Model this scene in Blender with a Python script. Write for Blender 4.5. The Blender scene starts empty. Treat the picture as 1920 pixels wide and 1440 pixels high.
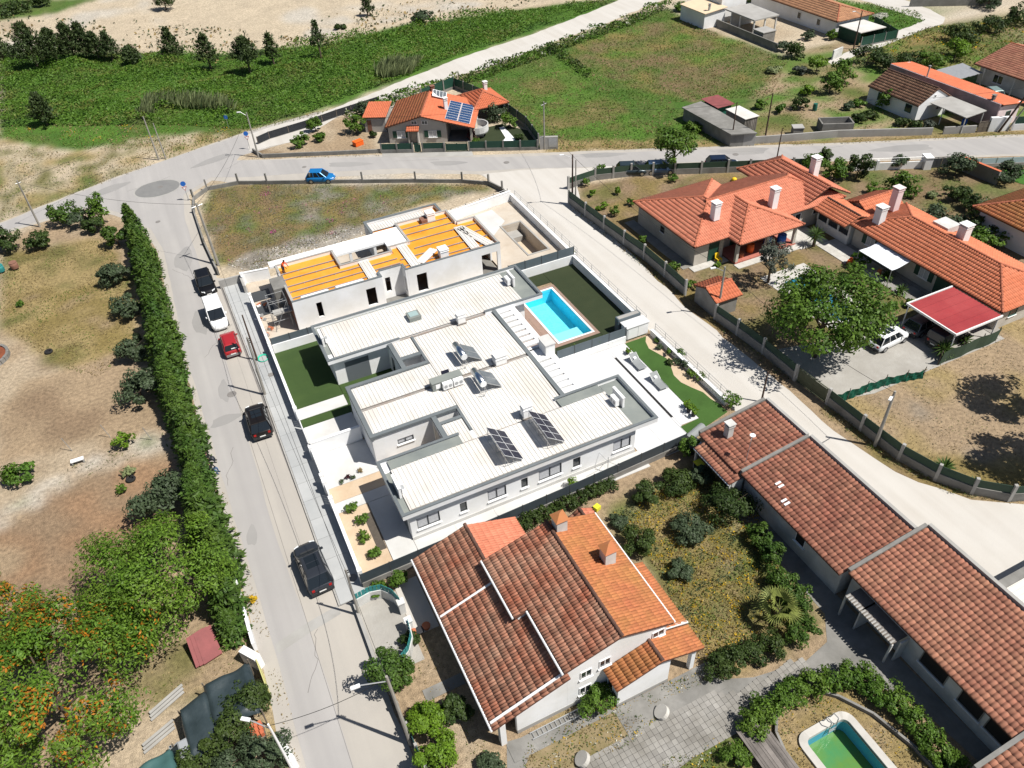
import bpy,math,random
import numpy as np
from math import radians,sin,cos,pi,sqrt,atan2
from mathutils import Vector,Matrix
random.seed(11);RNG=np.random.default_rng(11)
sc=bpy.context.scene;COL=sc.collection
# ------------------------------------------------ camera (drone, 45 m up), sky, sun
# the street grid gives the axes: x runs along the long walls of the white houses, y away from the viewer
FPX=1440.0;PIT,ROL,HEAD=radians(40.835),radians(-3.441),radians(23.471);CAMH=45.0
_cp,_sp=cos(PIT),sin(PIT)
_f=np.array([0,_cp,-_sp]);_u=np.array([0,_sp,_cp]);_r=np.array([1.,0,0])
_c,_s=cos(ROL),sin(ROL)
_R,_U,_F=_c*_r+_s*_u,-_s*_r+_c*_u,_f
_c,_s=cos(HEAD),sin(HEAD)
def _rot(v):return np.array([v[0]*_c+v[1]*_s,-v[0]*_s+v[1]*_c,v[2]])
_R,_U,_F=_rot(_R),_rot(_U),_rot(_F)
CAM=_rot(np.array([7.87123727,-35.28537195,0.0]));CAM[2]=CAMH
def G(px,py,z=0.0):
 """point at height z seen at photo position px,py (survey helper)"""
 d=(px-960)/FPX*_R-(py-720)/FPX*_U+_F
 p=CAM+d*((z-CAMH)/d[2]);return(float(p[0]),float(p[1]),z)
def g2(px,py,z=0.0):return G(px,py,z)[:2]
cd=bpy.data.cameras.new('camera');cam=bpy.data.objects.new('camera',cd);COL.objects.link(cam)
cd.sensor_width=36;cd.lens=FPX/1920*36;cd.clip_end=5000;cd.clip_start=1
cam.matrix_world=Matrix(((_R[0],_U[0],-_F[0],CAM[0]),(_R[1],_U[1],-_F[1],CAM[1]),(_R[2],_U[2],-_F[2],CAM[2]),(0,0,0,1)))
sc.camera=cam
SUN_EL=radians(58.0);SUN_AZ=radians(-44.3)
SUNV=Vector((cos(SUN_EL)*cos(SUN_AZ),cos(SUN_EL)*sin(SUN_AZ),sin(SUN_EL)))
w=bpy.data.worlds.new('World');sc.world=w;w.use_nodes=True
nt=w.node_tree;bg=nt.nodes['Background'];sky=nt.nodes.new('ShaderNodeTexSky');sky.sky_type='NISHITA'
sky.sun_disc=False;sky.sun_elevation=SUN_EL;sky.sun_rotation=radians(90)-SUN_AZ
nt.links.new(sky.outputs[0],bg.inputs[0]);bg.inputs[1].default_value=0.05
sl=bpy.data.lights.new('sun','SUN');so=bpy.data.objects.new('sun',sl);COL.objects.link(so)
sl.energy=4.9;sl.angle=radians(0.53);sl.color=(1,0.955,0.88)
so.rotation_euler=(-SUNV).to_track_quat('-Z','Y').to_euler()
vs=sc.view_settings;vs.view_transform='Standard';vs.look='None';vs.gamma=1;vs.exposure=0.42;vs.use_curve_mapping=False
sc.cycles.max_bounces=6;sc.cycles.transparent_max_bounces=8
# ------------------------------------------------ materials
MATS={}
def mk(name,c1,c2=None,sc1=1.5,c3=None,sc3=0.25,rough=0.85,bump=0.0,bsc=8.0,isl=0.0,obj=0.0,metal=0.0,spec=0.3,con=0.5,con3=0.45,trans=0.0,det=6,streak=None):
 """procedural surface: c1/c2 mottled at scale sc1, c3 patches at scale sc3, value spread per piece"""
 if name in MATS:return MATS[name]
 m=bpy.data.materials.new(name);m.use_nodes=True;n=m.node_tree;b=n.nodes['Principled BSDF'];L=n.links.new
 b.inputs['Roughness'].default_value=rough;b.inputs['Metallic'].default_value=metal;b.inputs['Specular IOR Level'].default_value=spec
 geo=n.nodes.new('ShaderNodeNewGeometry');col=None;pos=geo.outputs['Position']
 def noise(s,d=det,off=0):
  t=n.nodes.new('ShaderNodeTexNoise');t.inputs['Scale'].default_value=s;t.inputs['Detail'].default_value=d
  t.inputs['Roughness'].default_value=0.62
  if off:
   a=n.nodes.new('ShaderNodeVectorMath');a.operation='ADD';L(pos,a.inputs[0]);a.inputs[1].default_value=(off,off*1.7,0);L(a.outputs[0],t.inputs['Vector'])
  else:L(pos,t.inputs['Vector'])
  return t.outputs['Fac']
 def ramp(src,c):
  r=n.nodes.new('ShaderNodeMapRange');r.inputs[1].default_value=0.5-c*0.35;r.inputs[2].default_value=0.5+c*0.35;L(src,r.inputs[0]);return r.outputs[0]
 def mix(f,a,bb):
  x=n.nodes.new('ShaderNodeMix');x.data_type='RGBA';L(f,x.inputs[0])
  for v,k in((a,6),(bb,7)):
   if isinstance(v,tuple):x.inputs[k].default_value=(*v,1)
   else:L(v,x.inputs[k])
  return x.outputs[2]
 col=c1
 if c2:col=mix(ramp(noise(sc1),con),c1,c2)
 if c3:col=mix(ramp(noise(sc3,8,31.7),con3),col,c3)
 if streak:
  vm=n.nodes.new('ShaderNodeVectorMath');vm.operation='MULTIPLY';L(pos,vm.inputs[0]);vm.inputs[1].default_value=(streak[0],streak[1],1);tn=n.nodes.new('ShaderNodeTexNoise');tn.inputs['Scale'].default_value=1;tn.inputs['Detail'].default_value=6;L(vm.outputs[0],tn.inputs['Vector'])
  col=mix(ramp(tn.outputs['Fac'],.9),col,streak[2])
 if isl or obj:
  oi=n.nodes.new('ShaderNodeObjectInfo');a=n.nodes.new('ShaderNodeMath');a.operation='ADD'
  L(geo.outputs['Random Per Island'],a.inputs[0]);L(oi.outputs['Random'],a.inputs[1])
  fr=n.nodes.new('ShaderNodeMath');fr.operation='FRACT';L(a.outputs[0],fr.inputs[0])
  mr=n.nodes.new('ShaderNodeMapRange');k=max(isl,obj);mr.inputs[3].default_value=1-k;mr.inputs[4].default_value=1+k;L(fr.outputs[0],mr.inputs[0])
  h=n.nodes.new('ShaderNodeHueSaturation');L(mr.outputs[0],h.inputs['Value'])
  if isinstance(col,tuple):h.inputs['Color'].default_value=(*col,1)
  else:L(col,h.inputs['Color'])
  col=h.outputs[0]
 if isinstance(col,tuple):b.inputs['Base Color'].default_value=(*col,1)
 else:L(col,b.inputs['Base Color'])
 if bump:
  bp=n.nodes.new('ShaderNodeBump');bp.inputs['Strength'].default_value=min(1,bump);bp.inputs['Distance'].default_value=0.05;L(noise(bsc),bp.inputs['Height']);L(bp.outputs[0],b.inputs['Normal'])
 if trans:
  t=n.nodes.new('ShaderNodeBsdfTranslucent');ms=n.nodes.new('ShaderNodeMixShader');ms.inputs[0].default_value=trans
  if isinstance(col,tuple):t.inputs[0].default_value=(*col,1)
  else:L(col,t.inputs[0])
  L(b.outputs[0],ms.inputs[1]);L(t.outputs[0],ms.inputs[2]);L(ms.outputs[0],n.nodes['Material Output'].inputs[0])
 MATS[name]=m;return m
def leafmat(name,c1,c2,c3=None,isl=0.45):return mk(name,c1,c2,1.1,c3,0.35,rough=0.55,isl=isl,spec=0.25,con=0.6,trans=0.28)
# ------------------------------------------------ things, parts, labels
def woff(p):
 v=Vector((0,0,0))
 while p is not None:v+=p.location;p=p.parent
 return v
def tag(o,label=None,cat=None,group=None,kind=None):
 if label:o['label']=label
 if cat:o['category']=cat
 if group:o['group']=group
 if kind:o['kind']=kind
 return o
def thing(name,label,cat,loc=(0,0,0),group=None,rz=0.0):
 o=bpy.data.objects.new(name,None);COL.objects.link(o);o.location=loc;o.rotation_euler=(0,0,rz)
 return tag(o,label,cat,group)
def link(name,me,parent=None,kind=None,label=None):
 o=bpy.data.objects.new(name,me);COL.objects.link(o)
 if parent is not None:o.parent=parent;o.location=-woff(parent)
 if kind:o['kind']=kind
 if label:o['label']=label
 return o
def copy_tree(o,loc=None,rz=None,label=None,scale=None,parent=None,group=None):
 c=o.copy();COL.objects.link(c)
 if parent is not None:c.parent=parent
 if loc is not None:c.location=loc
 if rz is not None:c.rotation_euler=(0,0,rz)
 if scale is not None:c.scale=(scale,)*3 if not hasattr(scale,'__len__')else scale
 if label:c['label']=label
 if group:c['group']=group
 for ch in list(o.children):copy_tree(ch,parent=c)
 return c
def npmesh(name,V,F,mats,mi=None,smooth=False):
 me=bpy.data.meshes.new(name);V=np.asarray(V,np.float32);F=np.asarray(F,np.int32);k=F.shape[1]
 me.vertices.add(len(V));me.vertices.foreach_set('co',V.ravel());me.loops.add(F.size);me.loops.foreach_set('vertex_index',F.ravel())
 me.polygons.add(len(F));me.polygons.foreach_set('loop_start',np.arange(0,F.size,k,dtype=np.int32))
 me.polygons.foreach_set('loop_total',np.full(len(F),k,np.int32))
 if mi is not None:me.polygons.foreach_set('material_index',np.asarray(mi,np.int32))
 if smooth:me.polygons.foreach_set('use_smooth',np.ones(len(F),bool))
 for m in(mats if isinstance(mats,(list,tuple))else[mats]):me.materials.append(m)
 me.update(calc_edges=True);return me
class MB:
 """collects boxes, tubes and polygons; build() links them as ONE mesh object"""
 def __init__(s):s.v=[];s.f=[];s.mi=[];s.cur=0;s.sm=False
 def m(s,i):s.cur=i;return s
 def face(s,pts):
  k=len(s.v);s.v+=[tuple(map(float,p))for p in pts];s.f.append(tuple(range(k,k+len(pts))));s.mi.append(s.cur);return s
 def prism(s,poly,z0,z1,top=True,bot=True):
  n=len(poly);k=len(s.v);a=sum(poly[i][0]*poly[(i+1)%n][1]-poly[(i+1)%n][0]*poly[i][1]for i in range(n))
  if a<0:poly=poly[::-1]
  zz0=z0 if hasattr(z0,'__len__')else[z0]*n;zz1=z1 if hasattr(z1,'__len__')else[z1]*n
  if a<0:zz0=zz0[::-1];zz1=zz1[::-1]
  s.v+=[(p[0],p[1],z)for p,z in zip(poly,zz0)]+[(p[0],p[1],z)for p,z in zip(poly,zz1)]
  fs=[(k+i,k+(i+1)%n,k+n+(i+1)%n,k+n+i)for i in range(n)]
  if top:fs.append(tuple(range(k+n,k+2*n)))
  if bot:fs.append(tuple(range(k+n-1,k-1,-1)))
  s.f+=fs;s.mi+=[s.cur]*len(fs);return s
 def box(s,x0,y0,z0,x1,y1,z1):return s.prism([(x0,y0),(x1,y0),(x1,y1),(x0,y1)],z0,z1)
 def obox(s,cx,cy,z0,sx,sy,h,rz=0.0):
  c,q=cos(rz),sin(rz)
  return s.prism([(cx+x*c-y*q,cy+x*q+y*c)for x,y in((-sx/2,-sy/2),(sx/2,-sy/2),(sx/2,sy/2),(-sx/2,sy/2))],z0,z0+h)
 def wall(s,p,q,t,z0,z1,side=0):
  """upright slab from p to q, thickness t, centred on the line (side=0) or to its left (1)"""
  d=Vector((q[0]-p[0],q[1]-p[1]));d.normalize();n=Vector((-d.y,d.x))*t;a=n*(side-1)/2 if side in(0,)else n*0;
  if side==0:a=-n/2
  if side==-1:a=-n
  return s.prism([(p[0]+a.x,p[1]+a.y),(q[0]+a.x,q[1]+a.y),(q[0]+a.x+n.x,q[1]+a.y+n.y),(p[0]+a.x+n.x,p[1]+a.y+n.y)],z0,z1)
 def tube(s,p,q,r0,r1=None,n=6,cap=True):
  p,q=Vector(p),Vector(q);r1=r0 if r1 is None else r1;d=(q-p).normalized();a=d.orthogonal().normalized();b=d.cross(a);k=len(s.v)
  for c,r in((p,r0),(q,r1)):
   for i in range(n):
    t=2*pi*i/n;s.v.append(tuple(c+a*(r*cos(t))+b*(r*sin(t))))
  fs=[(k+i,k+(i+1)%n,k+n+(i+1)%n,k+n+i)for i in range(n)]
  if cap:fs+=[tuple(range(k+n-1,k-1,-1)),tuple(range(k+n,k+2*n))]
  s.f+=fs;s.mi+=[s.cur]*len(fs);return s
 def path(s,pts,r,n=5):
  for a,b in zip(pts[:-1],pts[1:]):s.tube(a,b,r,r,n)
  return s
 def lathe(s,cx,cy,prof,n=12):
  k=len(s.v)
  for r,z in prof:
   for i in range(n):t=2*pi*i/n;s.v.append((cx+r*cos(t),cy+r*sin(t),z))
  for j in range(len(prof)-1):
   for i in range(n):s.f.append((k+j*n+i,k+j*n+(i+1)%n,k+(j+1)*n+(i+1)%n,k+(j+1)*n+i));s.mi.append(s.cur)
  s.f.append(tuple(range(k+(len(prof)-1)*n,k+len(prof)*n)));s.mi.append(s.cur);return s
 def loft(s,rings,closed=True,caps=True):
  k=len(s.v);n=len(rings[0])
  for r in rings:s.v+=[tuple(map(float,p))for p in r]
  for j in range(len(rings)-1):
   for i in range(n if closed else n-1):s.f.append((k+j*n+i,k+j*n+(i+1)%n,k+(j+1)*n+(i+1)%n,k+(j+1)*n+i));s.mi.append(s.cur)
  if caps and closed:s.f+=[tuple(range(k+n-1,k-1,-1)),tuple(range(k+(len(rings)-1)*n,k+len(rings)*n))];s.mi+=[s.cur]*2
  return s
 def xf(s,M,k0=0):
  s.v[k0:]=[tuple(M@Vector(p))for p in s.v[k0:]];return s
 def mesh(s,name,mats):
  me=bpy.data.meshes.new(name);me.from_pydata(s.v,[],s.f)
  for m in(mats if isinstance(mats,(list,tuple))else[mats]):me.materials.append(m)
  me.polygons.foreach_set('material_index',s.mi)
  if s.sm:me.polygons.foreach_set('use_smooth',[True]*len(s.f))
  me.update();return me
 def build(s,name,mats,parent=None,kind=None,label=None):return link(name,s.mesh(name,mats),parent,kind,label)
def inpoly(poly,x,y):
 x=np.asarray(x);y=np.asarray(y);r=np.zeros(x.shape,bool);n=len(poly)
 for i in range(n):
  x0,y0=poly[i];x1,y1=poly[(i+1)%n]
  if y0==y1:continue
  c=((y0>y)!=(y1>y))&(x<(x1-x0)*(y-y0)/(y1-y0)+x0);r^=c
 return r
def P(s):return[g2(*p)for p in s]
def PT(*a):return[g2(a[i],a[i+1])for i in range(0,len(a),2)]
# ------------------------------------------------ surface kinds
WHITE=mk('white_render',(.80,.81,.82),(.76,.77,.79),.8,(.70,.70,.69),.35,rough=.9,con3=.3,bump=.05,bsc=60)
WHITE2=mk('old_white_render',(.666,.666,.657),(.576,.576,.558),1.2,(.45,.45,.432),.5,rough=.92,con3=.35,bump=.08,bsc=30)
BEIGE=mk('beige_render',(.558,.522,.468),(.495,.459,.405),1.0,(.405,.378,.333),.4,rough=.9,con3=.3)
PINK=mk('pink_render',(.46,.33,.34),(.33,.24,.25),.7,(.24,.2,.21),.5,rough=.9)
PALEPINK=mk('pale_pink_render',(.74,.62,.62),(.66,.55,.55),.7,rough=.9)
COPING=mk('grey_coping',(.153,.171,.18),(.126,.144,.153),1.0,rough=.6)
ROOFGREY=mk('grey_roof_felt',(.189,.211,.203),(.153,.171,.167),.6,(.234,.252,.234),.4,rough=.8)
METALW=mk('white_roof_metal',(.69,.69,.68),(.63,.62,.60),.5,(.55,.51,.46),.3,rough=.42,con3=.3,isl=.015,obj=.04,streak=(1.6,.12,(.62,.60,.57)))
GUTTER=mk('grey_gutter_metal',(.324,.333,.333),(.252,.252,.243),1.5,(.27,.216,.18),.8,rough=.55)
ORANGE=mk('orange_insulation',(.702,.261,.02),(.63,.225,.018),.7,(.747,.324,.045),.5,rough=.9,bump=.2,bsc=5)
CONC=mk('old_concrete',(.274,.266,.251),(.205,.201,.19),.9,(.152,.148,.137),.5,rough=.95,bump=.15,bsc=20)
CONCL=mk('pale_concrete',(.395,.388,.372),(.334,.327,.312),.7,(.289,.281,.266),.35,rough=.95)
CONCW=mk('white_concrete_slab',(.58,.585,.58),(.53,.53,.525),.5,(.48,.475,.46),.3,rough=.9,con3=.4)
MARBLE=mk('white_terrace_slab',(.62,.625,.63),(.57,.58,.59),.4,(.54,.54,.55),.3,rough=.7,isl=.03)
STONE=mk('pale_stone_paving',(.496,.48,.448),(.416,.4,.368),1.2,rough=.9,isl=.1)
PAVER=mk('grey_paving',(.31,.30,.28),(.25,.24,.225),1.4,(.19,.18,.16),.45,rough=.95,isl=.14,obj=.14)
ASPH=mk('bleached_asphalt',(.36,.348,.342),(.315,.305,.30),.5,(.40,.385,.37),.16,rough=.95,bump=.2,bsc=25,con=.8,con3=.7,streak=(.9,.035,(.29,.28,.275)))
ASPHD=mk('grey_asphalt',(.228,.224,.224),(.262,.255,.247),.3,(.289,.281,.274),.12,rough=.95,bump=.1,bsc=25)
PARK=mk('pale_parking_strip',(.40,.375,.34),(.345,.325,.30),.6,(.44,.41,.365),.15,rough=.95,con=.8,bump=.15,bsc=15,streak=(.8,.05,(.33,.31,.285)))
SIDEW=mk('concrete_sidewalk',(.352,.364,.368),(.308,.32,.328),.4,(.4,.408,.408),.25,rough=.92,isl=.05)
JOINT=mk('dark_joint',(.16,.15,.145),(.21,.2,.19),2,rough=.95)
PATCH=mk('asphalt_patch',(.167,.167,.167),(.198,.198,.194),1.0,rough=.95,bump=.15,bsc=20)
GRAVELW=mk('white_gravel',(.49,.475,.45),(.42,.40,.37),.6,(.40,.37,.33),.16,rough=.97,bump=.4,bsc=10,con=.9,con3=.6,streak=(.7,.045,(.53,.51,.48)))
GRAVELY=mk('yard_gravel',(.42,.41,.385),(.33,.315,.29),1.3,(.28,.265,.24),.4,rough=.97,bump=.5,bsc=8,con=.9,con3=.6)
PEBBLE=mk('beige_gravel',(.496,.376,.256),(.432,.32,.216),4,(.528,.424,.312),.5,rough=.97,bump=.4,bsc=9,con=.8)
DIRTY=mk('building_site_sand',(.448,.376,.296),(.376,.312,.248),.7,(.496,.448,.384),.3,rough=.97,bump=.3,bsc=6)
TURF=mk('artificial_turf',(.038,.072,.018),(.032,.06,.016),2.5,(.048,.082,.022),.5,rough=.95,bump=.3,bsc=30,streak=(.15,1.2,(.033,.062,.017)))
TURFD=mk('dark_artificial_turf',(.029,.040,.016),(.024,.034,.014),2.0,(.036,.046,.02),.5,rough=.95,bump=.3,bsc=30,streak=(.2,1.0,(.025,.036,.015)))
LAWN=mk('bright_lawn',(.046,.134,.017),(.038,.109,.015),1.0,rough=.95,bump=.3,bsc=20)
GLASS=mk('dark_glass',(.025,.03,.035),rough=.08,spec=.6)
BLIND=mk('grey_blind',(.12,.135,.15),(.105,.12,.135),.5,rough=.55)
CURT=mk('net_curtain',(.52,.53,.55),(.40,.41,.44),9,rough=.9)
FRAME=mk('anthracite_frame',(.055,.06,.065),rough=.5)
WFRAME=mk('white_frame',(.75,.75,.75),rough=.5)
VOID=mk('dark_room',(.02,.02,.02),rough=1)
ROOM=mk('plastered_room',(.20,.19,.18),(.14,.13,.12),.8,rough=1)
GREEN_D=mk('dark_green_paint',(.012,.05,.035),(.016,.06,.042),1.2,rough=.55)
GREENF=mk('green_fence_sheet',(.030,.062,.042),(.025,.052,.036),.9,(.045,.075,.05),.4,rough=.75)
GREYF=mk('slate_fence_sheet',(.105,.13,.15),(.09,.115,.13),.8,rough=.6)
NET=mk('green_shade_net',(.008,.11,.07),(.006,.085,.055),1.5,rough=.7,trans=.25)
BLACKNET=mk('black_shade_net',(.016,.026,.030),(.024,.036,.042),3.5,(.035,.05,.056),.8,rough=.42,bump=.5,bsc=3,spec=.5)
TARP=mk('green_grey_tarpaulin',(.055,.125,.12),(.04,.095,.095),1,rough=.4,bump=.4,bsc=2,spec=.5)
STEEL=mk('galvanised_steel',(.42,.43,.44),(.36,.37,.38),3,rough=.45,metal=.5)
CHROME=mk('polished_tank',(.66,.70,.74),rough=.22,metal=1.0)
PANEL=mk('solar_cells',(.018,.020,.034),(.023,.025,.042),2,rough=.22,spec=.5)
PANELB=mk('blue_solar_cells',(.025,.06,.15),(.02,.05,.125),2,rough=.25,spec=.5)
PANELG=mk('solar_collector_glass',(.13,.15,.165),(.11,.125,.14),2,rough=.22,spec=.6)
WOOD=mk('weathered_wood',(.17,.145,.115),(.12,.1,.08),3,rough=.9,isl=.15)
WOODG=mk('grey_planks',(.145,.13,.12),(.10,.09,.085),2.2,(.2,.18,.165),.9,rough=.92,isl=.35,obj=.3)
POLEC=mk('concrete_pole',(.31,.295,.265),(.25,.235,.21),2,rough=.9)
POLEW=mk('brown_wood_pole',(.09,.055,.04),(.07,.045,.035),3,rough=.9)
CABLE=mk('black_cable',(.02,.02,.02),rough=.6)
WPLAST=mk('white_plastic',(.76,.77,.78),rough=.4)
GRILL=mk('grey_grille',(.33,.34,.35),rough=.5)
YELLOW=mk('yellow_plastic',(.75,.5,.02),rough=.5)
YELLOWG=mk('yellow_green_plastic',(.62,.60,.04),rough=.5)
ORPLAST=mk('orange_plastic',(.75,.13,.02),rough=.5)
BLUEP=mk('blue_plastic',(.02,.12,.45),rough=.45)
POTB=mk('black_pot',(.03,.03,.035),rough=.6)
TERRA=mk('terracotta',(.42,.14,.07),rough=.85)
REDROOF=mk('red_sheet_roof',(.302,.038,.042),(.26,.034,.038),.7,(.336,.059,.059),.3,rough=.45,isl=.05)
REDSHED=mk('faded_red_sheet',(.25,.075,.075),(.19,.06,.06),1.5,rough=.7)
GREENSH=mk('bottle_green_sheet',(.02,.12,.09),rough=.6)
REDTILE=mk('red_floor_tile',(.44,.16,.12),(.38,.13,.1),1,rough=.6)
POOLB=mk('turquoise_pool_liner',(.10,.62,.78),(.08,.57,.74),12,rough=.4)
POOLB2=mk('pale_pool_liner',(.36,.77,.83),rough=.4)
POOLO=mk('old_blue_pool_liner',(.07,.38,.55),(.055,.32,.48),1.5,(.1,.35,.42),.6,rough=.6)
ALGAE=mk('algae_water',(.09,.19,.025),(.17,.25,.04),.55,(.05,.22,.09),.3,rough=.10,spec=.5,con=.8)
DECKW=mk('brown_deck',(.30,.205,.165),(.255,.175,.14),3,rough=.85,isl=.05)
SILL=mk('white_sill',(.78,.79,.8),rough=.6)
BRICK=mk('brown_brick',(.24,.12,.085),(.18,.09,.065),6,rough=.9)
CHAIRM=mk('grey_sling',(.23,.245,.25),rough=.7)
def tilemat(name,a,b,c,k=.22):return mk(name,a,b,2.4,c,.55,rough=.85,isl=k,con=.9,con3=.55)
TILE_NEW=tilemat('fresh_orange_tile',(.47,.13,.063),(.437,.118,.055),(.504,.151,.076),.07)
TILE_SAL=tilemat('salmon_tile',(.52,.178,.108),(.47,.155,.09),(.56,.21,.13),.09)
TILE_OLD=tilemat('weathered_tile',(.42,.128,.068),(.25,.088,.052),(.37,.22,.15),.28)
TILE_OR=tilemat('orange_lichen_tile',(.42,.139,.067),(.361,.122,.055),(.37,.168,.059),.14)
TILE_BR=tilemat('brown_tile',(.19,.095,.06),(.13,.07,.05),(.23,.135,.085),.25)
TILE_BARN=tilemat('mottled_red_tile',(.33,.115,.075),(.205,.085,.062),(.30,.14,.09),.26)
TILE_BARN2=tilemat('pale_red_tile',(.37,.145,.095),(.27,.115,.08),(.36,.175,.11),.2)
MORTAR=mk('tile_bed',(.10,.045,.03),rough=1)
RIDGE=mk('ridge_tile',(.42,.14,.08),(.34,.11,.06),2,rough=.85,isl=.12)
RIDGED=mk('dark_ridge_tile',(.13,.07,.05),(.09,.05,.04),2,rough=.9,isl=.2)
BARK=mk('bark',(.12,.09,.065),(.08,.06,.045),4,rough=.95)
SKIN=mk('skin',(.45,.26,.18),rough=.6)
# ------------------------------------------------ value noise for the ground colours
def vnoise(x,y,s,seed):
 x=np.asarray(x)/s+seed*17.3;y=np.asarray(y)/s+seed*9.1;xi=np.floor(x).astype(np.int64);yi=np.floor(y).astype(np.int64);fx=x-xi;fy=y-yi
 h=lambda a,b:(((a*374761393+b*668265263+seed*1442695)^((a*374761393+b*668265263)>>13))*1274126177&0x7fffffff)/0x7fffffff
 fx=fx*fx*(3-2*fx);fy=fy*fy*(3-2*fy)
 return(h(xi,yi)*(1-fx)+h(xi+1,yi)*fx)*(1-fy)+(h(xi,yi+1)*(1-fx)+h(xi+1,yi+1)*fx)*fy
def fbm(x,y,s,seed,o=4):return sum(vnoise(x,y,s/2**i,seed+i)*.5**i for i in range(o))/sum(.5**i for i in range(o))
C={'tan':(.29,.215,.138),'tan2':(.22,.155,.098),'dry':(.19,.145,.052),'dryg':(.12,.115,.036),'straw':(.27,.205,.095),'sand':(.43,.36,.265),'sand2':(.36,.29,.205),'pale':(.42,.385,.33),'lush':(.05,.115,.014),'lush2':(.07,.15,.018),'mead':(.08,.115,.025),'grey':(0.203,0.183,0.156),'brown':(0.172,0.117,0.066),'red':(.25,.155,.09),'dark':(0.048,0.062,0.019)}
# zone: polygon (surveyed on the photo, laid on the ground), palette low->high of a noise, noise size, edge wobble
Z=[]
def zone(poly,pal,s=6.0,wob=2.5):Z.append((poly,[C[k]for k in pal],s,wob))
FAR=400
zone([(-300,40),(-300,700),(500,700),(500,40)],['sand2','sand','sand','pale'],14)
zone(PT(0,92,130,95,240,100,430,98,640,78,760,50,900,28,1130,0,1165,-10,1165,0,860,110,600,212,460,250,330,292,200,330,0,380),['lush','lush2','lush','mead','lush2'],8)
zone(PT(-40,250,140,285,280,255,460,245,620,200,600,215,330,296,100,379,-60,440),['straw','sand','dryg','sand','straw','mead'],4)
zone(PT(0,-10,70,0,190,-5,100,25,0,40,-80,45),['lush2','mead','lush'],5)
zone(PT(640,75,830,40,1000,20,1130,0,1150,18,1000,62,700,172,560,215),['lush','lush2','lush','mead'],6)
zone(PT(-150,500,0,445,175,388,250,410,285,470,450,1150,560,1500,-300,1500),['tan','tan','sand2','tan2'],7)
zone(PT(0,470,190,445,250,520,270,640,180,720,40,650,0,610),['dry','dryg','straw','dry','tan'],4)
zone(PT(0,760,90,700,240,650,270,750,250,790,0,880),['tan','tan','tan2'],6)
zone(PT(-20,970,120,870,300,800,330,830,150,900,0,1000),['pale','tan','pale','mead'],2)
zone(PT(-40,1010,150,905,300,850,330,900,200,1110,0,1160),['red','tan2','red','tan'],6)
zone(PT(230,1180,430,1190,480,1260,300,1340,230,1330),['straw','tan','dryg','tan'],2)
zone(PT(280,430,310,480,345,700,400,860,480,1130,560,1330,580,1460,500,1460,470,1210,420,980,385,850,330,660,290,480),['sand','straw','sand','dry'],2)
zone(PT(640,345,480,340,392,355,372,390,405,495,480,512,690,420,800,380,930,352,900,342),['grey','dryg','brown','dry','mead','grey','dry'],3)
zone(PT(480,512,420,500,460,478,640,428,690,425,690,445,500,500),['pale','grey','pale'],2)
zone(PT(860,150,1000,95,1250,12,1290,40,1480,110,1560,160,1420,265,1280,278,1050,282,1020,270,930,200),['lush2','mead','lush','mead','lush2','dryg'],6)
zone(PT(1090,75,1280,30,1440,100,1480,140,1300,190,1180,160,1060,110),['mead','brown','mead','dry','lush2','mead'],5)
zone(PT(1000,130,1150,190,1260,250,1130,275,1030,250,970,170),['mead','lush2','dryg','straw'],5)
zone(PT(1020,262,1300,262,1420,270,1420,276,1280,281,1020,285),['dry','straw','dryg'],3)
zone(PT(1480,100,1640,60,1960,20,1960,240,1560,262,1410,265,1400,200),['mead','dryg','tan','lush2','brown'],5)
zone(PT(1580,0,1720,20,1740,42,1640,80,1560,60,1530,0),['lush','lush2'],5)
zone(PT(1640,85,1740,48,1960,30,1960,100,1830,130,1660,120,1600,110),['dryg','mead','dry','lush2'],4)
zone(PT(1400,272,1920,245,1960,243,1960,258,1500,277),['straw','dry','dryg'],2)
zone(PT(450,295,520,260,620,225,690,215,710,285,560,290),['tan','tan','sand2','brown'],4)
zone(PT(1085,345,1200,330,1400,320,1600,310,1960,300,1960,560,1800,640,1420,660,1280,560,1170,450,1100,390),['tan2','dryg','tan2','dry','brown'],4)
zone(PT(1600,320,1830,310,1960,400,1960,480,1780,420,1650,380),['tan2','mead','brown','tan2','lush'],3)
zone(PT(1560,745,1740,680,1960,560,1960,960,1800,925,1690,860),['tan','straw','tan','tan','grey'],4)
zone(PT(1690,870,1780,850,1960,870,1960,945,1830,935),['straw','dry','straw'],3)
zone(PT(1065,385,1095,380,1180,462,1290,568,1490,715,1480,722,1400,660,1270,575,1160,465),['dry','brown','dryg'],2)
zone(PT(1540,770,1560,765,1700,870,1840,935,1800,945,1700,905,1600,830),['brown','dry','dryg'],2)
zone(PT(1140,960,1300,880,1420,930,1520,1130,1500,1220,1330,1260,1250,1130),['dry','straw','dryg','dry','mead','tan'],2.5)
zone(PT(1450,1330,1500,1270,1600,1250,1680,1300,1760,1440,1780,1500,1440,1500),['tan','straw','dry','tan','dryg'],2)
zone(PT(970,1440,990,1390,1120,1330,1230,1350,1180,1500,960,1500),['dryg','dry','straw','mead'],2)
zone(PT(1180,1440,1350,1370,1400,1420,1420,1500,1180,1500),['dryg','mead','straw'],2)
zone(PT(710,1160,830,1230,930,1400,980,1500,760,1500,700,1330),['sand2','tan','sand2','straw'],3)
def axis(segs):
 out=[]
 for a,b,st in segs:out+=list(np.arange(a,b,st))
 return np.array(out+[segs[-1][1]])
gx=axis([(-320,-60,8),(-60,-40,1.0),(-40,70,.5),(70,125,1.0),(125,420,8)]);gy=axis([(-120,-40,4),(-40,60,.5),(60,130,.8),(130,200,1.6),(200,700,10)])
XX,YY=np.meshgrid(gx,gy);nx_,ny_=len(gx),len(gy)
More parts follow.
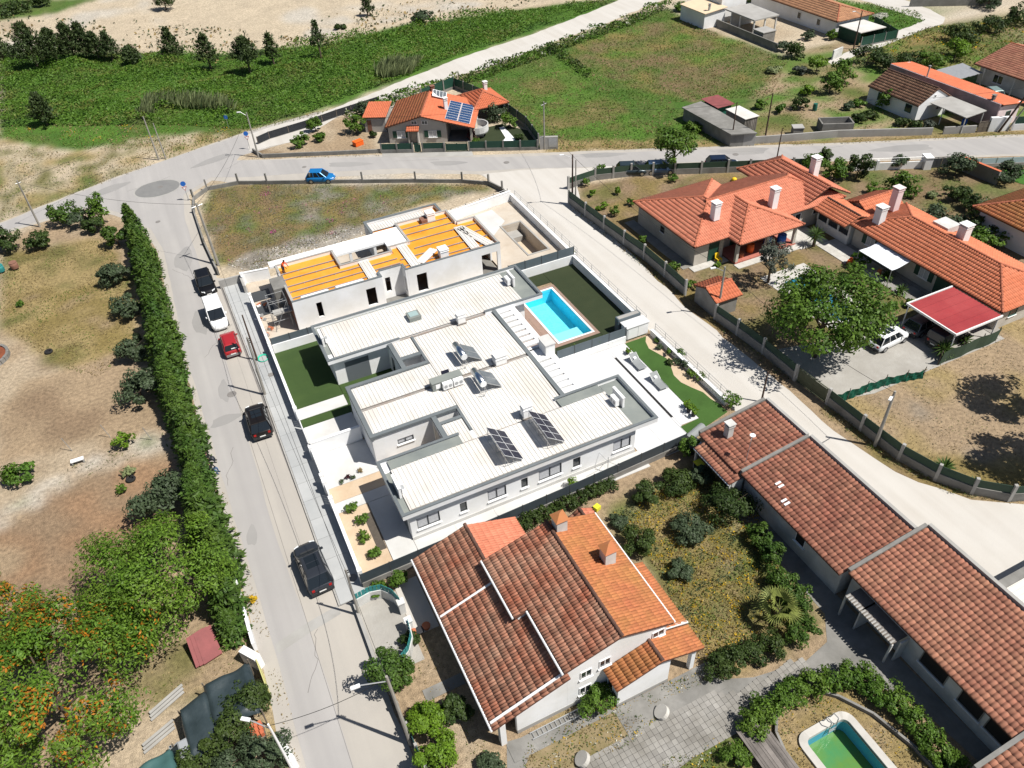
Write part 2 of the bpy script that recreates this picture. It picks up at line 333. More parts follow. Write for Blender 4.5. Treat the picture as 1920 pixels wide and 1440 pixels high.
Xw=XX+(fbm(XX,YY,3.0,3)-.5)*2;Yw=YY+(fbm(XX,YY,3.0,13)-.5)*2
colr=np.empty(XX.shape+(3,));colr[:]=C['tan']
for iz,(poly,pal,s,wob)in enumerate(Z):
 m_=inpoly(poly,XX+(Xw-XX)*wob*.5,YY+(Yw-YY)*wob*.5)
 if not m_.any():continue
 t=np.clip((fbm(XX[m_],YY[m_],s,40+iz,5)-.22)/.56,0,.999)*(len(pal)-1);k=t.astype(int);f=np.clip((t-k-.25)*2,0,1)[:,None];pa=np.array(pal)
 colr[m_]=pa[k]*(1-f)+pa[np.minimum(k+1,len(pal)-1)]*f
for _k in range(2):
 cp_=np.pad(colr,((1,1),(1,1),(0,0)),'edge');colr=(cp_[:-2,1:-1]+cp_[2:,1:-1]+cp_[1:-1,:-2]+cp_[1:-1,2:]+2*colr)/6
colr*=(0.86+.28*fbm(XX,YY,1.6,77,3))[...,None]
# gentle swells in the sandy heath and the rough meadow at the back
far_w=np.clip((YY-84)/25,0,1)*np.clip((300-YY)/60,0,1)
ZZ=(fbm(XX,YY,16,5,4)-.5)*1.1*far_w*inpoly(PT(-900,-400,-900,420,0,370,330,280,600,195,860,95,1110,5,1250,-120),XX,YY)
idx=np.arange(nx_*ny_).reshape(ny_,nx_);F_=np.stack([idx[:-1,:-1],idx[:-1,1:],idx[1:,1:],idx[1:,:-1]],-1).reshape(-1,4)
gm=mk('ground',(.3,.25,.17));n_=gm.node_tree;at=n_.nodes.new('ShaderNodeAttribute');at.attribute_name='soil'
ge=n_.nodes.new('ShaderNodeNewGeometry');bs=n_.nodes['Principled BSDF'];prev=at.outputs['Color'];bs.inputs['Roughness'].default_value=1
for s_,lo,hi in((3.0,.72,1.26),(14.0,.72,1.24)):
 t_=n_.nodes.new('ShaderNodeTexNoise');t_.inputs['Scale'].default_value=s_;t_.inputs['Detail'].default_value=5;n_.links.new(ge.outputs['Position'],t_.inputs['Vector'])
 r_=n_.nodes.new('ShaderNodeMapRange');r_.inputs[1].default_value=.3;r_.inputs[2].default_value=.7;r_.inputs[3].default_value=lo;r_.inputs[4].default_value=hi;n_.links.new(t_.outputs['Fac'],r_.inputs[0])
 h_=n_.nodes.new('ShaderNodeHueSaturation');n_.links.new(prev,h_.inputs['Color']);n_.links.new(r_.outputs[0],h_.inputs['Value']);prev=h_.outputs[0]
n_.links.new(prev,bs.inputs['Base Color'])
bp_=n_.nodes.new('ShaderNodeBump');bp_.inputs['Strength'].default_value=.6;bp_.inputs['Distance'].default_value=.12;n_.links.new(t_.outputs['Fac'],bp_.inputs['Height']);n_.links.new(bp_.outputs[0],bs.inputs['Normal'])
# holes are cut where the two pools go down into the ground
POOL=(20.45,15.5,24.05,23.9)
keep=np.ones(len(F_),bool);cx_=(XX[:-1,:-1]+XX[1:,1:]).ravel()/2;cy_=(YY[:-1,:-1]+YY[1:,1:]).ravel()/2
for x0,y0,x1,y1 in((20,15,24.5,24.5),(24.9,30.9,27.6,38.4),(14.9,-31.6,18.1,-23.9)):keep&=~((cx_>x0)&(cx_<x1)&(cy_>y0)&(cy_<y1))
POND=PT(1503,1385,1575,1342,1660,1450,1600,1500,1560,1470)
gme=npmesh('ground',np.stack([XX.ravel(),YY.ravel(),ZZ.ravel()],1),F_[keep],gm)
ca=gme.color_attributes.new('soil','FLOAT_COLOR','POINT');ca.data.foreach_set('color',np.concatenate([colr.reshape(-1,3),np.ones((nx_*ny_,1))],1).astype(np.float32).ravel())
link('ground',gme,kind='structure')
MB().face([(-4000,-4000,-4),(4000,-4000,-4),(4000,4000,-4),(-4000,4000,-4)]).build('terrain',mk('far_soil',C['sand2'],C['sand'],.02,rough=1),kind='structure')
def rough_edge(poly,amp,step=1.2,seed=1):
 out=[];n=len(poly)
 for i in range(n):
  a,b=np.array(poly[i]),np.array(poly[(i+1)%n]);d=b-a;l=np.hypot(*d);k=max(1,int(l/step));nn=np.array([-d[1],d[0]])/max(l,1e-6)
  for j in range(k):
   p=a+d*j/k;o=(fbm(p[0],p[1],2.2,seed,3)-.5)*2*amp if j else 0;out.append(tuple(p+nn*o))
 return out
def tri_sheet(name,poly,z,m,kind='structure',parent=None,hole=None):
 import mathutils.geometry as mg
 lp=[poly]+([hole]if hole else[]);t=mg.tessellate_polygon([[Vector((x,y,0))for x,y in l]for l in lp]);V=[(x,y,z)for l in lp for x,y in l]
 a=MB();a.v=V;a.f=[tuple(f)if((V[f[1]][0]-V[f[0]][0])*(V[f[2]][1]-V[f[0]][1])-(V[f[1]][1]-V[f[0]][1])*(V[f[2]][0]-V[f[0]][0]))>0 else tuple(f[::-1])for f in t];a.mi=[0]*len(a.f)
 return a.build(name,m,parent,kind)
def sheet(name,poly,z,m,amp=0.0,**k):return tri_sheet(name,rough_edge(poly,amp)if amp else poly,z,m,**k)
# ------------------------------------------------ streets
def stain(name,m,items,z):
 for x,y,r,e,a in items:MBs=[(x+r*cos(t)*cos(a)*(1+.25*sin(3*t+x))-r*e*sin(t)*sin(a),y+r*cos(t)*sin(a)*(1+.25*sin(3*t+x))+r*e*sin(t)*cos(a))for t in np.linspace(0,2*pi,15)[:-1]];tri_sheet(name,MBs,z,m)
sheet('street_shoulder',[(-12.3,-40),(-12.1,10),(-12.5,40),(-12.2,53),(-13,59),(-15.4,64.6),(-19,69.6),(-29.5,67.6),(-60,55),(-60,60),(-29.3,71.3),(-16.3,77.1),(3.7,83.6),(15.6,85.5),(18.3,82.2),(10,76.5),(1.2,75.2),(.6,74.3),(8.6,70.2),(18,65.6),(33.3,56.4),(55.2,45.5),(72.2,36.6),(95.7,25.4),(150,-2),(150,-12),(90.8,20.6),(73.2,29.8),(54,40.2),(38,44.5),(30,47.6),(28.4,52.2),(20.2,57.6),(9.8,62.4),(1,65.2),(-3.4,69.3),(-6.8,66.5),(-7.2,52),(-6.9,44),(-4.4,42),(-4.4,-3),(-5.4,-3),(-5.2,-40)],.004,PARK,.25)
sheet('street',[(-11.55,-40),(-11.1,-5),(-11.5,12),(-12,32),(-11.8,42),(-11.5,53),(-12.3,59.5),(-14.9,65.3),(-18.3,70.2),(-29.3,68.6),(-60,56),(-60,59),(-29.3,70.9),(-16.3,76.6),(-6.7,80.1),(3.7,82.8),(12,83.6),(12,79),(6,76.6),(1.5,75.3),(.7,74),(8.6,69.7),(18,64.8),(33.3,55.4),(55.2,44.6),(72.2,35.8),(95.7,24.6),(150,-3),(150,-9.5),(90.8,21.3),(73.2,30.6),(54,41),(44,45.4),(35,50.4),(28.4,53.3),(20.2,59.3),(9.8,64.2),(1.5,67.6),(-3.4,70.4),(-7.4,67),(-8.2,60),(-8.2,45),(-8.75,20),(-9.0,5),(-8.7,-3),(-8.4,-40)],.008,ASPH,.10)
stain('asphalt_patch',ASPHD,[(-10.2,20,1.3,.5,.1),(-9.6,24,1.6,.3,1.5),(-10.6,6,1.0,.4,1.4),(-10,36,2.2,.3,1.6),(-9.7,50,2.6,.4,1.4),(14,64.5,3,.25,-.5),(26,57.6,2.4,.3,-.5),(45,49,3,.25,-.45),(62,40,3.2,.35,-.45),(-16,74,2.5,.4,.4),(-2,76,3,.3,.3),(80,30,4,.25,-.4)],.0125)
cr=MB();rc_=random.Random(4)
for x,y,dx,dy in((-11.3,12,.15,.5),(-10.4,30,.3,.5),(-9.4,44,-.2,.5),(20,62,.6,-.25),(40,51,.6,-.3),(58,42.5,.6,-.3),(70,35.5,.5,-.1),(-14,72,.6,.2),(-1,72,.5,.3),(-9.9,-8,.1,.5)):
 for k in range(9):x2,y2=x+dx+rc_.uniform(-.25,.25),y+dy+rc_.uniform(-.2,.2);cr.wall((x,y),(x2,y2),.035,.012,.0135);x,y=x2,y2
cr.build('road_crack',JOINT,None,'structure')
sheet('concrete_road_band',[(-11.0,-3.7),(-8.6,-3.1),(-6.5,-2.75),(-6.5,-3.5),(-8.6,-3.9),(-11.0,-4.5)],.012,CONCL,.03)
sheet('sidewalk_bed',[(-6.4,-2.9),(-4.4,-2.9),(-4.4,42),(-6.9,42)],.012,JOINT)
sw=[]
for i in range(22):
 y0=-2.85+i*2.04;t_=max(0,(y0-22)/40);x0_=-6.32-.5*t_
 for a_,b_ in((x0_,-5.42),(-5.39,-4.45)):sw.append(MB().box(a_,y0,.02,b_,y0+2.015,.10).build('sidewalk_slab',SIDEW,None,'structure'))
kb=MB()
for i in range(45):kb.box(-6.46-.5*max(0,(i-25)/40),-2.9+i,.015,-6.34-.5*max(0,(i-25)/40),-1.92+i,.13)
kb.build('kerb',CONCL,None,'structure')
gl=MB();gl.box(-8.72,-30,.0125,-8.69,42,.0135);gl.box(-7.55,-2,.0125,-7.535,40,.0135);gl.build('road_joint',JOINT,None,'structure')
ring=[(-10.3+3.1*cos(a),70.7+2.6*sin(a))for a in np.linspace(0,2*pi,40)[:-1]];tri_sheet('roundabout_kerb_ring',ring,.012,CONCL);tri_sheet('roundabout_centre',[(-10.3+2.85*cos(a),70.7+2.38*sin(a))for a in np.linspace(0,2*pi,40)[:-1]],.016,PATCH)
for a in((-9.0,23.2,.42),(-5.2,24.1,.3),(-4.95,-1.15,.33),(-9.9,71,.35),(33,53.6,.4),(-11.3,61,.3),(8.6,66.8,.3),(60.2,39.9,.4)):
 m_=MB();m_.lathe(a[0],a[1],[(a[2],.012),(a[2],.11 if-6.3<a[0]<-4.5 else.024)],20);o_=m_.build('manhole_cover',JOINT)
 tag(o_,'round iron manhole cover %s'%{-9.0:'in the street beside the tall pole shadow',-5.2:'in the pavement beside the dark turf garden',-4.95:'in the pavement at the gravel garden corner',-9.9:'at the centre of the painted road circle',33:'in the top road opposite the green gate',-11.3:'at the mouth of the left street',8.6:'in the top road above the parked blue car',60.2:'in the top road beyond the dark parked car'}[a[0]],'manhole cover')
sheet('gravel_road',[(15,84.5),(25.4,88.5),(43.8,96.3),(61,101),(79,108),(90,113),(120,128),(150,150),(160,143),(130,122),(91,105),(75,98.8),(60,94),(45,88.8),(30.3,86.3),(18,82),(10,76.3),(3,76.2),(4,82.5)],.0125,GRAVELW,.45)
sheet('gravel_lane',[(28.7,52.0),(33,50.8),(38,48.4),(45,45),(48,43.2),(41,43.6),(37.6,42.5),(35.6,38),(35,31),(35,26),(34.1,14.7),(34.6,2.6),(34.4,-4.3),(35,-9.5),(36,-12.8),(38,-15.8),(41,-17.9),(55,-24),(80,-32),(80,-45),(30.5,-45),(30.2,-17.5),(29,-7),(29.1,47)],.0125,GRAVELW,.35)
sheet('driveway',[(19.3,65.3),(27,61.1),(30.4,59.3),(30.0,57.8),(19,64.2)],.0165,CONCL,.05)
sheet('farm_track',PT(1600,-25,1690,-2,1745,18,1772,33,1768,44,1720,60,1660,85,1600,106,1560,121,1552,116,1600,94,1660,70,1718,44,1728,36,1690,24,1640,8,1580,-12),.012,GRAVELW,.5)
# ------------------------------------------------ tiled roofs: real tiles on a bed
TILE_ME={}
def tile_proto(w,l):
 """one barrel tile: cover hump with a raised lower lip, pan beside it; x across, y up the slope"""
 xs=np.array([-.5,-.34,-.12,.10,.32,.5])*w;hs=np.array([.012,.03,.075,.075,.03,.012])
 V=[(x,-.03,h+.035)for x,h in zip(xs,hs)]+[(x,l,h)for x,h in zip(xs,hs)]+[(x,-.028,-.01)for x in xs]
 F=[(i,i+1,7+i,6+i)for i in range(5)]+[(12+i,13+i,i+1,i)for i in range(5)]
 return np.array(V),np.array(F)
def tile_plane(house,roof,poly,mat,w=.27,l=.46,single=0,near=None,jit=.006,slope_dir=None,skip=None):
 """fill a planar 3-D polygon with tiles; up-slope is the steepest direction. single = how many tiles become objects of their own"""
 pts=np.array(poly,float);n=np.zeros(3)
 for i in range(len(pts)):n+=np.cross(pts[i]-pts[0],pts[(i+1)%len(pts)]-pts[0])
 n/=np.linalg.norm(n)
 if n[2]<0:n=-n
 up=np.array([0,0,1.])-n*n[2];s=up/np.linalg.norm(up);e=np.cross(s,n);o=pts[0]
 q=np.stack([(pts-o)@e,(pts-o)@s],1);lo=q.min(0);hi=q.max(0)
 nc=max(1,int(round((hi[0]-lo[0])/w)));ww=(hi[0]-lo[0])/nc;nr=max(1,int(round((hi[1]-lo[1])/l)));ll=(hi[1]-lo[1])/nr
 cx,cy=np.meshgrid(lo[0]+(np.arange(nc)+.5)*ww,lo[1]+np.arange(nr)*ll);cx=cx.ravel();cy=cy.ravel()
 ok=inpoly([tuple(p)for p in q],cx,cy+ll*.5)
 cx,cy=cx[ok],cy[ok]
 k=len(cx);TV,TF=tile_proto(ww,ll)
 O=o+cx[:,None]*e+cy[:,None]*s+n*(.012+RNG.uniform(0,jit,k))[:,None]
 if skip is not None:a=~skip(O);O=O[a];k=len(O)
 order=np.arange(k)
 if single:
  d=np.linalg.norm(O-CAM,axis=1);order=np.argsort(d);key=(round(ww,4),round(ll,4),mat.name)
  if key not in TILE_ME:TILE_ME[key]=npmesh('tile',TV,TF,mat)
  wo=woff(roof)
  for i in order[:single]:
   t=bpy.data.objects.new('tile',TILE_ME[key]);COL.objects.link(t);t.parent=roof;p=Vector(O[i])-wo;a=random.gauss(0,.02);ee=e*cos(a)+s*sin(a);ss=s*cos(a)-e*sin(a)
   t.matrix_local=Matrix(((ee[0],ss[0],n[0],p.x),(ee[1],ss[1],n[1],p.y),(ee[2],ss[2],n[2],p.z),(0,0,0,1)))
  order=order[single:]
 if len(order):
  O2=O[order];m=len(O2);a=RNG.normal(0,.02,m)[:,None,None];X=TV[None,:,0:1];Y=TV[None,:,1:2];X2=X*np.cos(a)-Y*np.sin(a);Y2=X*np.sin(a)+Y*np.cos(a)
  V=O2[:,None,:]+X2*e+Y2*s+TV[None,:,2:3]*n;F=TF[None]+(np.arange(m)*len(TV))[:,None,None]
  link('roof_tiles',npmesh('roof_tiles',V.reshape(-1,3),F.reshape(-1,4),mat),roof,'stuff')
 return k
def roof_slab(house,polys,th=.10,m=None,name='roof'):
 a=MB()
 for poly in polys:
  p=[np.array(v,float)for v in poly];k=len(a.v);a.v+=[tuple(v)for v in p]+[tuple(v-np.array([0,0,th]))for v in p];nn=len(p)
  a.f+=[tuple(range(k,k+nn)),tuple(range(k+2*nn-1,k+nn-1,-1))]+[(k+(i+1)%nn,k+i,k+nn+i,k+nn+(i+1)%nn)for i in range(nn)];a.mi+=[0]*(nn+2)
 return a.build(name,m or MORTAR,house)
def caps(roof,lines,m,r=.12,l=.42):
 """ridge and hip tiles: overlapping half rounds along 3-D lines"""
 a=MB()
 for p,q in lines:
  p,q=Vector(p),Vector(q);d=q-p;k=max(1,int(d.length/l));d/=k;sd=d.normalized().cross(Vector((0,0,1))).normalized();up=sd.cross(d.normalized())
  for i in range(k):
   rings=[]
   for t,rr in((-.03,r*1.12),(1,r*.88)):
    c=p+d*(i+t);rings.append([c+sd*(rr*cos(b))+up*(rr*sin(b)+.05)for b in np.linspace(0,pi,6)])
   a.loft(rings,closed=False)
 a.build('ridge_tiles',m,roof,'stuff')
def hip(house,x0,y0,x1,y1,ze,zr,mat,ridge='x',ends=('hip','hip'),single=0,rm=RIDGE,cap=True,name='roof',M=None,w=.27,l=.46,caponly=None):
 """hip or gable roof over a rectangle; ridge along x or y; M maps local to world"""
 if ridge=='x':
  h=(y1-y0)/2;ym=(y0+y1)/2;a=x0+(h if ends[0]=='hip' else 0);b=x1-(h if ends[1]=='hip' else 0)
  if b<a:a=b=(a+b)/2
  A,B=(a,ym,zr),(b,ym,zr)
  F=[[(x0,y0,ze),(x1,y0,ze),B,A],[(x1,y1,ze),(x0,y1,ze),A,B]];H=[]
  if ends[0]=='hip':F.append([(x0,y1,ze),(x0,y0,ze),A]);H+=[((x0,y0,ze),A),((x0,y1,ze),A)]
  if ends[1]=='hip':F.append([(x1,y0,ze),(x1,y1,ze),B]);H+=[((x1,y0,ze),B),((x1,y1,ze),B)]
 else:
  h=(x1-x0)/2;xm=(x0+x1)/2;a=y0+(h if ends[0]=='hip' else 0);b=y1-(h if ends[1]=='hip' else 0)
  if b<a:a=b=(a+b)/2
  A,B=(xm,a,zr),(xm,b,zr)
  F=[[(x0,y1,ze),(x0,y0,ze),A,B],[(x1,y0,ze),(x1,y1,ze),B,A]];H=[]
  if ends[0]=='hip':F.append([(x0,y0,ze),(x1,y0,ze),A]);H+=[((x0,y0,ze),A),((x1,y0,ze),A)]
  if ends[1]=='hip':F.append([(x1,y1,ze),(x0,y1,ze),B]);H+=[((x0,y1,ze),B),((x1,y1,ze),B)]
 if Vector(A)!=Vector(B):H.append((A,B))
 if M is not None:F=[[tuple(M@Vector(p))for p in f]for f in F];H=[tuple(tuple(M@Vector(p))for p in l)for l in H]
 F=[[p for i,p in enumerate(f)if(Vector(p)-Vector(f[i-1])).length>.01]for f in F]
 r=roof_slab(house,F,.12,name=name)
 for i,f in enumerate(F):tile_plane(house,r,f,mat,w,l,single if i==0 else 0)
 if cap:caps(r,H,rm)
 return r
def chimney(parent,x,y,z0,z1,s=.7,m=WHITE,cap='slab',s2=None,capm=None):
 s2=s2 or s;a=MB();a.box(x-s/2,y-s2/2,z0,x+s/2,y+s2/2,z1);c=a.build('chimney',m,parent)
 k=MB()
 if cap=='slab':
  for dx in(-1,1):
   for dy in(-1,1):k.box(x+dx*(s/2-.07)-.06,y+dy*(s2/2-.07)-.06,z1,x+dx*(s/2-.07)+.06,y+dy*(s2/2-.07)+.06,z1+.16)
  k.box(x-s/2-.09,y-s2/2-.09,z1+.16,x+s/2+.09,y+s2/2+.09,z1+.24);k.box(x-s/2-.05,y-s2/2-.05,z1-.12,x+s/2+.05,y+s2/2+.05,z1-.002)
 else:
  e=s/2+.1;e2=s2/2+.1;b=len(k.v);k.v+=[(x-e,y-e2,z1),(x+e,y-e2,z1),(x+e,y+e2,z1),(x-e,y+e2,z1),(x,y,z1+.38)];k.f+=[(b,b+1,b+4),(b+1,b+2,b+4),(b+2,b+3,b+4),(b+3,b,b+4),(b+3,b+2,b+1,b)];k.mi+=[0]*5
 k.build('chimney_cap',capm or m,parent if parent.parent and parent.parent.parent else c);return c
def window(parent,p,d,wd,z0,z1,glass=GLASS,frame=FRAME,sill=True,mull=1,out=.05,name='window',shutters=None,reveal=.0):
 """window on a wall: p = (x,y) of its left end on the outer face, d = unit direction along the wall (outward normal is to the right)"""
 dx,dy=d;nx,ny=dy,-dx
 def b(mb,a,c,o0,o1,za,zb):mb.prism([(p[0]+dx*a+nx*o0,p[1]+dy*a+ny*o0),(p[0]+dx*a+nx*o1,p[1]+dy*a+ny*o1),(p[0]+dx*c+nx*o1,p[1]+dy*c+ny*o1),(p[0]+dx*c+nx*o0,p[1]+dy*c+ny*o0)],za,zb)
 f=MB();t=.06;b(f,0,t,-.10,out,z0,z1);b(f,wd-t,wd,-.10,out,z0,z1);b(f,t,wd-t,-.10,out,z0,z0+t);b(f,t,wd-t,-.10,out,z1-t,z1)
 for i in range(1,mull+1):b(f,wd*i/(mull+1)-t/2,wd*i/(mull+1)+t/2,-.10,out*.8,z0+t,z1-t)
 o=f.build(name,frame,parent)
 deep=parent.parent is not None and parent.parent.parent is not None
 for i in range(mull+1):
  g=MB();a0=wd*i/(mull+1)+t/2+.003;a1=wd*(i+1)/(mull+1)-t/2-.003
  if i==0:a0=t+.003
  if i==mull:a1=wd-t-.003
  b(g,a0,a1,*((-.12,-.105)if out<0 else(-.02,.012)),z0+t+.003,z1-t-.003);g.build('pane',glass,parent if parent.parent else o)
 if sill:s=MB();b(s,-.08,wd+.08,-.05,.12,z0-.07,z0-.004);s.build('window_sill',SILL,parent if parent.parent else o)
 if shutters:
  for a0,a1 in((-wd*.5,-.03),(wd+.03,wd*1.5)):s=MB();b(s,a0,a1,.004,.05,z0,z1);s.build('shutter',shutters,parent)
 return o
 # wall with rectangular openings: returns one mesh of blocks round the holes
def pierced(mb,p,q,t,z0,z1,holes):
 L=sqrt((q[0]-p[0])**2+(q[1]-p[1])**2);d=((q[0]-p[0])/L,(q[1]-p[1])/L);n=(-d[1],d[0])
 def blk(a,b,za,zb):
  if b-a>.005 and zb-za>.005:mb.prism([(p[0]+d[0]*a,p[1]+d[1]*a),(p[0]+d[0]*b,p[1]+d[1]*b),(p[0]+d[0]*b+n[0]*t,p[1]+d[1]*b+n[1]*t),(p[0]+d[0]*a+n[0]*t,p[1]+d[1]*a+n[1]*t)],za,zb)
 x=0
 for a,b,za,zb in sorted(holes):blk(x,a,z0,z1);blk(a,b,z0,za);blk(a,b,zb,z1);x=b
 blk(x,L,z0,z1);return mb
 # ------------------------------------------------ corrugated white roof: 1 m panels with ribs across the building
PAN={}
def panel_me(wd,ln,m=METALW,nr=3):
 key=(round(wd,3),round(ln,3),m.name)
 if key in PAN:return PAN[key]
 a=MB();xs=[];zs=[]
 for i in range(nr):
  c=(i+.5)*wd/nr
  for dx,z in((-.055,0),(-.03,.04),(.03,.04),(.055,0)):xs.append(c+dx);zs.append(z)
 xs=[0]+xs+[wd];zs=[0]+zs+[0]
 top=[[(x,y,z)for x,z in zip(xs,zs)]for y in(0,ln)];a.loft(top,closed=False)
 a.loft([[(x,y,-.05)for x in xs[::-1]]for y in(0,ln)],closed=False)
 for y in(0,ln):
  r=[(x,y,z)for x,z in zip(xs,zs)];bt=[(x,y,-.05)for x in xs]
  for i in range(len(xs)-1):a.face([bt[i],bt[i+1],r[i+1],r[i]]if y==0 else[bt[i+1],bt[i],r[i],r[i+1]])
 PAN[key]=a.mesh('roof_panel',m);return PAN[key]
def metal_roof(parent,x0,x1,y0,y1,z0,z1,m=METALW,along='y',wd=1.0):
 """panels side by side along x, running from y0 (height z0) to y1 (height z1)"""
 n=max(1,int(round((x1-x0)/wd)));ww=(x1-x0)/n;ln=sqrt((y1-y0)**2+(z1-z0)**2);me=panel_me(ww-.006,ln,m,max(1,int(round(ww/.333))));wo=woff(parent)
 for i in range(n):
  o=bpy.data.objects.new('roof_panel',me);COL.objects.link(o);o.parent=parent;o.location=Vector((x0+i*ww,y0,z0))-wo;o.rotation_euler=(atan2(z1-z0,y1-y0),0,0)
  # ================================================ the pair of white houses (mirror images about y = 12)
YM=12.0
def white_house(sgn,label):
 Yf=lambda y:y if sgn>0 else float(np.interp(y,[-5,5.45,8.2,14],[29.55,19.1,15.1,9.3]))
 T=thing('white_house',label,'house',(8,6 if sgn>0 else 18,0))
 def box(mb,x0,y0,z0,x1,y1,z1):a,b=sorted((Yf(y0),Yf(y1)));mb.box(x0,a,z0,x1,b,z1)
 ZP=3.45;front=(sgn>0)
 # ---- walls of the long wing (outer wall y=0 .. inner wall y=5.0)
 W=MB();d=(1,0)
 wins=[(.5,2.25,.95,2.1),(3.85,4.4,.95,1.95),(6.1,7.6,.95,2.1),(8.85,9.4,.95,1.95),(10.35,12.3,.95,2.1),(13.3,13.95,.95,1.95),(16.9,18.5,.95,2.1)]
 if front:pierced(W,(0,0),(18.9,0),.25,0,2.95,wins)
 else:box(W,0,0,0,18.9,.25,2.95)
 y_in=4.9
 box(W,0,y_in-.25,0,18.9,y_in,2.95)
 box(W,0,.25,0,.25,y_in-.25,2.95);box(W,18.65,.25,0,18.9,y_in-.25,2.95)
 # roof plate with overhang: white fascia, grey coping
 S=MB();box(S,-.5,-.42,2.95,20.6,5.45,3.12)
 wing=W.build('wing_wall',WHITE,T);S.build('roof_plate',WHITE,T)
 Fa=MB();t=.16
 box(Fa,-.5,-.42,3.121,20.6,-.42+t,ZP-.05);box(Fa,-.5,-.42+t,3.121,-.5+t,5.45-t,ZP-.05);box(Fa,20.6-t,-.42+t,3.121,20.6,5.45-t,ZP-.05)
 box(Fa,-.5,5.45-t,3.121,6.15,5.45,ZP-.05);box(Fa,14.6,5.45-t,3.121,20.6,5.45,ZP-.05)
 Fa.build('fascia',WHITE,T)
 Cp=MB();e=.03;t2=t+.05
 box(Cp,-.5-e,-.42-e,ZP-.05,20.6+e,-.42+t2,ZP);box(Cp,-.5-e,-.42+t2,ZP-.05,-.5+t2,5.45-t2,ZP);box(Cp,20.6-t2,-.42+t2,ZP-.05,20.6+e,5.45-t2,ZP)
 Cp.build('parapet_coping',COPING,T);Cp=MB();box(Cp,-.5-e,5.45-t2,ZP-.05,6.18,5.45+e,ZP);Cp.build('parapet_coping',COPING,T);Cp=MB();box(Cp,14.57,5.45-t2,ZP-.05,20.6+e,5.45+e,ZP)
 Cp.build('parapet_coping',COPING,T)
 # raised grey kerb on the inner side of the parapet (seen as the broad grey upstand)
 for x0,x1 in((.25,6.1),(14.65,18.5))if front else():Up=MB();box(Up,x0,4.3,3.16,x1,5.24,ZP-.12);Up.build('felt_upstand',ROOFGREY,T)
 Fl=MB();box(Fl,-.3,-.22,3.121,.15,4.25,3.16);box(Fl,18.65,-.22,3.121,20.4,5.24,3.16);box(Fl,.15,-.22,3.121,18.65,.02,3.15);Fl.build('roof_felt',ROOFGREY,T)
 y0,y1=sorted((Yf(.05),Yf(4.25)));R1=MB();box(R1,.16,.04,3.121,18.64,4.28,3.15);rf=R1.build('wing_roof',GUTTER,T)
 za,zb=(3.24,3.34)if sgn>0 else(3.34,3.24)
 if front:metal_roof(rf,.2,18.6,y0,y1,za,zb)
 else:metal_roof(rf,.2,18.6,19.33,y1,za-.04,zb)
 mf=MB();box(mf,6.16,4.3 if front else 5.3,3.121,14.6,4.48 if front else 5.5,3.2);mf.build('valley_gutter',GUTTER,T)
 # ---- middle block and hall
 M2=MB();box(M2,0,8.3,0,.22,11.6,3.0);box(M2,.22,8.3,0,5.2,8.52,3.0)if not front else pierced(M2,(.22,8.3),(5.2,8.3),.22,0,3.0,[(1.75,3.1,1.55,2.1)])
 box(M2,5.0,4.9,0,5.22,8.3,3.0);M2.build('middle_wall',WHITE,T)
 M2=MB();box(M2,15.2,4.9,0,15.42,11.6,3.0);M2.build('hall_wall',WHITE,T)
 pl=MB();box(pl,0,8.3,3.001,15.42,11.645,3.1);box(pl,7.15,4.92,3.001,15.42,8.3,3.1);box(pl,5.22,4.92,3.001,7.15,6.9,3.06);pl.build('roof_plate',WHITE,T)
 cp2=MB();box(cp2,-.12,8.2,3.0,.22,11.645,3.36);box(cp2,.22,8.2,3.1,7.3,8.55,3.36);box(cp2,4.95,5.5,3.06,5.35,8.2,3.3);box(cp2,5.35,7.1,3.062,7.15,7.4,3.27);box(cp2,7.15,5.5,3.1,7.36,8.2,3.3);cp2.build('parapet_coping',COPING,T);cp2=MB();box(cp2,15.25,5.5,3.1,15.62,11.645,3.34);cp2.build('parapet_coping',COPING,T)
 r2=MB();box(r2,.24,8.57,3.101,15.23,11.6,3.12);rf2=r2.build('middle_roof',GUTTER,T)
 a,b=sorted((Yf(8.6),Yf(11.45)));za,zb=(3.2,3.3)if front else(3.3,3.2)
 metal_roof(rf2,.26,7.36,a,b,za,zb)
 a,b=sorted((Yf(4.5 if front else 5.55),Yf(11.45)));za,zb=(3.14,3.3)if front else(3.3,3.14);metal_roof(rf2,7.4,15.22,a,b,za,zb)
 a,b=sorted((Yf(4.5 if front else 5.5),Yf(7.05)));metal_roof(rf2,5.4,7.1,a,b,3.16,3.18)
 vg=MB();box(vg,.24,11.46,3.121,15.22,11.645,3.2);vg.build('valley_gutter',GUTTER,T)
 # light well seen from above
 lw=MB();box(lw,5.22,6.9,.02,7.15,7.1,3.0);box(lw,7.15,6.9,.02,7.35,8.3,3.0);box(lw,5.22,8.3,.02,7.15,8.5,3.0);lw.build('light_well_wall',WHITE,T)
 pav=MB();box(pav,5.22,7.1,.02,7.15,8.3,.06);pav.build('light_well_floor',CONCW,T)
 # ---- windows
 if front:
  for i,(x0,x1,z0,z1)in enumerate(wins):window(T,(x0,0.0),(1,0),x1-x0,z0,z1,CURT if i in(0,2,4,6)else GLASS,FRAME,True,1 if x1-x0>1 else 0,out=-.06)
  window(T,(1.97,8.3),(1,0),1.35,1.55,2.1,CURT,FRAME,True,1,out=-.05)
  for i in range(5):b=MB();b.box(5.0-.03,5.9+i*.42,.3,5.0-.002,6.2+i*.42,2.6);b.build('louvre',BEIGE,T)
  g=MB();g.box(-.03,.8,.1,0-.003,3.6,2.4);g.build('garage_door',BLIND,T)
 else:
  yy=Yf(y_in);g=MB();g.box(.95,yy-.035,.06,3.15,yy-.004,2.3);g.build('roller_blind',BLIND,T)
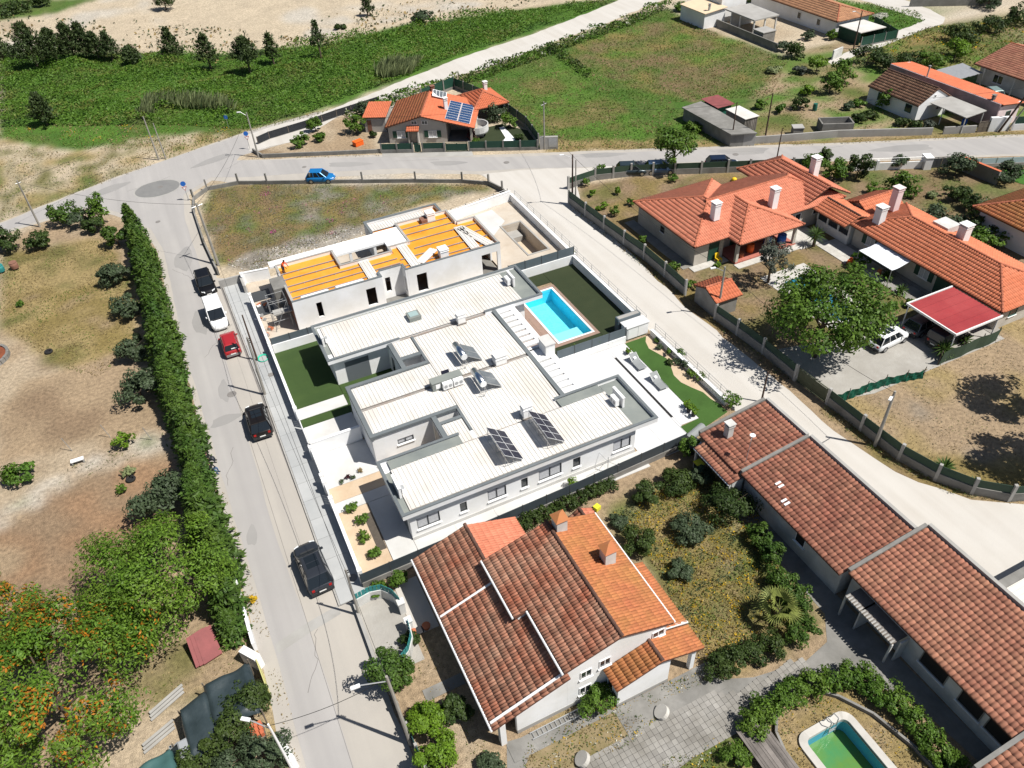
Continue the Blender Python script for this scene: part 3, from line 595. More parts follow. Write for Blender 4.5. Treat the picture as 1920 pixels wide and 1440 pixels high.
  s=MB();s.box(.88,yy-.06,.02,3.22,yy-.004,.055);s.build('door_sill',SILL,T)
  g=MB();g.box(4.96,Yf(6.3),.4,4.997,Yf(5.85),2.2);g.build('window',GLASS,T)
  # plinth
 p=MB();box(p,-.02,-.05,0,18.95,-.003,.35);p.build('plinth',CONCW,T)
 # bracket wall on the inner edge (short boundary between wing and hall already there); AC screens
 return T,Yf
W1,Y1=white_house(1,'white flat-roofed house with long front wall of windows, nearer of the joined pair')
W2,Y2=white_house(-1,'white flat-roofed house with the roof window, farther of the joined pair, beside the blue pool')
# ---- pergola (white beams), one per house
for T,y0,y1,k in((W1,5.5,11.0,7),(W2,12.6,19.2,8)):
 a=MB();n=k+1;st=(y1-y0)/k
 a.box(17.05,y0-.1,2.72,17.6,y1+.35,2.95);a.box(15.63,y0-.1,2.74,15.86,y1+.35,2.95)
 pg=a.build('pergola_frame',WHITE,T)
 for i in range(n):b=MB();b.box(15.862,y0+i*st-.27,2.75,17.048,y0+i*st+.26,2.94);b.build('pergola_beam',WHITE,pg)
a=MB();a.box(15.63,11.0+.36,2.73,17.6,12.49,2.94);a.build('pergola_slab',WHITE,W1)
a=MB();a.box(16.7,11.0,0,17.7,12.45,2.72);a.box(16.75,11.05,2.941,17.65,12.4,4.0);c=a.build('chimney',WHITE,W1);b=MB();b.box(16.68,10.98,4.0,17.72,12.47,4.09);b.build('chimney_cap',CONCW,c)
# ---- things standing on the roofs
def roof_chimney(x,y,s,label,z0=3.25,h=.95):
 t=thing('roof_chimney',label,'chimney',(x,y,z0));a=MB();a.box(x-s*.62,y-s*.5,z0,x+s*.62,y+s*.5,z0+.1);a.build('chimney_base',GUTTER,t)
 a=MB();a.box(x-s/2,y-s*.42,z0+.1,x+s/2,y+s*.42,z0+h);a.build('stack',WHITE,t);a=MB();a.box(x-s*.56,y-s*.48,z0+h-.3,x+s*.56,y+s*.48,z0+h-.24);a.box(x-s*.56,y-s*.48,z0+h,x+s*.56,y+s*.48,z0+h+.07);a.build('stack_cap',WHITE,t)
roof_chimney(11.75,4.8,.75,'white square roof vent behind the right-hand dark solar panel',h=1.15)
roof_chimney(12.7,11.85,1.0,'wide white roof vent on the grey valley strip',h=.95)
roof_chimney(12.05,18.9,.72,'white square roof vent nearest the farther wing roof edge',h=1.0)
def solar_heater(x,y,label):
 t=thing('solar_water_heater',label,'solar heater',(x,y,3.3));z=3.3
 for s in(0,1):
  y0=y-.97+s*.98;q=MB();q.loft([[(x+.35,y0,z+1.0),(x+1.62,y0,z+.14),(x+1.62,y0,z+.06),(x+.35,y0,z+.92)],[(x+.35,y0+.96,z+1.0),(x+1.62,y0+.96,z+.14),(x+1.62,y0+.96,z+.06),(x+.35,y0+.96,z+.92)]]);c=q.build('collector',STEEL,t)
  q=MB();q.loft([[(x+.41,y0+.05,z+.985),(x+1.56,y0+.05,z+.182),(x+1.56,y0+.05,z+.172),(x+.41,y0+.05,z+.975)],[(x+.41,y0+.91,z+.985),(x+1.56,y0+.91,z+.182),(x+1.56,y0+.91,z+.172),(x+.41,y0+.91,z+.975)]]);q.build('collector_glass',PANELG,c)
 q=MB();q.sm=True;q.tube((x,y-1.0,z+1.05),(x,y+1.0,z+1.05),.30,.30,18);q.build('water_tank',CHROME,t)
 q=MB();q.tube((x,y-1.06,z+1.05),(x,y-1.0,z+1.05),.29,.29,14);q.build('tank_end',WPLAST,t)
 f=MB()
 for yy in(y-.8,y+.8):f.tube((x-.15,yy,z),(x,yy,z+.8),.03);f.tube((x+.35,yy,z),(x+.05,yy,z+.9),.03);f.tube((x,yy,z+.05),(x+1.6,yy,z+.05),.025)
 f.build('stand',STEEL,t);f=MB();f.path([(x,y-1.05,z+.8),(x+.05,y-1.2,z+.3),(x-.1,y-1.3,z+.05),(x-.6,y-1.1,z+.04)],.025);f.build('pipe',STEEL,t)
solar_heater(9.85,13.75,'solar water heater with shiny tank, the farther of two on the white roof')
solar_heater(9.85,9.75,'solar water heater with shiny tank, the nearer of two, right of the grey box')
def solar_rack(x,y0,y1,label):
 t=thing('solar_panel_rack',label,'solar panels',(x,(y0+y1)/2,3.3));n=4;st=(y1-y0)/n;z=3.35
 lo=np.array([x+1.5,0,z+.12]);hi=np.array([x,0,z+1.25]);d=lo-hi
 for i in range(n):
  for j in range(2):
   def pt(u,v,o=0):p=hi+d*((j+u)/2)+np.array([.5,0,.86])*o;return(p[0],y0+st*(i+v),p[2])
   q=MB();a,b=.012,.988;q.loft([[pt(a,a),pt(b,a),pt(b,b),pt(a,b)],[pt(a,a,.035),pt(b,a,.035),pt(b,b,.035),pt(a,b,.035)]]);c=q.build('solar_panel',WPLAST,t)
   q=MB();a,b=.03,.97;q.face([pt(a,a,.038),pt(b,a,.038),pt(b,b,.038),pt(a,b,.038)]);q.build('cell_glass',PANEL,c)
 f=MB()
 for yy in(y0+.15,(y0+y1)/2,y1-.15):f.tube((x+.06,yy,z),(x+.06,yy,z+1.2),.025);f.tube((x+.06,yy,z),(x+1.5,yy,z+.06),.025);f.tube((x+.75,yy,z+.03),(x+.75,yy,z+.65),.02)
 f.build('mounting_frame',STEEL,t)
solar_rack(7.85,.45,3.8,'tilted dark solar panel rack on the near wing roof, left of two');solar_rack(11.45,.6,3.97,'tilted dark solar panel rack on the near wing roof, right of two, by the vent')
def ac_unit(x,y,z,ax,label,group=None):
 t=thing('air_conditioner',label,'air conditioner',(x,y,z),group);a=MB();w_,d_=(.85,.34)if ax=='x' else(.34,.85);a.box(x-w_/2,y-d_/2,z,x+w_/2,y+d_/2,z+.62);b=a.build('casing',WPLAST,t)
 g=MB()
 for k in range(2):
  c=-.2+.4*k
  if ax=='x':g.tube((x+c,y-d_/2-.012,z+.3),(x+c,y-d_/2+.005,z+.3),.16,.16,12)
  else:g.tube((x-w_/2-.012,y+c,z+.3),(x-w_/2+.005,y+c,z+.3),.16,.16,12)
 g.build('fan_grille',GRILL,t);f=MB()
 for s in(-1,1):f.box(x-.05 if ax=='y' else x+s*.3-.04,y-.15 if ax=='x' else y+s*.3-.04,z-.12,x+.05 if ax=='y' else x+s*.3+.04,y+.15 if ax=='x' else y+s*.3+.04,z-.003)
 f.build('foot',STEEL,t)
def screen(x,y0,y1,label,h=1.0,z=3.2):
 t=thing('white_screen',label,'screen',(x,y0,z));a=MB();a.box(x-.09,y0,z,x+.09,y1,z+h);a.build('screen_wall',WHITE,t);b=MB();b.box(x-.12,y0-.03,z+h,x+.12,y1+.03,z+h+.04);b.build('screen_cap',WHITE,t)
screen(.03,1.4,2.95,'white upstand wall at the street end of the near wing roof');screen(-.15,21.5,23.0,'white upstand wall at the street end of the farther wing roof',1.0)
screen(18.97,2.0,3.55,'white screen wall behind the air conditioner, near wing roof');screen(18.9,21.75,23.3,'white screen wall behind the air conditioner, farther wing roof')
for x,y,l in((.35,1.9,'small grey air vent box at the street end of the near wing'),(.2,22.1,'small louvred air vent box at the street end of the farther wing')):
 t=thing('air_vent',l,'vent',(x,y,3.3));a=MB();a.box(x-.12,y-.25,3.3,x+.12,y+.25,3.75);a.build('vent_box',WPLAST,t);a=MB()
 for i in range(4):a.box(x-.125,y-.2+i*.11,3.36,x+.125,y-.14+i*.11,3.762)
 a.build('louvres',BLIND,t)
ac_unit(18.5,2.6,3.42,'y','white air conditioner on the end of the near wing roof');ac_unit(18.47,22.4,3.42,'y','white air conditioner on the end of the farther wing roof')
t=thing('plant_box','long dark grey service box on the middle roof with two air conditioners','service box',(7.55,11.3,3.3));a=MB();a.box(6.22,10.95,3.3,8.9,11.7,4.1);b=a.build('box_body',ROOFGREY,t);a=MB();a.box(6.18,10.91,4.101,8.94,11.74,4.14);a.build('box_lid',ROOFGREY,t);a=MB();a.box(6.5,10.925,3.5,6.9,10.947,3.95);a.build('hatch',WPLAST,t)
ac_unit(7.45,10.74,3.45,'x','white air conditioner on the grey service box, left of two');ac_unit(8.4,10.74,3.45,'x','white air conditioner on the grey service box, right of two')
t=thing('small_solar_panel','small upright dark panel on a stand behind the grey service box','solar panel',(7.9,12.2,3.3));a=MB();a.loft([[(7.5,12.1,3.6),(8.2,12.1,3.6),(8.2,12.15,3.6),(7.5,12.15,3.6)],[(7.5,12.3,4.0),(8.2,12.3,4.0),(8.2,12.35,4.0),(7.5,12.35,4.0)]]);a.build('panel',PANEL,t);a=MB();a.tube((7.85,12.35,3.3),(7.85,12.3,3.8),.03);a.build('stand',STEEL,t)
t=thing('roof_window','dark framed roof window box on the farther wing roof','roof window',(8.4,21.6,3.3));a=MB();a.box(7.85,21.05,3.28,9.0,22.2,3.72);a.build('kerb',ROOFGREY,t);a=MB();a.box(8.0,21.3,3.721,8.85,22.05,3.76);a.build('pane',mk('pale_roof_glass',(.3,.4,.4),rough=.1),t)
# ================================================ plots of the white houses: walls, gates, gardens, pool
def wallthing(name,label,segs,t,z0,z1,m,cat='wall',cope=None,posts=None,postm=None,group=None,sheet_=None):
 """wall along a polyline; optional coping, posts every n metres and a sheet fence on top"""
 c=np.mean(np.array(segs),0);T=thing(name,label,cat,(c[0],c[1],0),group);a=MB()
 for p,q in zip(segs[:-1],segs[1:]):a.wall(p,q,t,z0,z1)
 a.build('wall_body',m,T)
 if cope:
  b=MB()
  for p,q in zip(segs[:-1],segs[1:]):b.wall(p,q,t+.06,z1,z1+.05)
  b.build('coping',cope,T)
 return T
def along(segs,step):
 out=[];
 for p,q in zip(segs[:-1],segs[1:]):
  L=sqrt((q[0]-p[0])**2+(q[1]-p[1])**2);n=max(1,int(round(L/step)))
  for i in range(n):out.append(((p[0]+(q[0]-p[0])*i/n,p[1]+(q[1]-p[1])*i/n),(p[0]+(q[0]-p[0])*(i+1)/n,p[1]+(q[1]-p[1])*(i+1)/n)))
 return out
def fence(name,label,segs,base_h,top_h,step,wallm,sheetm,postm,post=.16,cat='fence',t=.15,ph=None,gap=.02,sheetname='fence_panel',posth=None):
 """masonry base with posts and a sheet panel between each pair of posts"""
 T=wallthing(name,label,segs,t,0,base_h,wallm,cat);A=along(segs,step)
 for i,(p,q)in enumerate(A):
  d=atan2(q[1]-p[1],q[0]-p[0]);b=MB();b.obox(p[0],p[1],0,post,post,posth or top_h+.05,d);b.build('post',postm,T)
  if top_h>base_h:u=(cos(d)*post*.52,sin(d)*post*.52);s=MB();s.wall((p[0]+u[0],p[1]+u[1]),(q[0]-u[0],q[1]-u[1]),.035,base_h+gap,top_h);s.build(sheetname,sheetm,T)
 p,q=A[-1];b=MB();b.obox(q[0],q[1],0,post,post,posth or top_h+.05,atan2(q[1]-p[1],q[0]-p[0]));b.build('post',postm,T);return T
def slab(name,x0,y0,x1,y1,m,z=.06,z0=0.0,nx=1,ny=1,gap=.012):
 for i in range(nx):
  for j in range(ny):
   MB().box(x0+(x1-x0)*i/nx,y0+(y1-y0)*j/ny,z0,x0+(x1-x0)*(i+1)/nx-gap,y0+(y1-y0)*(j+1)/ny-gap,z).build(name,m,None,'structure')
   # street front wall of the near house (gates as recesses with pillars)
def front_wall(label,y0,y1,pillars,h=1.15):
 T=thing('front_wall',label,'wall',(-4.42,(y0+y1)/2,0));a=MB();ys=sorted(pillars);
 a.box(-4.5,y0,0,-4.34,y1,h);a.build('wall_body',WHITE,T);b=MB();b.box(-4.54,y0,h,-4.3,y1,h+.05);b.build('coping',WHITE,T)
 for y in ys:b=MB();b.box(-4.58,y-.16,0,-4.26,y+.16,h+.34);b.build('pillar',WHITE,T)
 return T
def gate(label,y0,y1,h=1.25,m=WHITE,x=-4.42):
 T=thing('front_gate',label,'gate',(x,(y0+y1)/2,0));a=MB();a.box(x-.03,y0,.05,x+.03,y1,.15);a.box(x-.03,y0,h-.1,x+.03,y1,h);a.build('gate_frame',m,T);n=max(3,int((y1-y0)/.25))
 for i in range(n):b=MB();b.box(x-.02,y0+(y1-y0)*(i+.1)/n,.151,x+.02,y0+(y1-y0)*(i+.9)/n,h-.101);b.build('gate_slat',m,T)
front_wall('low white street wall in front of the gravel garden',-1.9,5.6,[5.6,-1.75]);front_wall('white street wall in front of the near house driveway',7.4,8.2,[7.4,8.2])
gate('narrow white entrance gate beside the gravel garden',5.78,7.22);gate('wide white drive gate of the near house',8.38,11.5)
front_wall('white street wall between the two driveways',11.6,12.2,[11.6]);gate('wide white drive gate of the farther house',12.3,15.4)
front_wall('white street wall in front of the dark turf garden',16.9,27.2,[16.9,27.2]);gate('narrow white entrance gate by the dark turf garden',15.6,16.7)
front_wall('white street wall in front of the building site',27.5,36.6,[36.6]);front_wall('short white wall pillar beside the dark site gates',40.8,41.4,[41.1])
wallthing('boundary_wall','white dividing wall between the two house driveways',[(-4.3,11.95),(-.15,11.95)],.2,0,1.5,WHITE,cope=WHITE)
def top_fence(label,segs,hb,ht,m=GREYF,step=2.0):return fence('boundary_fence',label,segs,hb,ht,step,WHITE,m,FRAME,post=.08,t=.2,sheetname='fence_panel')
fence('boundary_fence','slate fence on white wall between the building site and the dark turf garden',[(-4.2,27.35),(20.6,27.1)],1.0,1.75,1.77,WHITE,GREYF,FRAME,.07,t=.22)
fence('boundary_fence','slate fence on white wall behind the pool lawn',[(20.7,27.1),(28.5,27.1)],1.1,2.1,2,WHITE,GREYF,FRAME,.07,t=.22)
fence('boundary_fence','slate slatted fence between the pool lawn and the white terrace',[(18.6,12.5),(25.9,12.5)],.8,1.75,1.85,WHITE,GREYF,FRAME,.07,t=.22)
fence('boundary_fence','dark slate fence along the white side yard in front of the old tiled house',[(-4.5,-2.2),(4,-2.05),(12,-1.85),(22.8,-1.45)],.55,1.5,2.1,CONC,mk('dark_slate_sheet',(.05,.065,.075),(.04,.05,.06),1,rough=.6),FRAME,.07,t=.16)
# garden surfaces
slab('garden_turf',-4.3,18.2,-.0,27.2,TURF,.06);slab('garden_turf',.02,18.2,5.2,19.9,TURF,.06)
slab('garden_turf',.02,15.2,5.2,18.17,TURF,.06);slab('garden_path',-4.3,16.7,.0,18.17,CONCW,.08,nx=1);slab('garden_turf',-4.3,15.62,-.0,16.68,TURF,.07)
slab('driveway_slab',-4.3,12.08,0,15.6,CONCW,.06,nx=1,ny=1);slab('driveway_slab',-4.3,7.75,0,11.82,CONCW,.06)
slab('pebble_bed',-4.3,6.1,0,7.72,PEBBLE,.07);slab('pebble_bed',.02,5.0,5.0,8.25,PEBBLE,.07)
slab('garden_path',-4.3,5.0,-.02,6.07,CONCW,.085);slab('garden_path',-1.9,-1.9,-.02,4.97,CONCW,.085)
slab('pebble_bed',-4.3,-1.9,-1.93,4.97,PEBBLE,.07);slab('dark_gravel_strip',-2.6,.2,-1.95,4.0,mk('dark_bark_mulch',(.10,.085,.07),(.07,.06,.05),6,rough=1),.082)
slab('side_yard',.0,-1.95,19.2,-.06,CONCW,.06,nx=6)
slab('terrace_slab',19.2,-1.6,23.75,5.4,MARBLE,.06,nx=2,ny=2);slab('terrace_slab',15.7,5.4,23.75,12.35,MARBLE,.06,nx=3,ny=3);slab('terrace_slab',23.98,.75,25.75,12.35,MARBLE,.06,nx=1,ny=5)
slab('drain_slot',23.75,1.9,23.97,10.95,VOID,.02);slab('terrace_slab',23.76,10.97,23.97,12.35,MARBLE,.06)
slab('terrace_slab',23.76,-.9,23.97,1.88,MARBLE,.06)
wav=[(28.6,12.3),(28.1,12.3),(27.6,11.6),(27.3,10.6),(27.6,9.6),(27.9,8.6),(27.6,7.5),(27.1,6.3),(27.1,5.2),(27.5,4.2),(28.0,3.2),(28.05,2.2),(28.3,1.3),(28.6,1.0)]
tri_sheet('garden_turf',[(25.77,12.3)]+wav[1:-1]+[(28.3,.2),(23.85,-.8),(23.8,.6),(25.77,.72)],.07,LAWNT:=mk('striped_turf',(.042,.095,.018),(.035,.078,.015),.9,(.05,.11,.022),.35,rough=.95,bump=.3,bsc=30))
tri_sheet('pebble_bed',wav,.072,PEBBLE)
slab('garden_path',24.9,-1.3,28.6,-.35,mk('beige_paving',(.58,.5,.42),(.5,.43,.36),1,rough=.95),.065)
wallthing('boundary_wall','low white wall with handrail between the lane and the curved turf',[(28.7,1.0),(28.7,12.3)],.3,0,.65,WHITE,cope=WHITE)
wallthing('boundary_wall','low white wall with handrail between the lane and the pool lawn',[(28.45,13.9),(28.45,26.95)],.3,0,1.05,WHITE,cope=WHITE)
wallthing('boundary_wall','white wall between the building site pool and the lane',[(28.7,27.3),(28.9,43.6)],.3,0,.9,WHITE,cope=WHITE)
wallthing('boundary_wall','white back wall of the building site along the vacant lot',[(28.8,43.6),(18.5,42.2)],.25,0,1.3,WHITE,cope=WHITE)
wallthing('boundary_wall','white back wall of the building site at the street end',[(-4.3,41.3),(-1.6,40.9)],.2,0,1.3,WHITE,cope=WHITE)
def railing(label,x,y0,y1,z0):
 T=thing('handrail',label,'railing',(x,(y0+y1)/2,z0));a=MB()
 for h in(.35,.65,.95):a.tube((x,y0,z0+h),(x,y1,z0+h),.016)
 a.build('rail',STEEL,T);n=int((y1-y0)/1.6)
 for i in range(n+1):y=y0+(y1-y0)*i/n;b=MB();b.tube((x,y,z0-.35),(x,y,z0+.97),.025);b.build('rail_post',STEEL,T)
railing('metal handrail above the low wall beside the curved turf',29.0,.6,12.2,.35);railing('metal handrail above the low wall beside the pool lawn',28.8,13.5,27.2,.6);railing('metal handrail beside the unfinished pool',29.2,27.6,43.2,.45)
# pool yard
slab('pool_lawn',19.2,12.62,19.85,25.0,DECKW,.06)
for x0,y0,x1,y1 in((24.62,12.62,28.3,26.95),(18.9,25.0,24.6,26.95),(15.7,12.62,24.6,14.88)):slab('pool_lawn',x0,y0,x1,y1,TURFD,.07)
slab('pool_lawn',15.7,14.9,19.2,19.2,DECKW,.05)
def pool(label,x0,y0,x1,y1,depth,water,rimw,rimm,wallm,floorm,wl,steps=None,deck=None):
 T=thing('swimming_pool',label,'pool',((x0+x1)/2,(y0+y1)/2,0));a=MB()
 for q in((x0-rimw,y0-rimw,x1+rimw,y0),(x0-rimw,y1,x1+rimw,y1+rimw),(x0-rimw,y0,x0,y1),(x1,y0,x1+rimw,y1)):a.box(q[0],q[1],-.25,q[2],q[3],.085)
 a.build('rim',rimm,T);a=MB();t=.12;a.box(x0-t,y0-t,-depth,x0,y1+t,-.26);a.box(x1,y0-t,-depth,x1+t,y1+t,-.26);a.box(x0,y0-t,-depth,x1,y0,-.26);a.box(x0,y1,-depth,x1,y1+t,-.26)
 for q in((x0-.02,y0,x0+.015,y1),(x1-.015,y0,x1+.02,y1),(x0+.015,y0-.02,x1-.015,y0+.015),(x0+.015,y1-.015,x1-.015,y1+.02)):a.box(q[0],q[1],-.3,q[2],q[3],.06)
 a.build('pool_wall',wallm,T);a=MB();a.box(x0,y0,-depth-.1,x1,y1,-depth);a.build('pool_floor',floorm,T)
 if deck:
  for i,q in enumerate(deck[0]):a=MB();a.box(q[0],q[1],0,q[2],q[3],.075);a.build('deck',deck[1],T)
 if steps:
  for q in steps:a=MB();a.box(*q[:6]);a.build('pool_step',q[6],T)
 if water is not None:a=MB();a.face([(x0+.02,y0+.02,wl),(x1-.02,y0+.02,wl),(x1-.02,y1-.02,wl),(x0+.02,y1-.02,wl)]);a.build('water',water,T)
 return T
wm=bpy.data.materials.new('pool_water');wm.use_nodes=True;q=wm.node_tree;b=q.nodes['Principled BSDF'];q.nodes.remove(b);gl_=q.nodes.new('ShaderNodeBsdfGlossy');gl_.inputs['Roughness'].default_value=.06;tp=q.nodes.new('ShaderNodeBsdfTransparent');tp.inputs[0].default_value=(.80,.98,1,1);fr=q.nodes.new('ShaderNodeFresnel');fr.inputs[0].default_value=1.33;mx=q.nodes.new('ShaderNodeMixShader')
tn=q.nodes.new('ShaderNodeTexNoise');tn.inputs['Scale'].default_value=4;bp=q.nodes.new('ShaderNodeBump');bp.inputs['Strength'].default_value=.25;bp.inputs['Distance'].default_value=.05;q.links.new(tn.outputs[0],bp.inputs['Height'])
for k in(gl_,fr):q.links.new(bp.outputs[0],k.inputs['Normal'])
q.links.new(fr.outputs[0],mx.inputs[0]);q.links.new(tp.outputs[0],mx.inputs[1]);q.links.new(gl_.outputs[0],mx.inputs[2]);q.links.new(mx.outputs[0],q.nodes['Material Output'].inputs[0])
POOLF=mk('pool_mosaic',(.20,.74,.84),(.13,.68,.80),9,(.26,.80,.88),5,rough=.5,con=.9)
x0,y0,x1,y1=POOL
pool('bright turquoise swimming pool with white rim beside the dark lawn',x0,y0,x1,y1,1.5,wm,.2,WHITE,POOLB,POOLF,-.12,steps=[(x0,y0,-1.5,x1-.6,y0+1.9,-.45,POOLB2),(x0,y0+1.9,-1.5,x1-1.0,y0+2.2,-.8,POOLB2)],deck=(((x0-.85,y0-.6,x0-.2,y1+.6),(x1+.2,y0-.6,x1+.55,y1+.6),(x0-.2,y0-.6,x1+.2,y0-.2),(x0-.2,y1+.2,x1+.2,y1+.6)),DECKW))
# white machine cupboard and meter box at the lane corner
t=thing('storage_cupboard','white storage cupboard with marble top at the lane corner','cupboard',(27.4,13.0,0));a=MB();a.box(26.2,12.7,0,28.55,13.75,1.35);a.build('cupboard_body',WHITE,t);a=MB();a.box(26.1,12.6,1.35,28.65,13.85,1.43);a.build('cupboard_top',MARBLE,t)
for i in range(2):a=MB();a.box(26.3+i*1.12,12.66,.1,27.38+i*1.12,12.697,1.28);a.build('cupboard_door',WPLAST,t)
t=thing('planter_wall','slate planter wall on top of the corner by the white cupboard','planter',(27.2,14.1,0));a=MB();a.box(25.95,13.87,0,28.4,14.5,1.7);a.build('planter_body',GREYF,t);a=MB();a.box(26.05,13.97,1.70,28.3,14.4,1.72);a.build('planter_top',CONCL,t)
t=thing('grey_box','small pale grey cabinet left of the white cupboard','cabinet',(25.8,12.95,0));a=MB();a.box(25.3,12.65,0,26.0,13.2,.8);a.build('cabinet_body',CONCL,t);a=MB();a.box(25.26,12.61,.8,26.04,13.24,.84);a.build('cabinet_lid',STEEL,t)
# loungers
def lounger(x,y,label):
 t=thing('sun_lounger',label,'sun lounger',(x,y,0),'loungers on the white terrace');a=MB();w_=.36
 prof=[(-.95,.34),(-.1,.30),(.25,.36),(.95,.78)]
 a.loft([[(x-w_,y+p,z),(x+w_,y+p,z),(x+w_,y+p,z-.03),(x-w_,y+p,z-.03)]for p,z in prof]);a.build('sling',CHAIRM,t)
 f=MB()
 for s in(-w_-.03,w_+.03):f.path([(x+s,y+p,z)for p,z in prof],.022);f.tube((x+s,y-.85,.06),(x+s,y-.85,.34),.02);f.tube((x+s,y+.35,.06),(x+s,y+.3,.38),.02);f.tube((x+s,y+.9,.06),(x+s,y+.65,.6),.02)
 f.build('frame',STEEL,t);h=MB();h.box(x-.14,y+.35,.44,x+.14,y+.6,.60);h.build('headrest',WPLAST,t)
lounger(25.05,9.1,'grey sun lounger on the white terrace, the farther of two');lounger(25.2,5.95,'grey sun lounger on the white terrace, the nearer of two')
def pot(x,y,r,h,label,m=POTB,plant=None,group=None):
 t=thing('plant_pot',label,'plant pot',(x,y,0),group);a=MB();a.sm=True;a.lathe(x,y,[(r*.7,.06),(r,.06+h),(r*.85,.06+h),(r*.8,h-.02)],14);a.build('pot',m,t)
 if plant:link('plant',plant((x,y,h)),t)
 return t
 # ================================================ house under construction (orange roof insulation)
T=thing('unfinished_house','unfinished white house with bare orange insulated roof and loose white panels','house',(9,34,0));ZT=3.5
W=MB();th=.2
pierced(W,(-1.15,29.65),(8.0,29.65),th,0,ZT-.05,[(2.2,2.75,.9,2.6),(7.3,8.3,.5,2.5)])
pierced(W,(8.0,30.72),(10.45,30.72),th,0,ZT-.05,[(.5,1.05,.8,2.5)]);W.box(7.8,29.85,0,8.0,30.72,ZT-.05)
pierced(W,(10.45,30.72),(10.45,29.65),th,0,ZT-.05,[(.35,.85,.7,2.4)])
pierced(W,(10.66,29.65),(21.05,29.65),th,0,ZT-.05,[(.9,2.0,.4,2.5),(8.2,10.0,.02,2.55)])
pierced(W,(21.05,29.86),(21.05,36.3),th,0,ZT-.05,[(.4,2.2,.02,2.5)])
W.box(18.85,36.1,0,20.85,36.3,ZT-.05);W.box(18.65,36.3,0,18.85,39.3,ZT-.05);W.box(12.65,39.1,0,18.65,39.3,ZT-.05)
W.box(12.65,34.9,0,12.85,39.1,ZT-.05);W.box(10.3,34.75,0,12.65,34.95,ZT-.05);W.box(10.3,33.9,0,10.5,34.75,ZT-.05);W.box(4.8,33.75,0,10.3,33.95,ZT-.05);W.box(4.8,33.95,0,5.0,37.3,ZT-.05);W.box(-1.15,37.1,0,4.8,37.3,ZT-.05)
W.box(-1.15,29.85,0,-.95,33.0,ZT-.05);W.box(-1.15,35.6,0,-.95,37.1,ZT-.05)
W.build('outer_wall',WHITE,T)
cp=MB();c=(ZT-.05,ZT)
def cpb(x0,y0,x1,y1):cp.box(x0-.02,y0-.02,c[0],x1+.02,y1+.02,c[1])
for q in((-1.15,29.65,8.0,29.85),(10.45,29.65,21.05,29.85),(7.8,29.9,8.0,30.7),(8.05,30.72,10.4,30.92),(10.45,29.9,10.65,30.9)):cpb(*q)
cp.build('parapet_coping',COPING,T)
for q in((20.85,29.9,21.05,36.08),(18.9,36.1,21.05,36.3),(18.65,36.35,18.85,39.08),(12.65,39.1,18.85,39.3),(12.65,35.0,12.85,39.08),(10.3,34.75,12.85,34.95),(10.3,33.98,10.5,34.72),(4.85,33.75,10.5,33.95),(4.8,34.0,5.0,37.08),(-1.1,37.1,5.0,37.3),(-1.15,29.9,-.95,33.0),(-1.15,35.6,-.95,37.08)):cp=MB();cpb(*q);cp.build('bare_parapet_top',CONCL,T)
for poly in([(-.95,29.85),(7.8,29.85),(7.8,33.75),(4.8,33.75),(4.8,37.1),(-.95,37.1)],[(7.8,30.92),(10.65,30.92),(10.65,33.9),(10.3,33.9),(10.3,33.75),(7.8,33.75)],[(10.65,29.85),(20.85,29.85),(20.85,36.1),(18.65,36.1),(18.65,39.1),(12.85,39.1),(12.85,34.75),(10.65,34.75)]):
 a=MB();a.prism(poly,2.95,3.1);a.build('insulated_roof_deck',ORANGE,T)
for x0,x1,ys in((-.9,4.75,(35.6,)),(-.9,7.7,(30.75,31.9,33.0)),(-.9,4.75,(34.4,)),(7.85,10.6,(32.6,)),(10.8,20.7,(30.8,32.2)),(12.9,20.7,(33.6,)),(12.9,20.7,(35.2,)),(12.9,18.6,(36.7,38.0)),(7.85,10.6,(31.6,))):
 for y in ys:
  b=MB();b.box(x0,y-.05,3.16,x1,y+.05,3.24);p=b.build('roof_purlin',GUTTER,T);b=MB()
  for i in range(int((x1-x0)/1.6)+1):b.box(x0+.1+i*1.6,y-.1,3.101,x0+.2+i*1.6,y+.1,3.158)
  b.build('purlin_foot',STEEL,p)
def lay(x0,y0,ang,ln,z,wd=1.05,pr=None,tilt=0):
 o=bpy.data.objects.new('roof_panel',panel_me(wd,ln,METALW,3));COL.objects.link(o);o.parent=T;o.location=Vector((x0,y0,z))-woff(T);o.rotation_euler=(tilt,0,ang)
lay(6.75,29.9,0,4.0,3.27);lay(11.3,29.95,0,4.9,3.27)
for x0,y0,an,ln,lb in((18.0,30.3,-.02,5.1,'loose white corrugated roof panel lying on the orange roof, left of two'),(19.7,29.98,.28,5.2,'loose white corrugated roof panel lying askew on the orange roof, right of two'),(12.0,30.9,-.9,2.9,'short loose white roof panel lying beside the roof vent on the orange roof')):
 o=bpy.data.objects.new('loose_panel',panel_me(1.0,ln,METALW,3));COL.objects.link(o);o.location=(x0,y0,3.30);o.rotation_euler=(0,0,an);tag(o,lb,'roof panel')
for x0,x1,y,lb in((-.2,2.7,30.0,'long white wrapped sheet bundle along the orange roof edge, left'),(3.3,6.3,30.05,'long white wrapped sheet bundle along the orange roof edge, right')):
 t=thing('sheet_bundle',lb,'bundle',(x0,y,3.1))
 for k in range(3):b=MB();b.box(x0+.05*k,y,3.102+k*.07,x1-.06*k,y+.5,3.168+k*.07);b.build('sheet',WHITE,t)
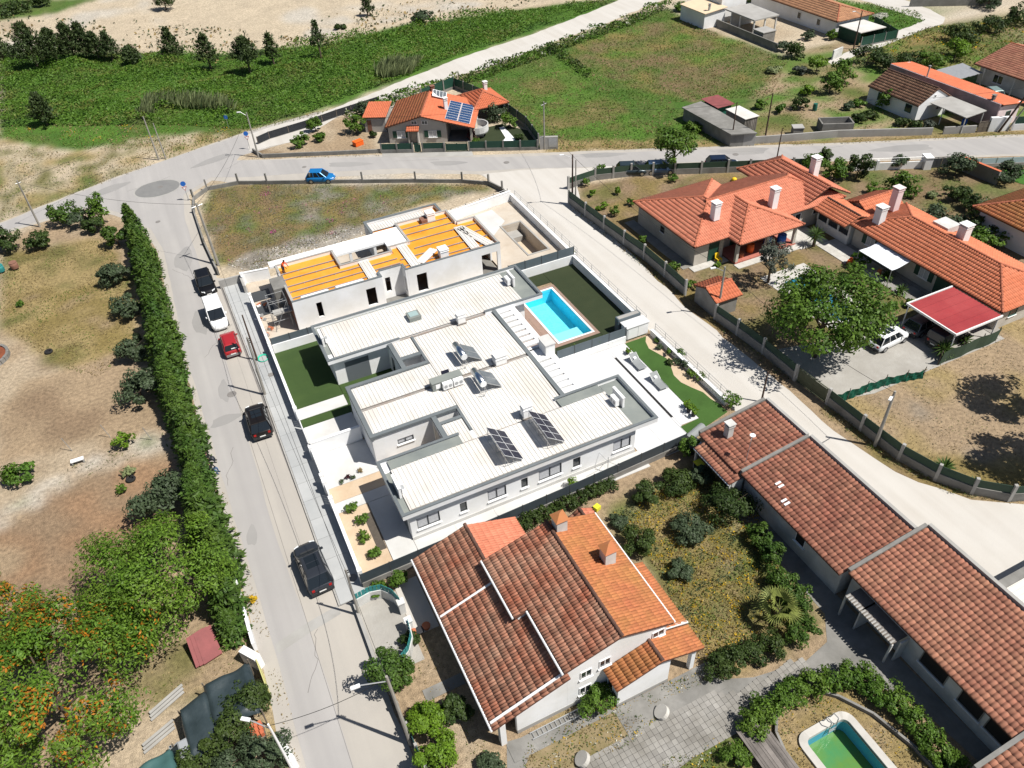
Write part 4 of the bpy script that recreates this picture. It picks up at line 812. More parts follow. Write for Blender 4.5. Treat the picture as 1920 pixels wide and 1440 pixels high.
 # low white back roof and white slab
a=MB();a.prism([(-1.65,38.4),(-1.65,37.35),(5.05,37.35),(5.05,36.15),(10.4,36.15),(10.4,35.0),(12.6,35.0),(12.6,38.6),(9.9,38.6),(9.9,38.45)],3.15,3.4);a.build('white_roof_slab',mk('bright_white_membrane',(.84,.84,.84),(.8,.8,.8),.4,rough=.8),T)
a=MB();a.box(9.7,41.2,0,18.3,41.4,3.4);a.box(9.7,38.65,0,9.9,41.2,3.4);a.box(18.1,39.35,0,18.3,41.2,3.4);a.build('back_wall',WHITE,T);a=MB();a.box(9.66,41.16,3.4,18.34,41.44,3.47);a.box(9.66,38.6,3.4,9.94,41.16,3.47);a.box(18.06,39.35,3.4,18.34,41.16,3.47);a.build('parapet_coping',COPING,T)
a=MB();a.box(9.92,39.32,2.9,18.08,41.15,3.02);rr=a.build('back_roof_deck',ORANGE,T);metal_roof(rr,9.95,16.6,39.35,41.1,3.2,3.12)
# inner courtyard columns and floor, dark rooms
a=MB();a.box(-.9,29.9,.0,20.8,39,.04);a.build('floor_slab',CONC,T)
for x in(6.6,9.3):a=MB();a.box(x-.14,36.2,.05,x+.14,36.48,3.14);a.build('column',WHITE,T)
def uc_chim(x,y,s):a=MB();a.box(x-s/2,y-s/2,3.11,x+s/2,y+s/2,4.1);c=a.build('chimney',WHITE,T);a=MB();a.box(x-s*.56,y-s*.56,3.9,x+s*.56,y+s*.56,3.96);a.box(x-s*.56,y-s*.56,4.1,x+s*.56,y+s*.56,4.17);a.build('chimney_cap',WHITE,c)
uc_chim(15.0,30.6,.9);uc_chim(16.6,38.6,.9)
a=MB();a.box(15.4,38.0,3.11,16.1,38.9,3.6);a.build('chimney_stub',BRICK,T)
# stair and concrete slabs at the street end, scaffold
a=MB();a.box(-2.2,33.2,2.0,-.8,35.5,3.15);a.box(-2.2,33.2,0,-2.0,35.5,1.999);a.build('entrance_canopy',CONC,T);a=MB();a.box(-3.0,31.0,1.6,-1.2,31.9,1.75);a.build('concrete_ledge',CONCL,T);a=MB();a.box(-1.14,29.9,0.05,-1.16-.02,33.1,3.3);a.build('bare_brick_patch',BRICK,T)
t=thing('scaffold','thin steel scaffold frame at the street end of the unfinished house','scaffold',(-2.2,32,0));a=MB()
for x in(-3.2,-1.5):
 for y in(30.6,32.4):a.tube((x,y,0),(x,y,3.4),.02)
a.build('standard',STEEL,t);a=MB()
for z in(1.2,2.4,3.3):
 for x in(-3.2,-1.5):a.tube((x,30.6,z),(x,32.4,z),.015)
 for y in(30.6,32.4):a.tube((-3.2,y,z),(-1.5,y,z),.015)
a.tube((-3.2,30.6,.2),(-1.5,30.6,3.2),.02);a.tube((-3.2,32.4,3.2),(-1.5,32.4,.2),.02);a.build('brace',STEEL,t)
# site ground, dark gates, unfinished pool
tri_sheet('site_ground',rough_edge([(-4.3,27.5),(28.5,27.3),(28.7,43.4),(18.4,42.0),(18.4,41.45),(9.6,41.45),(-4.3,41.2)],.02),.02,DIRTY,hole=[(25.0,31.05),(27.5,31.05),(27.5,38.25),(25.0,38.25)])
tri_sheet('white_screed',[(20.0,37.1),(23.5,36.9),(26,39.3),(25.8,42.6),(19,41.7),(19,39.5)],.03,CONCW)
for x0,y0,x1,y1 in((-4.2,37.0,-2.3,38.9),(-4.2,34.1,-2.6,36.2)):MB().box(x0,y0,.02,x1,y1,.1).build('inspection_slab',FRAME,None,'structure')
wallthing('site_gate_wall','beige masonry end wall beside the dark site slabs',[(-6.9,41.6),(-4.6,41.6),(-4.6,39.2)],.22,0,1.0,CONCL)
pool('empty unfinished concrete pool on the building site',25.05,31.1,27.45,38.2,1.6,None,.2,CONCL,DIRTY,mk('pool_sand',(.56,.46,.34),(.48,.39,.29),.8,rough=1),0,steps=[(25.05,36.6,-1.6,27.0,38.2,-.9,CONCL)])
# ================================================ old tiled house in the foreground
T=thing('tiled_house','large white house with weathered stepped tile roofs in the foreground','house',(5,-10,0))
W=MB();fy=-16.15
# upper block with gables
W.prism([(3.9,fy),(10.6,fy),(10.6,-7.25),(3.0,-7.25),(3.0,-11.6),(3.9,-11.6)],0,4.25)
for y0,y1 in((fy,fy+.25),(-7.5,-7.25)):W.loft([[(3.9 if y0==fy else 3.0,y,4.251),(10.6,y,4.251),(7.4,y,5.32)]for y in(y0,y1)])
W.loft([[(.6,y,0),(3.895,y,0),(3.895,y,3.35),(.6,y,2.45)]for y in(fy,fy+.25)])
W.loft([[(-.2,y,0),(6.4,y,0),(6.4,y,2.5),(2.95,y,3.75),(-.2,y,2.45)]for y in(-3.9,-3.65)]);W.box(-.4,fy+2.2,0,-.15,-3.65,2.35);W.box(6.2,-7.2,0,6.4,-3.9,2.45)
W.build('house_wall',WHITE,T)
pc=MB();pc.box(-.55,-16.4,0,-.2,-16.0,2.35);pc.build('porch_pillar',WHITE,T);pb=MB();pb.box(-.1,-15.4,.3,.6,-14.3,.9);pb.build('porch_steps',BRICK,T)
NEARS=150
def roofT(polys,mat,single=0,name='roof',w=.2,l=.46):
 r=roof_slab(T,polys,.12,name=name)
 for i,p in enumerate(polys):tile_plane(T,r,p,mat,w,l,single if i==0 else 0)
 return r
zl=lambda x:2.42+(x+.95)*.335
left=[(-.95,-16.45,zl(-.95)),(3.95,-16.45,zl(3.95)),(3.95,-11.6,zl(3.95)),(3.0,-11.6,zl(3.0)),(3.0,-3.4,zl(3.0)),(-.95,-3.4,zl(-.95))]
r1=roofT([left],TILE_OLD,110);
right=[(6.65,-3.4,2.52),(6.65,-7.2,2.52),(3.0,-7.2,zl(3.0)),(3.0,-3.4,zl(3.0))];right=[right[1],right[0],right[3],right[2]]
r1b=roofT([right],TILE_SAL);caps(r1b,[((3.0,-3.35,zl(3)+.02),(3.0,-7.1,zl(3)+.02))],RIDGED)
g=MB();g.loft([[(-.95,y,zl(-.95)+.13),(3.0,y,zl(3.0)+.13),(3.0,y,zl(3.0)),(-.95,y,zl(-.95))]for y in(-8.5,-8.35)]);g.build('white_fire_strip',WHITE,r1)
g=MB();g.loft([[(-.95,y,zl(-.95)+.16),(3.9,y,zl(3.9)+.16),(3.9,y,zl(3.9)),(-.95,y,zl(-.95))]for y in(-16.1,-15.95)]);g.build('white_verge_strip',WHITE,r1)
zu=lambda x:4.32+(x-2.75)*.27 if x<=7.35 else 5.56-(x-7.35)*.345
ul=[(3.65,-16.3,zu(3.65)),(7.35,-16.3,zu(7.35)),(7.35,-7.0,zu(7.35)),(2.75,-7.0,zu(2.75)),(2.75,-11.75,zu(2.75)),(3.65,-11.75,zu(3.65))]
ur=[(7.35,-16.3,zu(7.35)),(10.95,-16.3,zu(10.95)),(10.95,-7.0,zu(10.95)),(7.35,-7.0,zu(7.35))]
r2=roofT([ul],TILE_OLD,110);r3=roofT([ur],TILE_OR,0);caps(r2,[((7.35,-16.35,5.6),(7.35,-6.95,5.6))],RIDGED)
g=MB()
for x,y0,y1 in((3.53,-16.3,-11.75),(2.63,-11.7,-7.0),(11.05,-16.3,-7.0)):g.tube((x,y0,zu(min(max(x,2.75),10.95))+.01),(x,y1,zu(min(max(x,2.75),10.95))+.01),.07)
g.tube((-1.06,-16.45,zl(-.95)+.01),(-1.06,-3.4,zl(-.95)+.01),.07);g.build('gutter',WPLAST,T)
# lean-to and front annex on the right
lo=[(10.6,-17.2,3.05),(12.45,-17.2,2.45),(12.45,-10.7,2.45),(10.6,-10.7,3.05)];r4=roofT([[(10.62,-15.9,3.15),(12.4,-15.9,2.6),(12.4,-10.8,2.6),(10.62,-10.8,3.15)]],TILE_OR);r4b=roofT([[(10.62,-10.7,3.0),(11.6,-10.7,2.72),(11.6,-7.3,2.72),(10.62,-7.3,3.0)]],TILE_OR)
al=[(6.3,-17.7,2.6),(9.35,-17.7,3.45),(9.35,-16.17,3.45),(6.3,-16.17,2.6)];ar=[(9.35,-17.7,3.45),(12.35,-17.7,2.55),(12.35,-15.95,2.55),(9.35,-15.95,3.45)]
r5=roofT([al],TILE_OR,40);r6=roofT([ar],TILE_OR,40);caps(r5,[((9.35,-17.7,3.48),(9.35,-16.1,3.48))],RIDGED)
A=MB();A.loft([[(6.6,y,0),(10.2,y,0),(10.2,y,3.05),(9.35,y,3.3),(6.6,y,2.52)]for y in(-17.4,-17.2)]);A.box(6.6,-17.2,0,6.8,fy-.005,2.5);A.box(10.0,-17.2,0,10.2,fy-.005,2.95);A.loft([[(10.205,y,2.5),(12.1,y,2.35),(12.1,y,2.5),(10.205,y,3.05)]for y in(-17.4,-17.22)]);A.box(11.8,-17.4,0,12.1,-17.1,2.36);A.box(10.62,-16,0,10.8,-7.3,2.6);A.build('annex_wall',WHITE,T)
g=MB();g.loft([[(10.2,y,3.35),(12.5,y,2.68),(12.5,y,2.58),(10.2,y,3.2)]for y in(-15.9,-15.75)]);g.build('white_fire_strip',WHITE,r4)
chimney(T,7.95,-7.75,5.0,6.5,.75,WHITE2,'pyramid',capm=TILE_OR);chimney(T,9.6,-11.0,4.7,6.1,.75,WHITE2,'pyramid',capm=TILE_OR)
for x,z0,z1,wd in((4.75,2.7,3.5,.75),(6.0,2.95,3.75,.75),(4.7,.95,1.75,.8),(9.6,3.35,4.0,.85)):window(T,(x,fy),(1,0),wd,z0,z1,GLASS,WFRAME,True,1,out=.05)
window(T,(6.6,-16.3),(0,-1),.6,.9,1.9,GLASS,WFRAME,True,0,out=.05)
p=MB();p.box(.6,fy-.03,0,10.6,fy-.002,.4);p.box(6.57,-17.43,0,10.2,-17.402,.35);p.build('plinth',CONCL,T)
# ladder lying along the wall
t=thing('ladder','aluminium ladder lying on the paving along the foreground house wall','ladder',(3.4,-16.75,0));a=MB();a.box(1.2,-16.95,.1,5.2,-16.9,.18);a.box(1.2,-16.55,.1,5.2,-16.5,.18);a.build('rail',STEEL,t)
for i in range(13):b=MB();b.tube((1.35+i*.3,-16.9,.14),(1.35+i*.3,-16.55,.14),.02);b.build('rung',STEEL,t)
# small hut behind
t=thing('tiled_hut','small hut with two tiled slopes behind the foreground house','hut',(11,-5.8,0));a=MB();a.loft([[(10.3,y,0),(11.9,y,0),(11.9,y,1.9),(11.1,y,2.35),(10.3,y,1.9)]for y in(-7.0,-4.9)]);a.build('hut_wall',WHITE2,t)
rs=[[(10.15,-7.15,1.9),(11.1,-7.15,2.42),(11.1,-4.75,2.42),(10.15,-4.75,1.9)],[(11.1,-7.15,2.42),(12.05,-7.15,1.9),(12.05,-4.75,1.9),(11.1,-4.75,2.42)]]
r=roof_slab(t,rs,.08);tile_plane(t,r,rs[0],TILE_OLD);tile_plane(t,r,rs[1],TILE_SAL);caps(r,[((11.1,-7.15,2.44),(11.1,-4.75,2.44))],RIDGED)
# ================================================ row of long tiled sheds along the lane
def mono(label,x0,x1,y0,y1,ze,zr,mat,single,parapet=True,strip=True,wallm=WHITE2):
 """single-slope building: low eave at x0, high side with parapet at x1 (the lane)"""
 T=thing('long_shed',label,'building',((x0+x1)/2,(y0+y1)/2,0));a=MB();a.loft([[(x0+.45,y,0),(x1-.05,y,0),(x1-.05,y,zr-.14),(x0+.45,y,ze-.02)]for y in(y0+.08,y1-.08)]);a.build('shed_wall',wallm,T)
 f=[(x0,y0,ze),(x1-.3,y0,zr),(x1-.3,y1,zr),(x0,y1,ze)];r=roof_slab(T,[f],.12);tile_plane(T,r,f,mat,.30,.46,single)
 if parapet:b=MB();b.box(x1-.22,y0,0,x1+.03,y1,zr+.28);b.build('lane_parapet',CONCL,T)
 if strip:b=MB();s=(zr-ze)/(x1-x0-.3);b.loft([[(x0+.1,y,ze+.2),(x1-.25,y,zr+.24),(x1-.25,y,zr-.1),(x0+.1,y,ze-.1)]for y in(y1-.02,y1+.22)]);b.build('verge_wall',CONC,T)
 return T,r
B1,rb1=mono('brown tiled shed with a white chimney at the corner of the terrace garden',22.9,29.35,-7.35,-2.75,2.5,3.3,TILE_BARN,110);chimney(B1,24.55,-4.1,2.6,3.9,.5,WHITE2,'slab',s2=.5)
f=[(21.95,-7.75,2.15),(23.0,-7.75,2.5-.15),(23.0,-3.5,2.5-.15),(21.95,-3.5,2.15)];r=roof_slab(B1,[f],.08,name='lean_to_roof');tile_plane(B1,r,f,TILE_BARN2,.285,.46,60);a=MB();a.box(22.05,-7.7,0,22.2,-7.55,2.05);a.box(22.05,-3.7,0,22.2,-3.55,2.05);a.box(22.3,-7.7,0,23.3,-7.55,2.1);a.build('lean_to_post',WHITE2,B1);a=MB();a.tube((21.9,-7.75,2.1),(21.9,-3.5,2.1),.05);a.build('gutter',WPLAST,B1)
B2,rb2=mono('long shed with mottled red tiles and two small skylights, middle of the row',23.05,29.4,-17.45,-7.6,2.6,3.4,TILE_BARN,200)
for x,y in((24.35,-9.6),(23.7,-11.0)):
 for k in range(2):b=MB();z=2.6+(x-23.05)/6.05*.8+.11;b.loft([[(x,y-.32*k-.22,z),(x+.45,y-.32*k-.22,z+.06),(x+.45,y-.32*k-.05,z+.06),(x,y-.32*k-.05,z)],[(x,y-.32*k-.22,z+.03),(x+.45,y-.32*k-.22,z+.09),(x+.45,y-.32*k-.05,z+.09),(x,y-.32*k-.05,z+.03)]]);b.build('skylight',WPLAST,rb2)
window(B2,(23.5,-13.2),(0,-1),.9,1.1,2.0,VOID,WFRAME,True,0);
B3,rb3=mono('longest shed with pale red tiles and dark windows, nearest the green pool',23.45,30.1,-29.55,-17.75,2.9,3.75,TILE_BARN2,230)
for y0,wd in((-23.6,1.8),(-26.3,1.5),(-28.1,1.4)):window(B3,(23.9,y0),(0,-1),wd,1.1,2.3,VOID,CONC,True,0,out=.05)
a=MB();a.box(23.2,-22.6,0,23.88,-22.5,2.0);a.box(22.7,-19.9,0,23.88,-19.8,2.1);a.build('partition_wall',WHITE2,B3)
t=thing('gourd_pergola','row of pale tile ends on a dark porch in front of the longest shed','pergola',(22.9,-20.5,0));a=MB();a.box(22.6,-22.4,2.02,22.75,-18.6,2.12);a.build('beam',WOOD,t);a=MB();a.box(22.6,-22.45,0,22.72,-22.33,2.02);a.box(22.6,-18.7,0,22.72,-18.58,2.02);a.build('post',WHITE2,t)
for i in range(18):b=MB();b.tube((22.5,-22.3+i*.21,2.19),(22.85,-22.3+i*.21,2.19),.075,.07,7);b.build('tile_end',CONCL,t)
a=MB();a.box(22.76,-22.4,2.05,23.86,-18.6,2.1);a.build('porch_roof',WOODG,t)
B4,rb4=mono('shed roof at the bottom right corner of the row',20.5,30.3,-36,-29.8,2.6,3.7,TILE_BARN2,0)
t=thing('metal_shed','white ribbed metal roof shed beyond the long sheds at the right edge','shed',(33,-25,0));a=MB();a.box(30.5,-31,0,38,-22.9,2.6);a.build('shed_wall',CONC,t);a=MB();a.box(30.4,-22.95,2.6,38,-22.4,2.85);rr=a.build('verge_wall',CONC,t);me=panel_me(1.0,7.4,METALW,3)
for i in range(8):o=bpy.data.objects.new('roof_panel',me);COL.objects.link(o);o.parent=t;o.location=Vector((30.5,-30.9+i+1,2.7))-woff(t);o.rotation_euler=(0,0,-pi/2)
# ================================================ big orange-roofed house across the lane
T=thing('orange_roof_house','large pale house with fresh orange hip roofs, corner porch and three chimneys','house',(48,25,0));ze,zr=2.75,4.35
W=MB();W.box(39.2,20.2,0,42.9,20.4,2.7);W.box(39.2,20.4,0,39.4,31.0,2.7);W.box(39.4,30.8,0,49.0,31.0,2.7);W.box(42.9,20.4,0,43.1,21.6,2.7);W.box(43.1,21.6,0,51.6,21.8,2.7);W.box(51.4,20.8,0,51.6,21.6,2.7);W.box(51.6,20.8,0,59.0,21.0,2.7);W.box(58.8,21.0,0,59.0,31,2.7);W.box(49,29,0,58.8,29.2,2.7)
W.build('house_wall',BEIGE,T)
hip(T,38.6,19.65,49.5,31.3,ze,zr,TILE_SAL,'y',name='west_roof');hip(T,43.6,20.2,59.5,29.5,ze+.01,zr+.08,TILE_SAL,'x',('gable','hip'),name='main_roof');hip(T,53.7,20.6,60.6,32.0,ze+.02,zr+.12,TILE_SAL,'y',('gable','hip'),name='north_roof');hip(T,42.9,17.75,51.5,25.4,ze-.02,zr-.1,TILE_SAL,'y',('hip','gable'),name='porch_roof')
chimney(T,43.0,22.3,3.6,5.4,.75,WHITE);chimney(T,50.3,21.7,3.2,5.4,.75,WHITE);chimney(T,58.4,24.5,3.6,5.9,.8,WHITE)
P_=MB()
for x in(43.4,47.3,51.1):P_.box(x-.16,18.35,0,x+.16,18.67,2.5)
P_.build('porch_column',BEIGE,T);a=MB();a.box(43.3,18.3,2.5,51.2,18.72,2.68);a.build('porch_beam',BEIGE,T)
for i in range(8):
 for j in range(3):MB().box(43.2+i*1.02,18.3+j*1.05,.05,44.2+i*1.02,19.33+j*1.05,.22).build('porch_floor',REDTILE,T)
a=MB();a.box(41.0,20.14,.05,42.3,20.198,2.25);a.build('green_double_door',GREEN_D,T);window(T,(39.2,26.5),(0,-1),.7,1.2,1.9,VOID,FRAME,True,0);a=MB();a.box(45.0,21.54,.1,46.2,21.598,2.2);a.build('green_double_door',GREEN_D,T)
window(T,(52.3,20.8),(1,0),1.6,.9,2.1,GLASS,WFRAME,True,1);window(T,(55.6,20.8),(1,0),1.3,1.4,2.2,VOID,WFRAME,True,0)
slab('garden_path',38.6,19.2,43.1,20.18,STONE,.08,nx=4);slab('garden_path',43.0,17.4,51.6,18.28,STONE,.08,nx=8);slab('garden_path',37.9,20.2,39.18,31.8,PAVER,.06,nx=1,ny=8);slab('stone_terrace',51.2,17.2,55.0,20.7,STONE,.07,nx=4,ny=4);slab('stone_terrace',53.2,10.0,55.9,17.1,STONE,.07,nx=3,ny=7);slab('stone_terrace',55.95,-2.8,57.2,15.6,PAVER,.07,nx=1,ny=12);slab('stone_terrace',53.6,3.0,55.9,9.9,PAVER,.06,nx=2,ny=6)
def blob(name,label,cat,pts,m,loc,r=.3):
 t=MB();t.sm=True
 for(x,y,z,rr)in pts:t.lathe(x,y,[(rr*.3,z-rr),(rr*.8,z-rr*.6),(rr,z),(rr*.8,z+rr*.6),(rr*.25,z+rr)],8)
 return tag(t.build(name,m),label,cat)
def barrel(x,y,r,h,m,label,cat='barrel'):t=thing(cat.replace(' ','_'),label,cat,(x,y,0));a=MB();a.sm=True;a.lathe(x,y,[(r*.92,.22),(r,.22+h*.5),(r*.92,.22+h)],14);a.build('body',m,t);b=MB();b.lathe(x,y,[(r*.96,.221+h),(r*.96,.26+h)],14);b.build('lid',m,t)
barrel(46.0,19.4,.42,.9,ORPLAST,'orange tub under the porch of the orange-roofed house','tub');barrel(48.6,19.7,.45,1.0,BLUEP,'blue drum under the porch, between the columns','drum');barrel(50.2,19.3,.5,.9,BLUEP,'blue drum at the right end of the porch','drum');barrel(44.5,19.0,.3,.5,TERRA,'terracotta pot by the left porch column','pot')
def chair(x,y,m,label,rz=0.0):
 t=thing('plastic_chair',label,'chair',(x,y,.08),None,rz);a=MB();a.box(-.28,-.28,.36,.28,.28,.42);link('seat',a.mesh('seat',m),None).parent=t;a=MB();a.loft([[(-.28,.24,.42),(.28,.24,.42),(.28,.30,.42),(-.28,.30,.42)],[(-.26,.36,.9),(.26,.36,.9),(.26,.41,.9),(-.26,.41,.9)]]);link('backrest',a.mesh('backrest',m),None).parent=t
 for sx in(-1,1):
  for sy in(-1,1):a=MB();a.box(sx*.25-.03,sy*.25-.03,0,sx*.25+.03,sy*.25+.03,.358);link('leg',a.mesh('leg',m),None).parent=t
chair(42.0,19.6,YELLOW,'yellow plastic chair beside the green double door')
# second orange-roofed house
T=thing('orange_roof_house','long pale house with orange hip roof behind the red carport and white awning','house',(60,7,0));W=MB();W.box(56.5,-2.4,0,56.7,15.4,2.6);W.box(56.7,-2.4,0,63.2,-2.2,2.6);W.box(63.0,-2.2,0,63.2,15.4,2.6);W.box(56.7,15.2,0,63,15.4,2.6);W.build('house_wall',BEIGE,T)
hip(T,55.75,-3.0,64.2,15.95,2.6,4.1,TILE_OR2:=tilemat('bright_orange_tile',(.54,.17,.085),(.48,.145,.07),(.57,.20,.11),.09),'y',('hip','hip'))
chimney(T,57.6,13.7,3.0,4.9,.85,WHITE);chimney(T,61.0,15.0,3.2,5.6,.8,PALEPINK);chimney(T,61.3,6.6,3.6,5.2,.9,WHITE)
a=MB();a.box(61.4,8.4,3.3,63.2,10.3,3.95);a.build('white_dormer_box',WHITE2,T)
window(T,(56.5,13.6),(0,-1),1.1,1.0,2.1,CURT,WFRAME,True,1,shutters=GREEN_D);window(T,(56.5,6.6),(0,-1),1.1,1.0,2.1,CURT,WFRAME,True,1,shutters=GREEN_D);a=MB();a.box(56.44,2.3,.3,56.497,4.6,2.2);a.build('garage_door',GREEN_D,T)
window(T,(58.0,-2.4),(1,0),1.0,1.0,2.0,GLASS,GREENSH,True,0);window(T,(61,-2.4),(1,0),1.0,1.0,2.0,GLASS,GREENSH,True,0)
# link building
T2=thing('link_wing','low glazed link with two-slope tile roof between the two orange-roofed houses','building',(57,18,0));W=MB();W.box(56.0,15.55,0,56.15,20.3,1.0);W.box(56.15,15.55,0,59,15.7,2.4)
for y in(15.55,17.1,18.7,20.2):W.box(55.98,y,1.0,56.17,y+.18,2.4)
W.build('link_wall',WHITE,T2)
for y in(15.75,17.3,18.9):a=MB();a.box(56.05,y,1.01,56.09,y+1.28,2.38);a.build('glazing',GLASS,T2)
f1=[(54.95,20.4,2.5),(54.95,15.5,2.5),(57.0,15.5,3.2),(57.0,20.4,3.2)];f2=[(57.0,20.4,3.2),(57.0,15.5,3.2),(59.2,15.5,2.5),(59.2,20.4,2.5)];r=roof_slab(T2,[f1,f2],.1);tile_plane(T2,r,f1,TILE_OR2);tile_plane(T2,r,f2,TILE_OR2);caps(r,[((57,20.4,3.22),(57,15.5,3.22))],RIDGED)
T3=thing('small_wing','small gabled orange-roofed annex behind the glazed link','building',(61,18,0));W=MB();W.loft([[(x,16.4,0),(x,19.8,0),(x,19.8,2.3),(x,18.1,3.1),(x,16.4,2.3)]for x in(59.5,64)]);W.build('annex_wall',BEIGE,T3);hip(T3,59.2,16.1,64.3,20.1,2.3,3.2,TILE_OR2,'x',('gable','gable'))
# awning
t=thing('awning','sagging white cloth awning on the second orange-roofed house','awning',(55,10,0));a=MB();a.sm=True;n1,n2=6,10;rows=[]
for i in range(n1+1):
 x=56.4-3.0*i/n1;rows.append([(x,7.4+4.3*j/n2,2.55-.45*i/n1-.28*sin(pi*i/n1)*.5+.05*sin(j*2.1+i))for j in range(n2+1)])
a.loft(rows,closed=False);a.build('awning_cloth',mk('white_cloth',(.72,.75,.80),(.66,.69,.74),1.5,rough=.9),t);a=MB();a.tube((53.4,7.4,0),(53.4,7.4,2.1),.04);a.tube((53.4,11.7,0),(53.4,11.7,2.1),.04);a.tube((53.4,7.4,2.1),(53.4,11.7,2.1),.03);a.build('awning_post',STEEL,t)
# carport
t=thing('carport','red metal roofed carport with white edge beams','carport',(52.6,-.5,0));a=MB();a.box(49.7,-3.3,2.42,55.5,-3.18,2.62);a.box(49.7,2.13,2.42,55.5,2.25,2.62);a.box(49.7,-3.18,2.42,49.82,2.13,2.62);a.build('edge_beam',WFRAME,t)
for x,y in((49.9,2.05),(49.9,-3.1),(55.3,-3.1)):b=MB();b.tube((x,y,0),(x,y,2.42),.06);b.build('post',WFRAME,t)
me=panel_me(.97,5.6,REDROOF,3)
for i in range(5):o=bpy.data.objects.new('roof_panel',me);COL.objects.link(o);o.parent=t;o.location=Vector((49.85,-3.15+i*1.05+1.02,2.56))-woff(t);o.rotation_euler=(0,0,-pi/2);o.scale=(1.07,1,1)
slab('gravel_yard',40.5,-3.8,56.4,2.6,GRAVELY,.03);sheet('gravel_yard',[(36.2,-2.6),(40.6,-3.8),(49,-3.5),(49.5,2.6),(43,3.4),(38.5,4.6),(36.0,5)],.035,GRAVELY,.25)
# turquoise garden pool with a round end (mostly under the tree)
t=thing('garden_pool','dark blue garden pool with rounded steps end beside the big tree','pool',(48,8,0));a=MB()
ol=[(45.2,13.2),(45.2,5.9)]+[(46.6+1.4*cos(a_),5.9+1.4*sin(a_))for a_ in np.linspace(pi,2*pi,12)]+[(48.0,13.2)];tri_sheet('pool_deck',rough_edge([(43.8,15),(43.8,5),(45,3.6),(48,3.6),(49.6,5.2),(49.6,15)],.15),.04,STONE)
k=tri_sheet('pool_basin',ol,.055,POOLO,parent=t);k['kind']='';del k['kind']
k=tri_sheet('water',ol,.075,mk('deep_pool_water',(.015,.13,.22),(.02,.17,.26),.8,rough=.06,spec=.6),parent=t);del k['kind'];a=MB();
for p,q in zip(ol,ol[1:]+ol[:1]):a.wall(p,q,.25,.05,.12)
a.build('rim',STONE,t)
for i in range(3):b=MB();b.box(45.7+.05*i,4.95+i*.5,.076,47.5-.05*i,5.2+i*.5,.10);b.build('pool_step',WFRAME,t)
# small tiled hut on the garden wall by the lane
T=thing('garden_hut','small hut with bright orange tiled roof against the lane wall','hut',(36.8,13,0));a=MB();a.loft([[(x,11.6,0),(x,14.9,0),(x,14.9,1.9),(x,13.25,2.5),(x,11.6,1.9)]for x in(35.5,38.0)]);a.build('hut_wall',CONC,T);hip(T,35.3,11.4,38.4,15.1,1.9,2.62,TILE_NEW,'x',('gable','gable'),w=.3)
# ================================================ solar house on the corner (rotated 29 degrees)
MR=Matrix.Translation((21.4,68.0,0))@Matrix.Rotation(radians(-29.1),4,'Z')
def RX(o):return o
def R2(x,y):v=MR@Vector((x,y,0));return(v.x,v.y)
T=thing('solar_house','grey house with asymmetric orange roof carrying a large blue solar array','house',(26,69,0))
def rbox(mb,x0,y0,z0,x1,y1,z1):mb.prism([R2(x0,y0),R2(x1,y0),R2(x1,y1),R2(x0,y1)],z0,z1);return mb
def rp(x,y,z):v=MR@Vector((x,y,z));return(v.x,v.y,v.z)
GREYW=mk('grey_house_render',(.42,.40,.38),(.36,.345,.33),.7,rough=.9)
W=MB();W.loft([[rp(0,y,0),rp(8.3,y,0),rp(8.3,y,2.95),rp(4.9,y,3.75),rp(0,y,2.45)]for y in(0,9.3)]);W.build('house_wall',GREYW,T)
W=MB();rbox(W,11.6,0.1,0,11.9,9.2,2.0);rbox(W,8.31,4.2,0,11.6,4.4,2.2);W.build('carport_wall',BEIGE,T);W=MB();rbox(W,8.31,.05,0.01,11.6,4.2,.05);W.build('carport_floor',CONC,T)
f1=[rp(-.35,9.6,2.42),rp(-.35,-.35,2.42),rp(4.9,-.35,3.92),rp(4.9,9.6,3.92)];f2=[rp(4.9,9.6,3.92),rp(4.9,-.35,3.92),rp(12.3,-.35,2.1),rp(12.3,9.6,2.1)]
r=roof_slab(T,[f1,f2],.14);tile_plane(T,r,f1,tilemat('rusty_orange_tile',(.40,.13,.06),(.28,.095,.05),(.36,.14,.06),.15));tile_plane(T,r,f2,TILE_NEW);caps(r,[(rp(4.9,-.35,3.95),rp(4.9,9.6,3.95))],RIDGE)
f3=[rp(2.7,-.95,2.05),rp(4.5,-.95,2.05),rp(4.5,.02,2.45),rp(2.7,.02,2.45)];r3=roof_slab(T,[f3],.08,name='porch_roof');tile_plane(T,r3,f3,TILE_NEW);W=MB();rbox(W,2.9,-.8,0,3.05,-.0,2.0);rbox(W,4.2,-.8,0,4.35,-.0,2.0);W.build('porch_wall',GREYW,T);W=MB();rbox(W,3.3,-.04,.05,3.95,-.004,2.0);W.build('front_door',BEIGE,T)
dd=(cos(radians(-29.1)),sin(radians(-29.1)))
for x0 in(1.2,5.7):window(T,R2(x0,0),dd,1.2,.8,1.75,CURT,WFRAME,True,1,shutters=GREEN_D)
for x0 in(3.4,4.9):window(T,R2(x0,0),dd,.85,2.65,3.2,GLASS,WFRAME,False,1)
def on2(x,y,o=0):return rp(x,y,3.92-(x-4.9)*.246+o)
t=thing('solar_array','large blue solar panel array on the corner house roof','solar panels',on2(9.9,3))
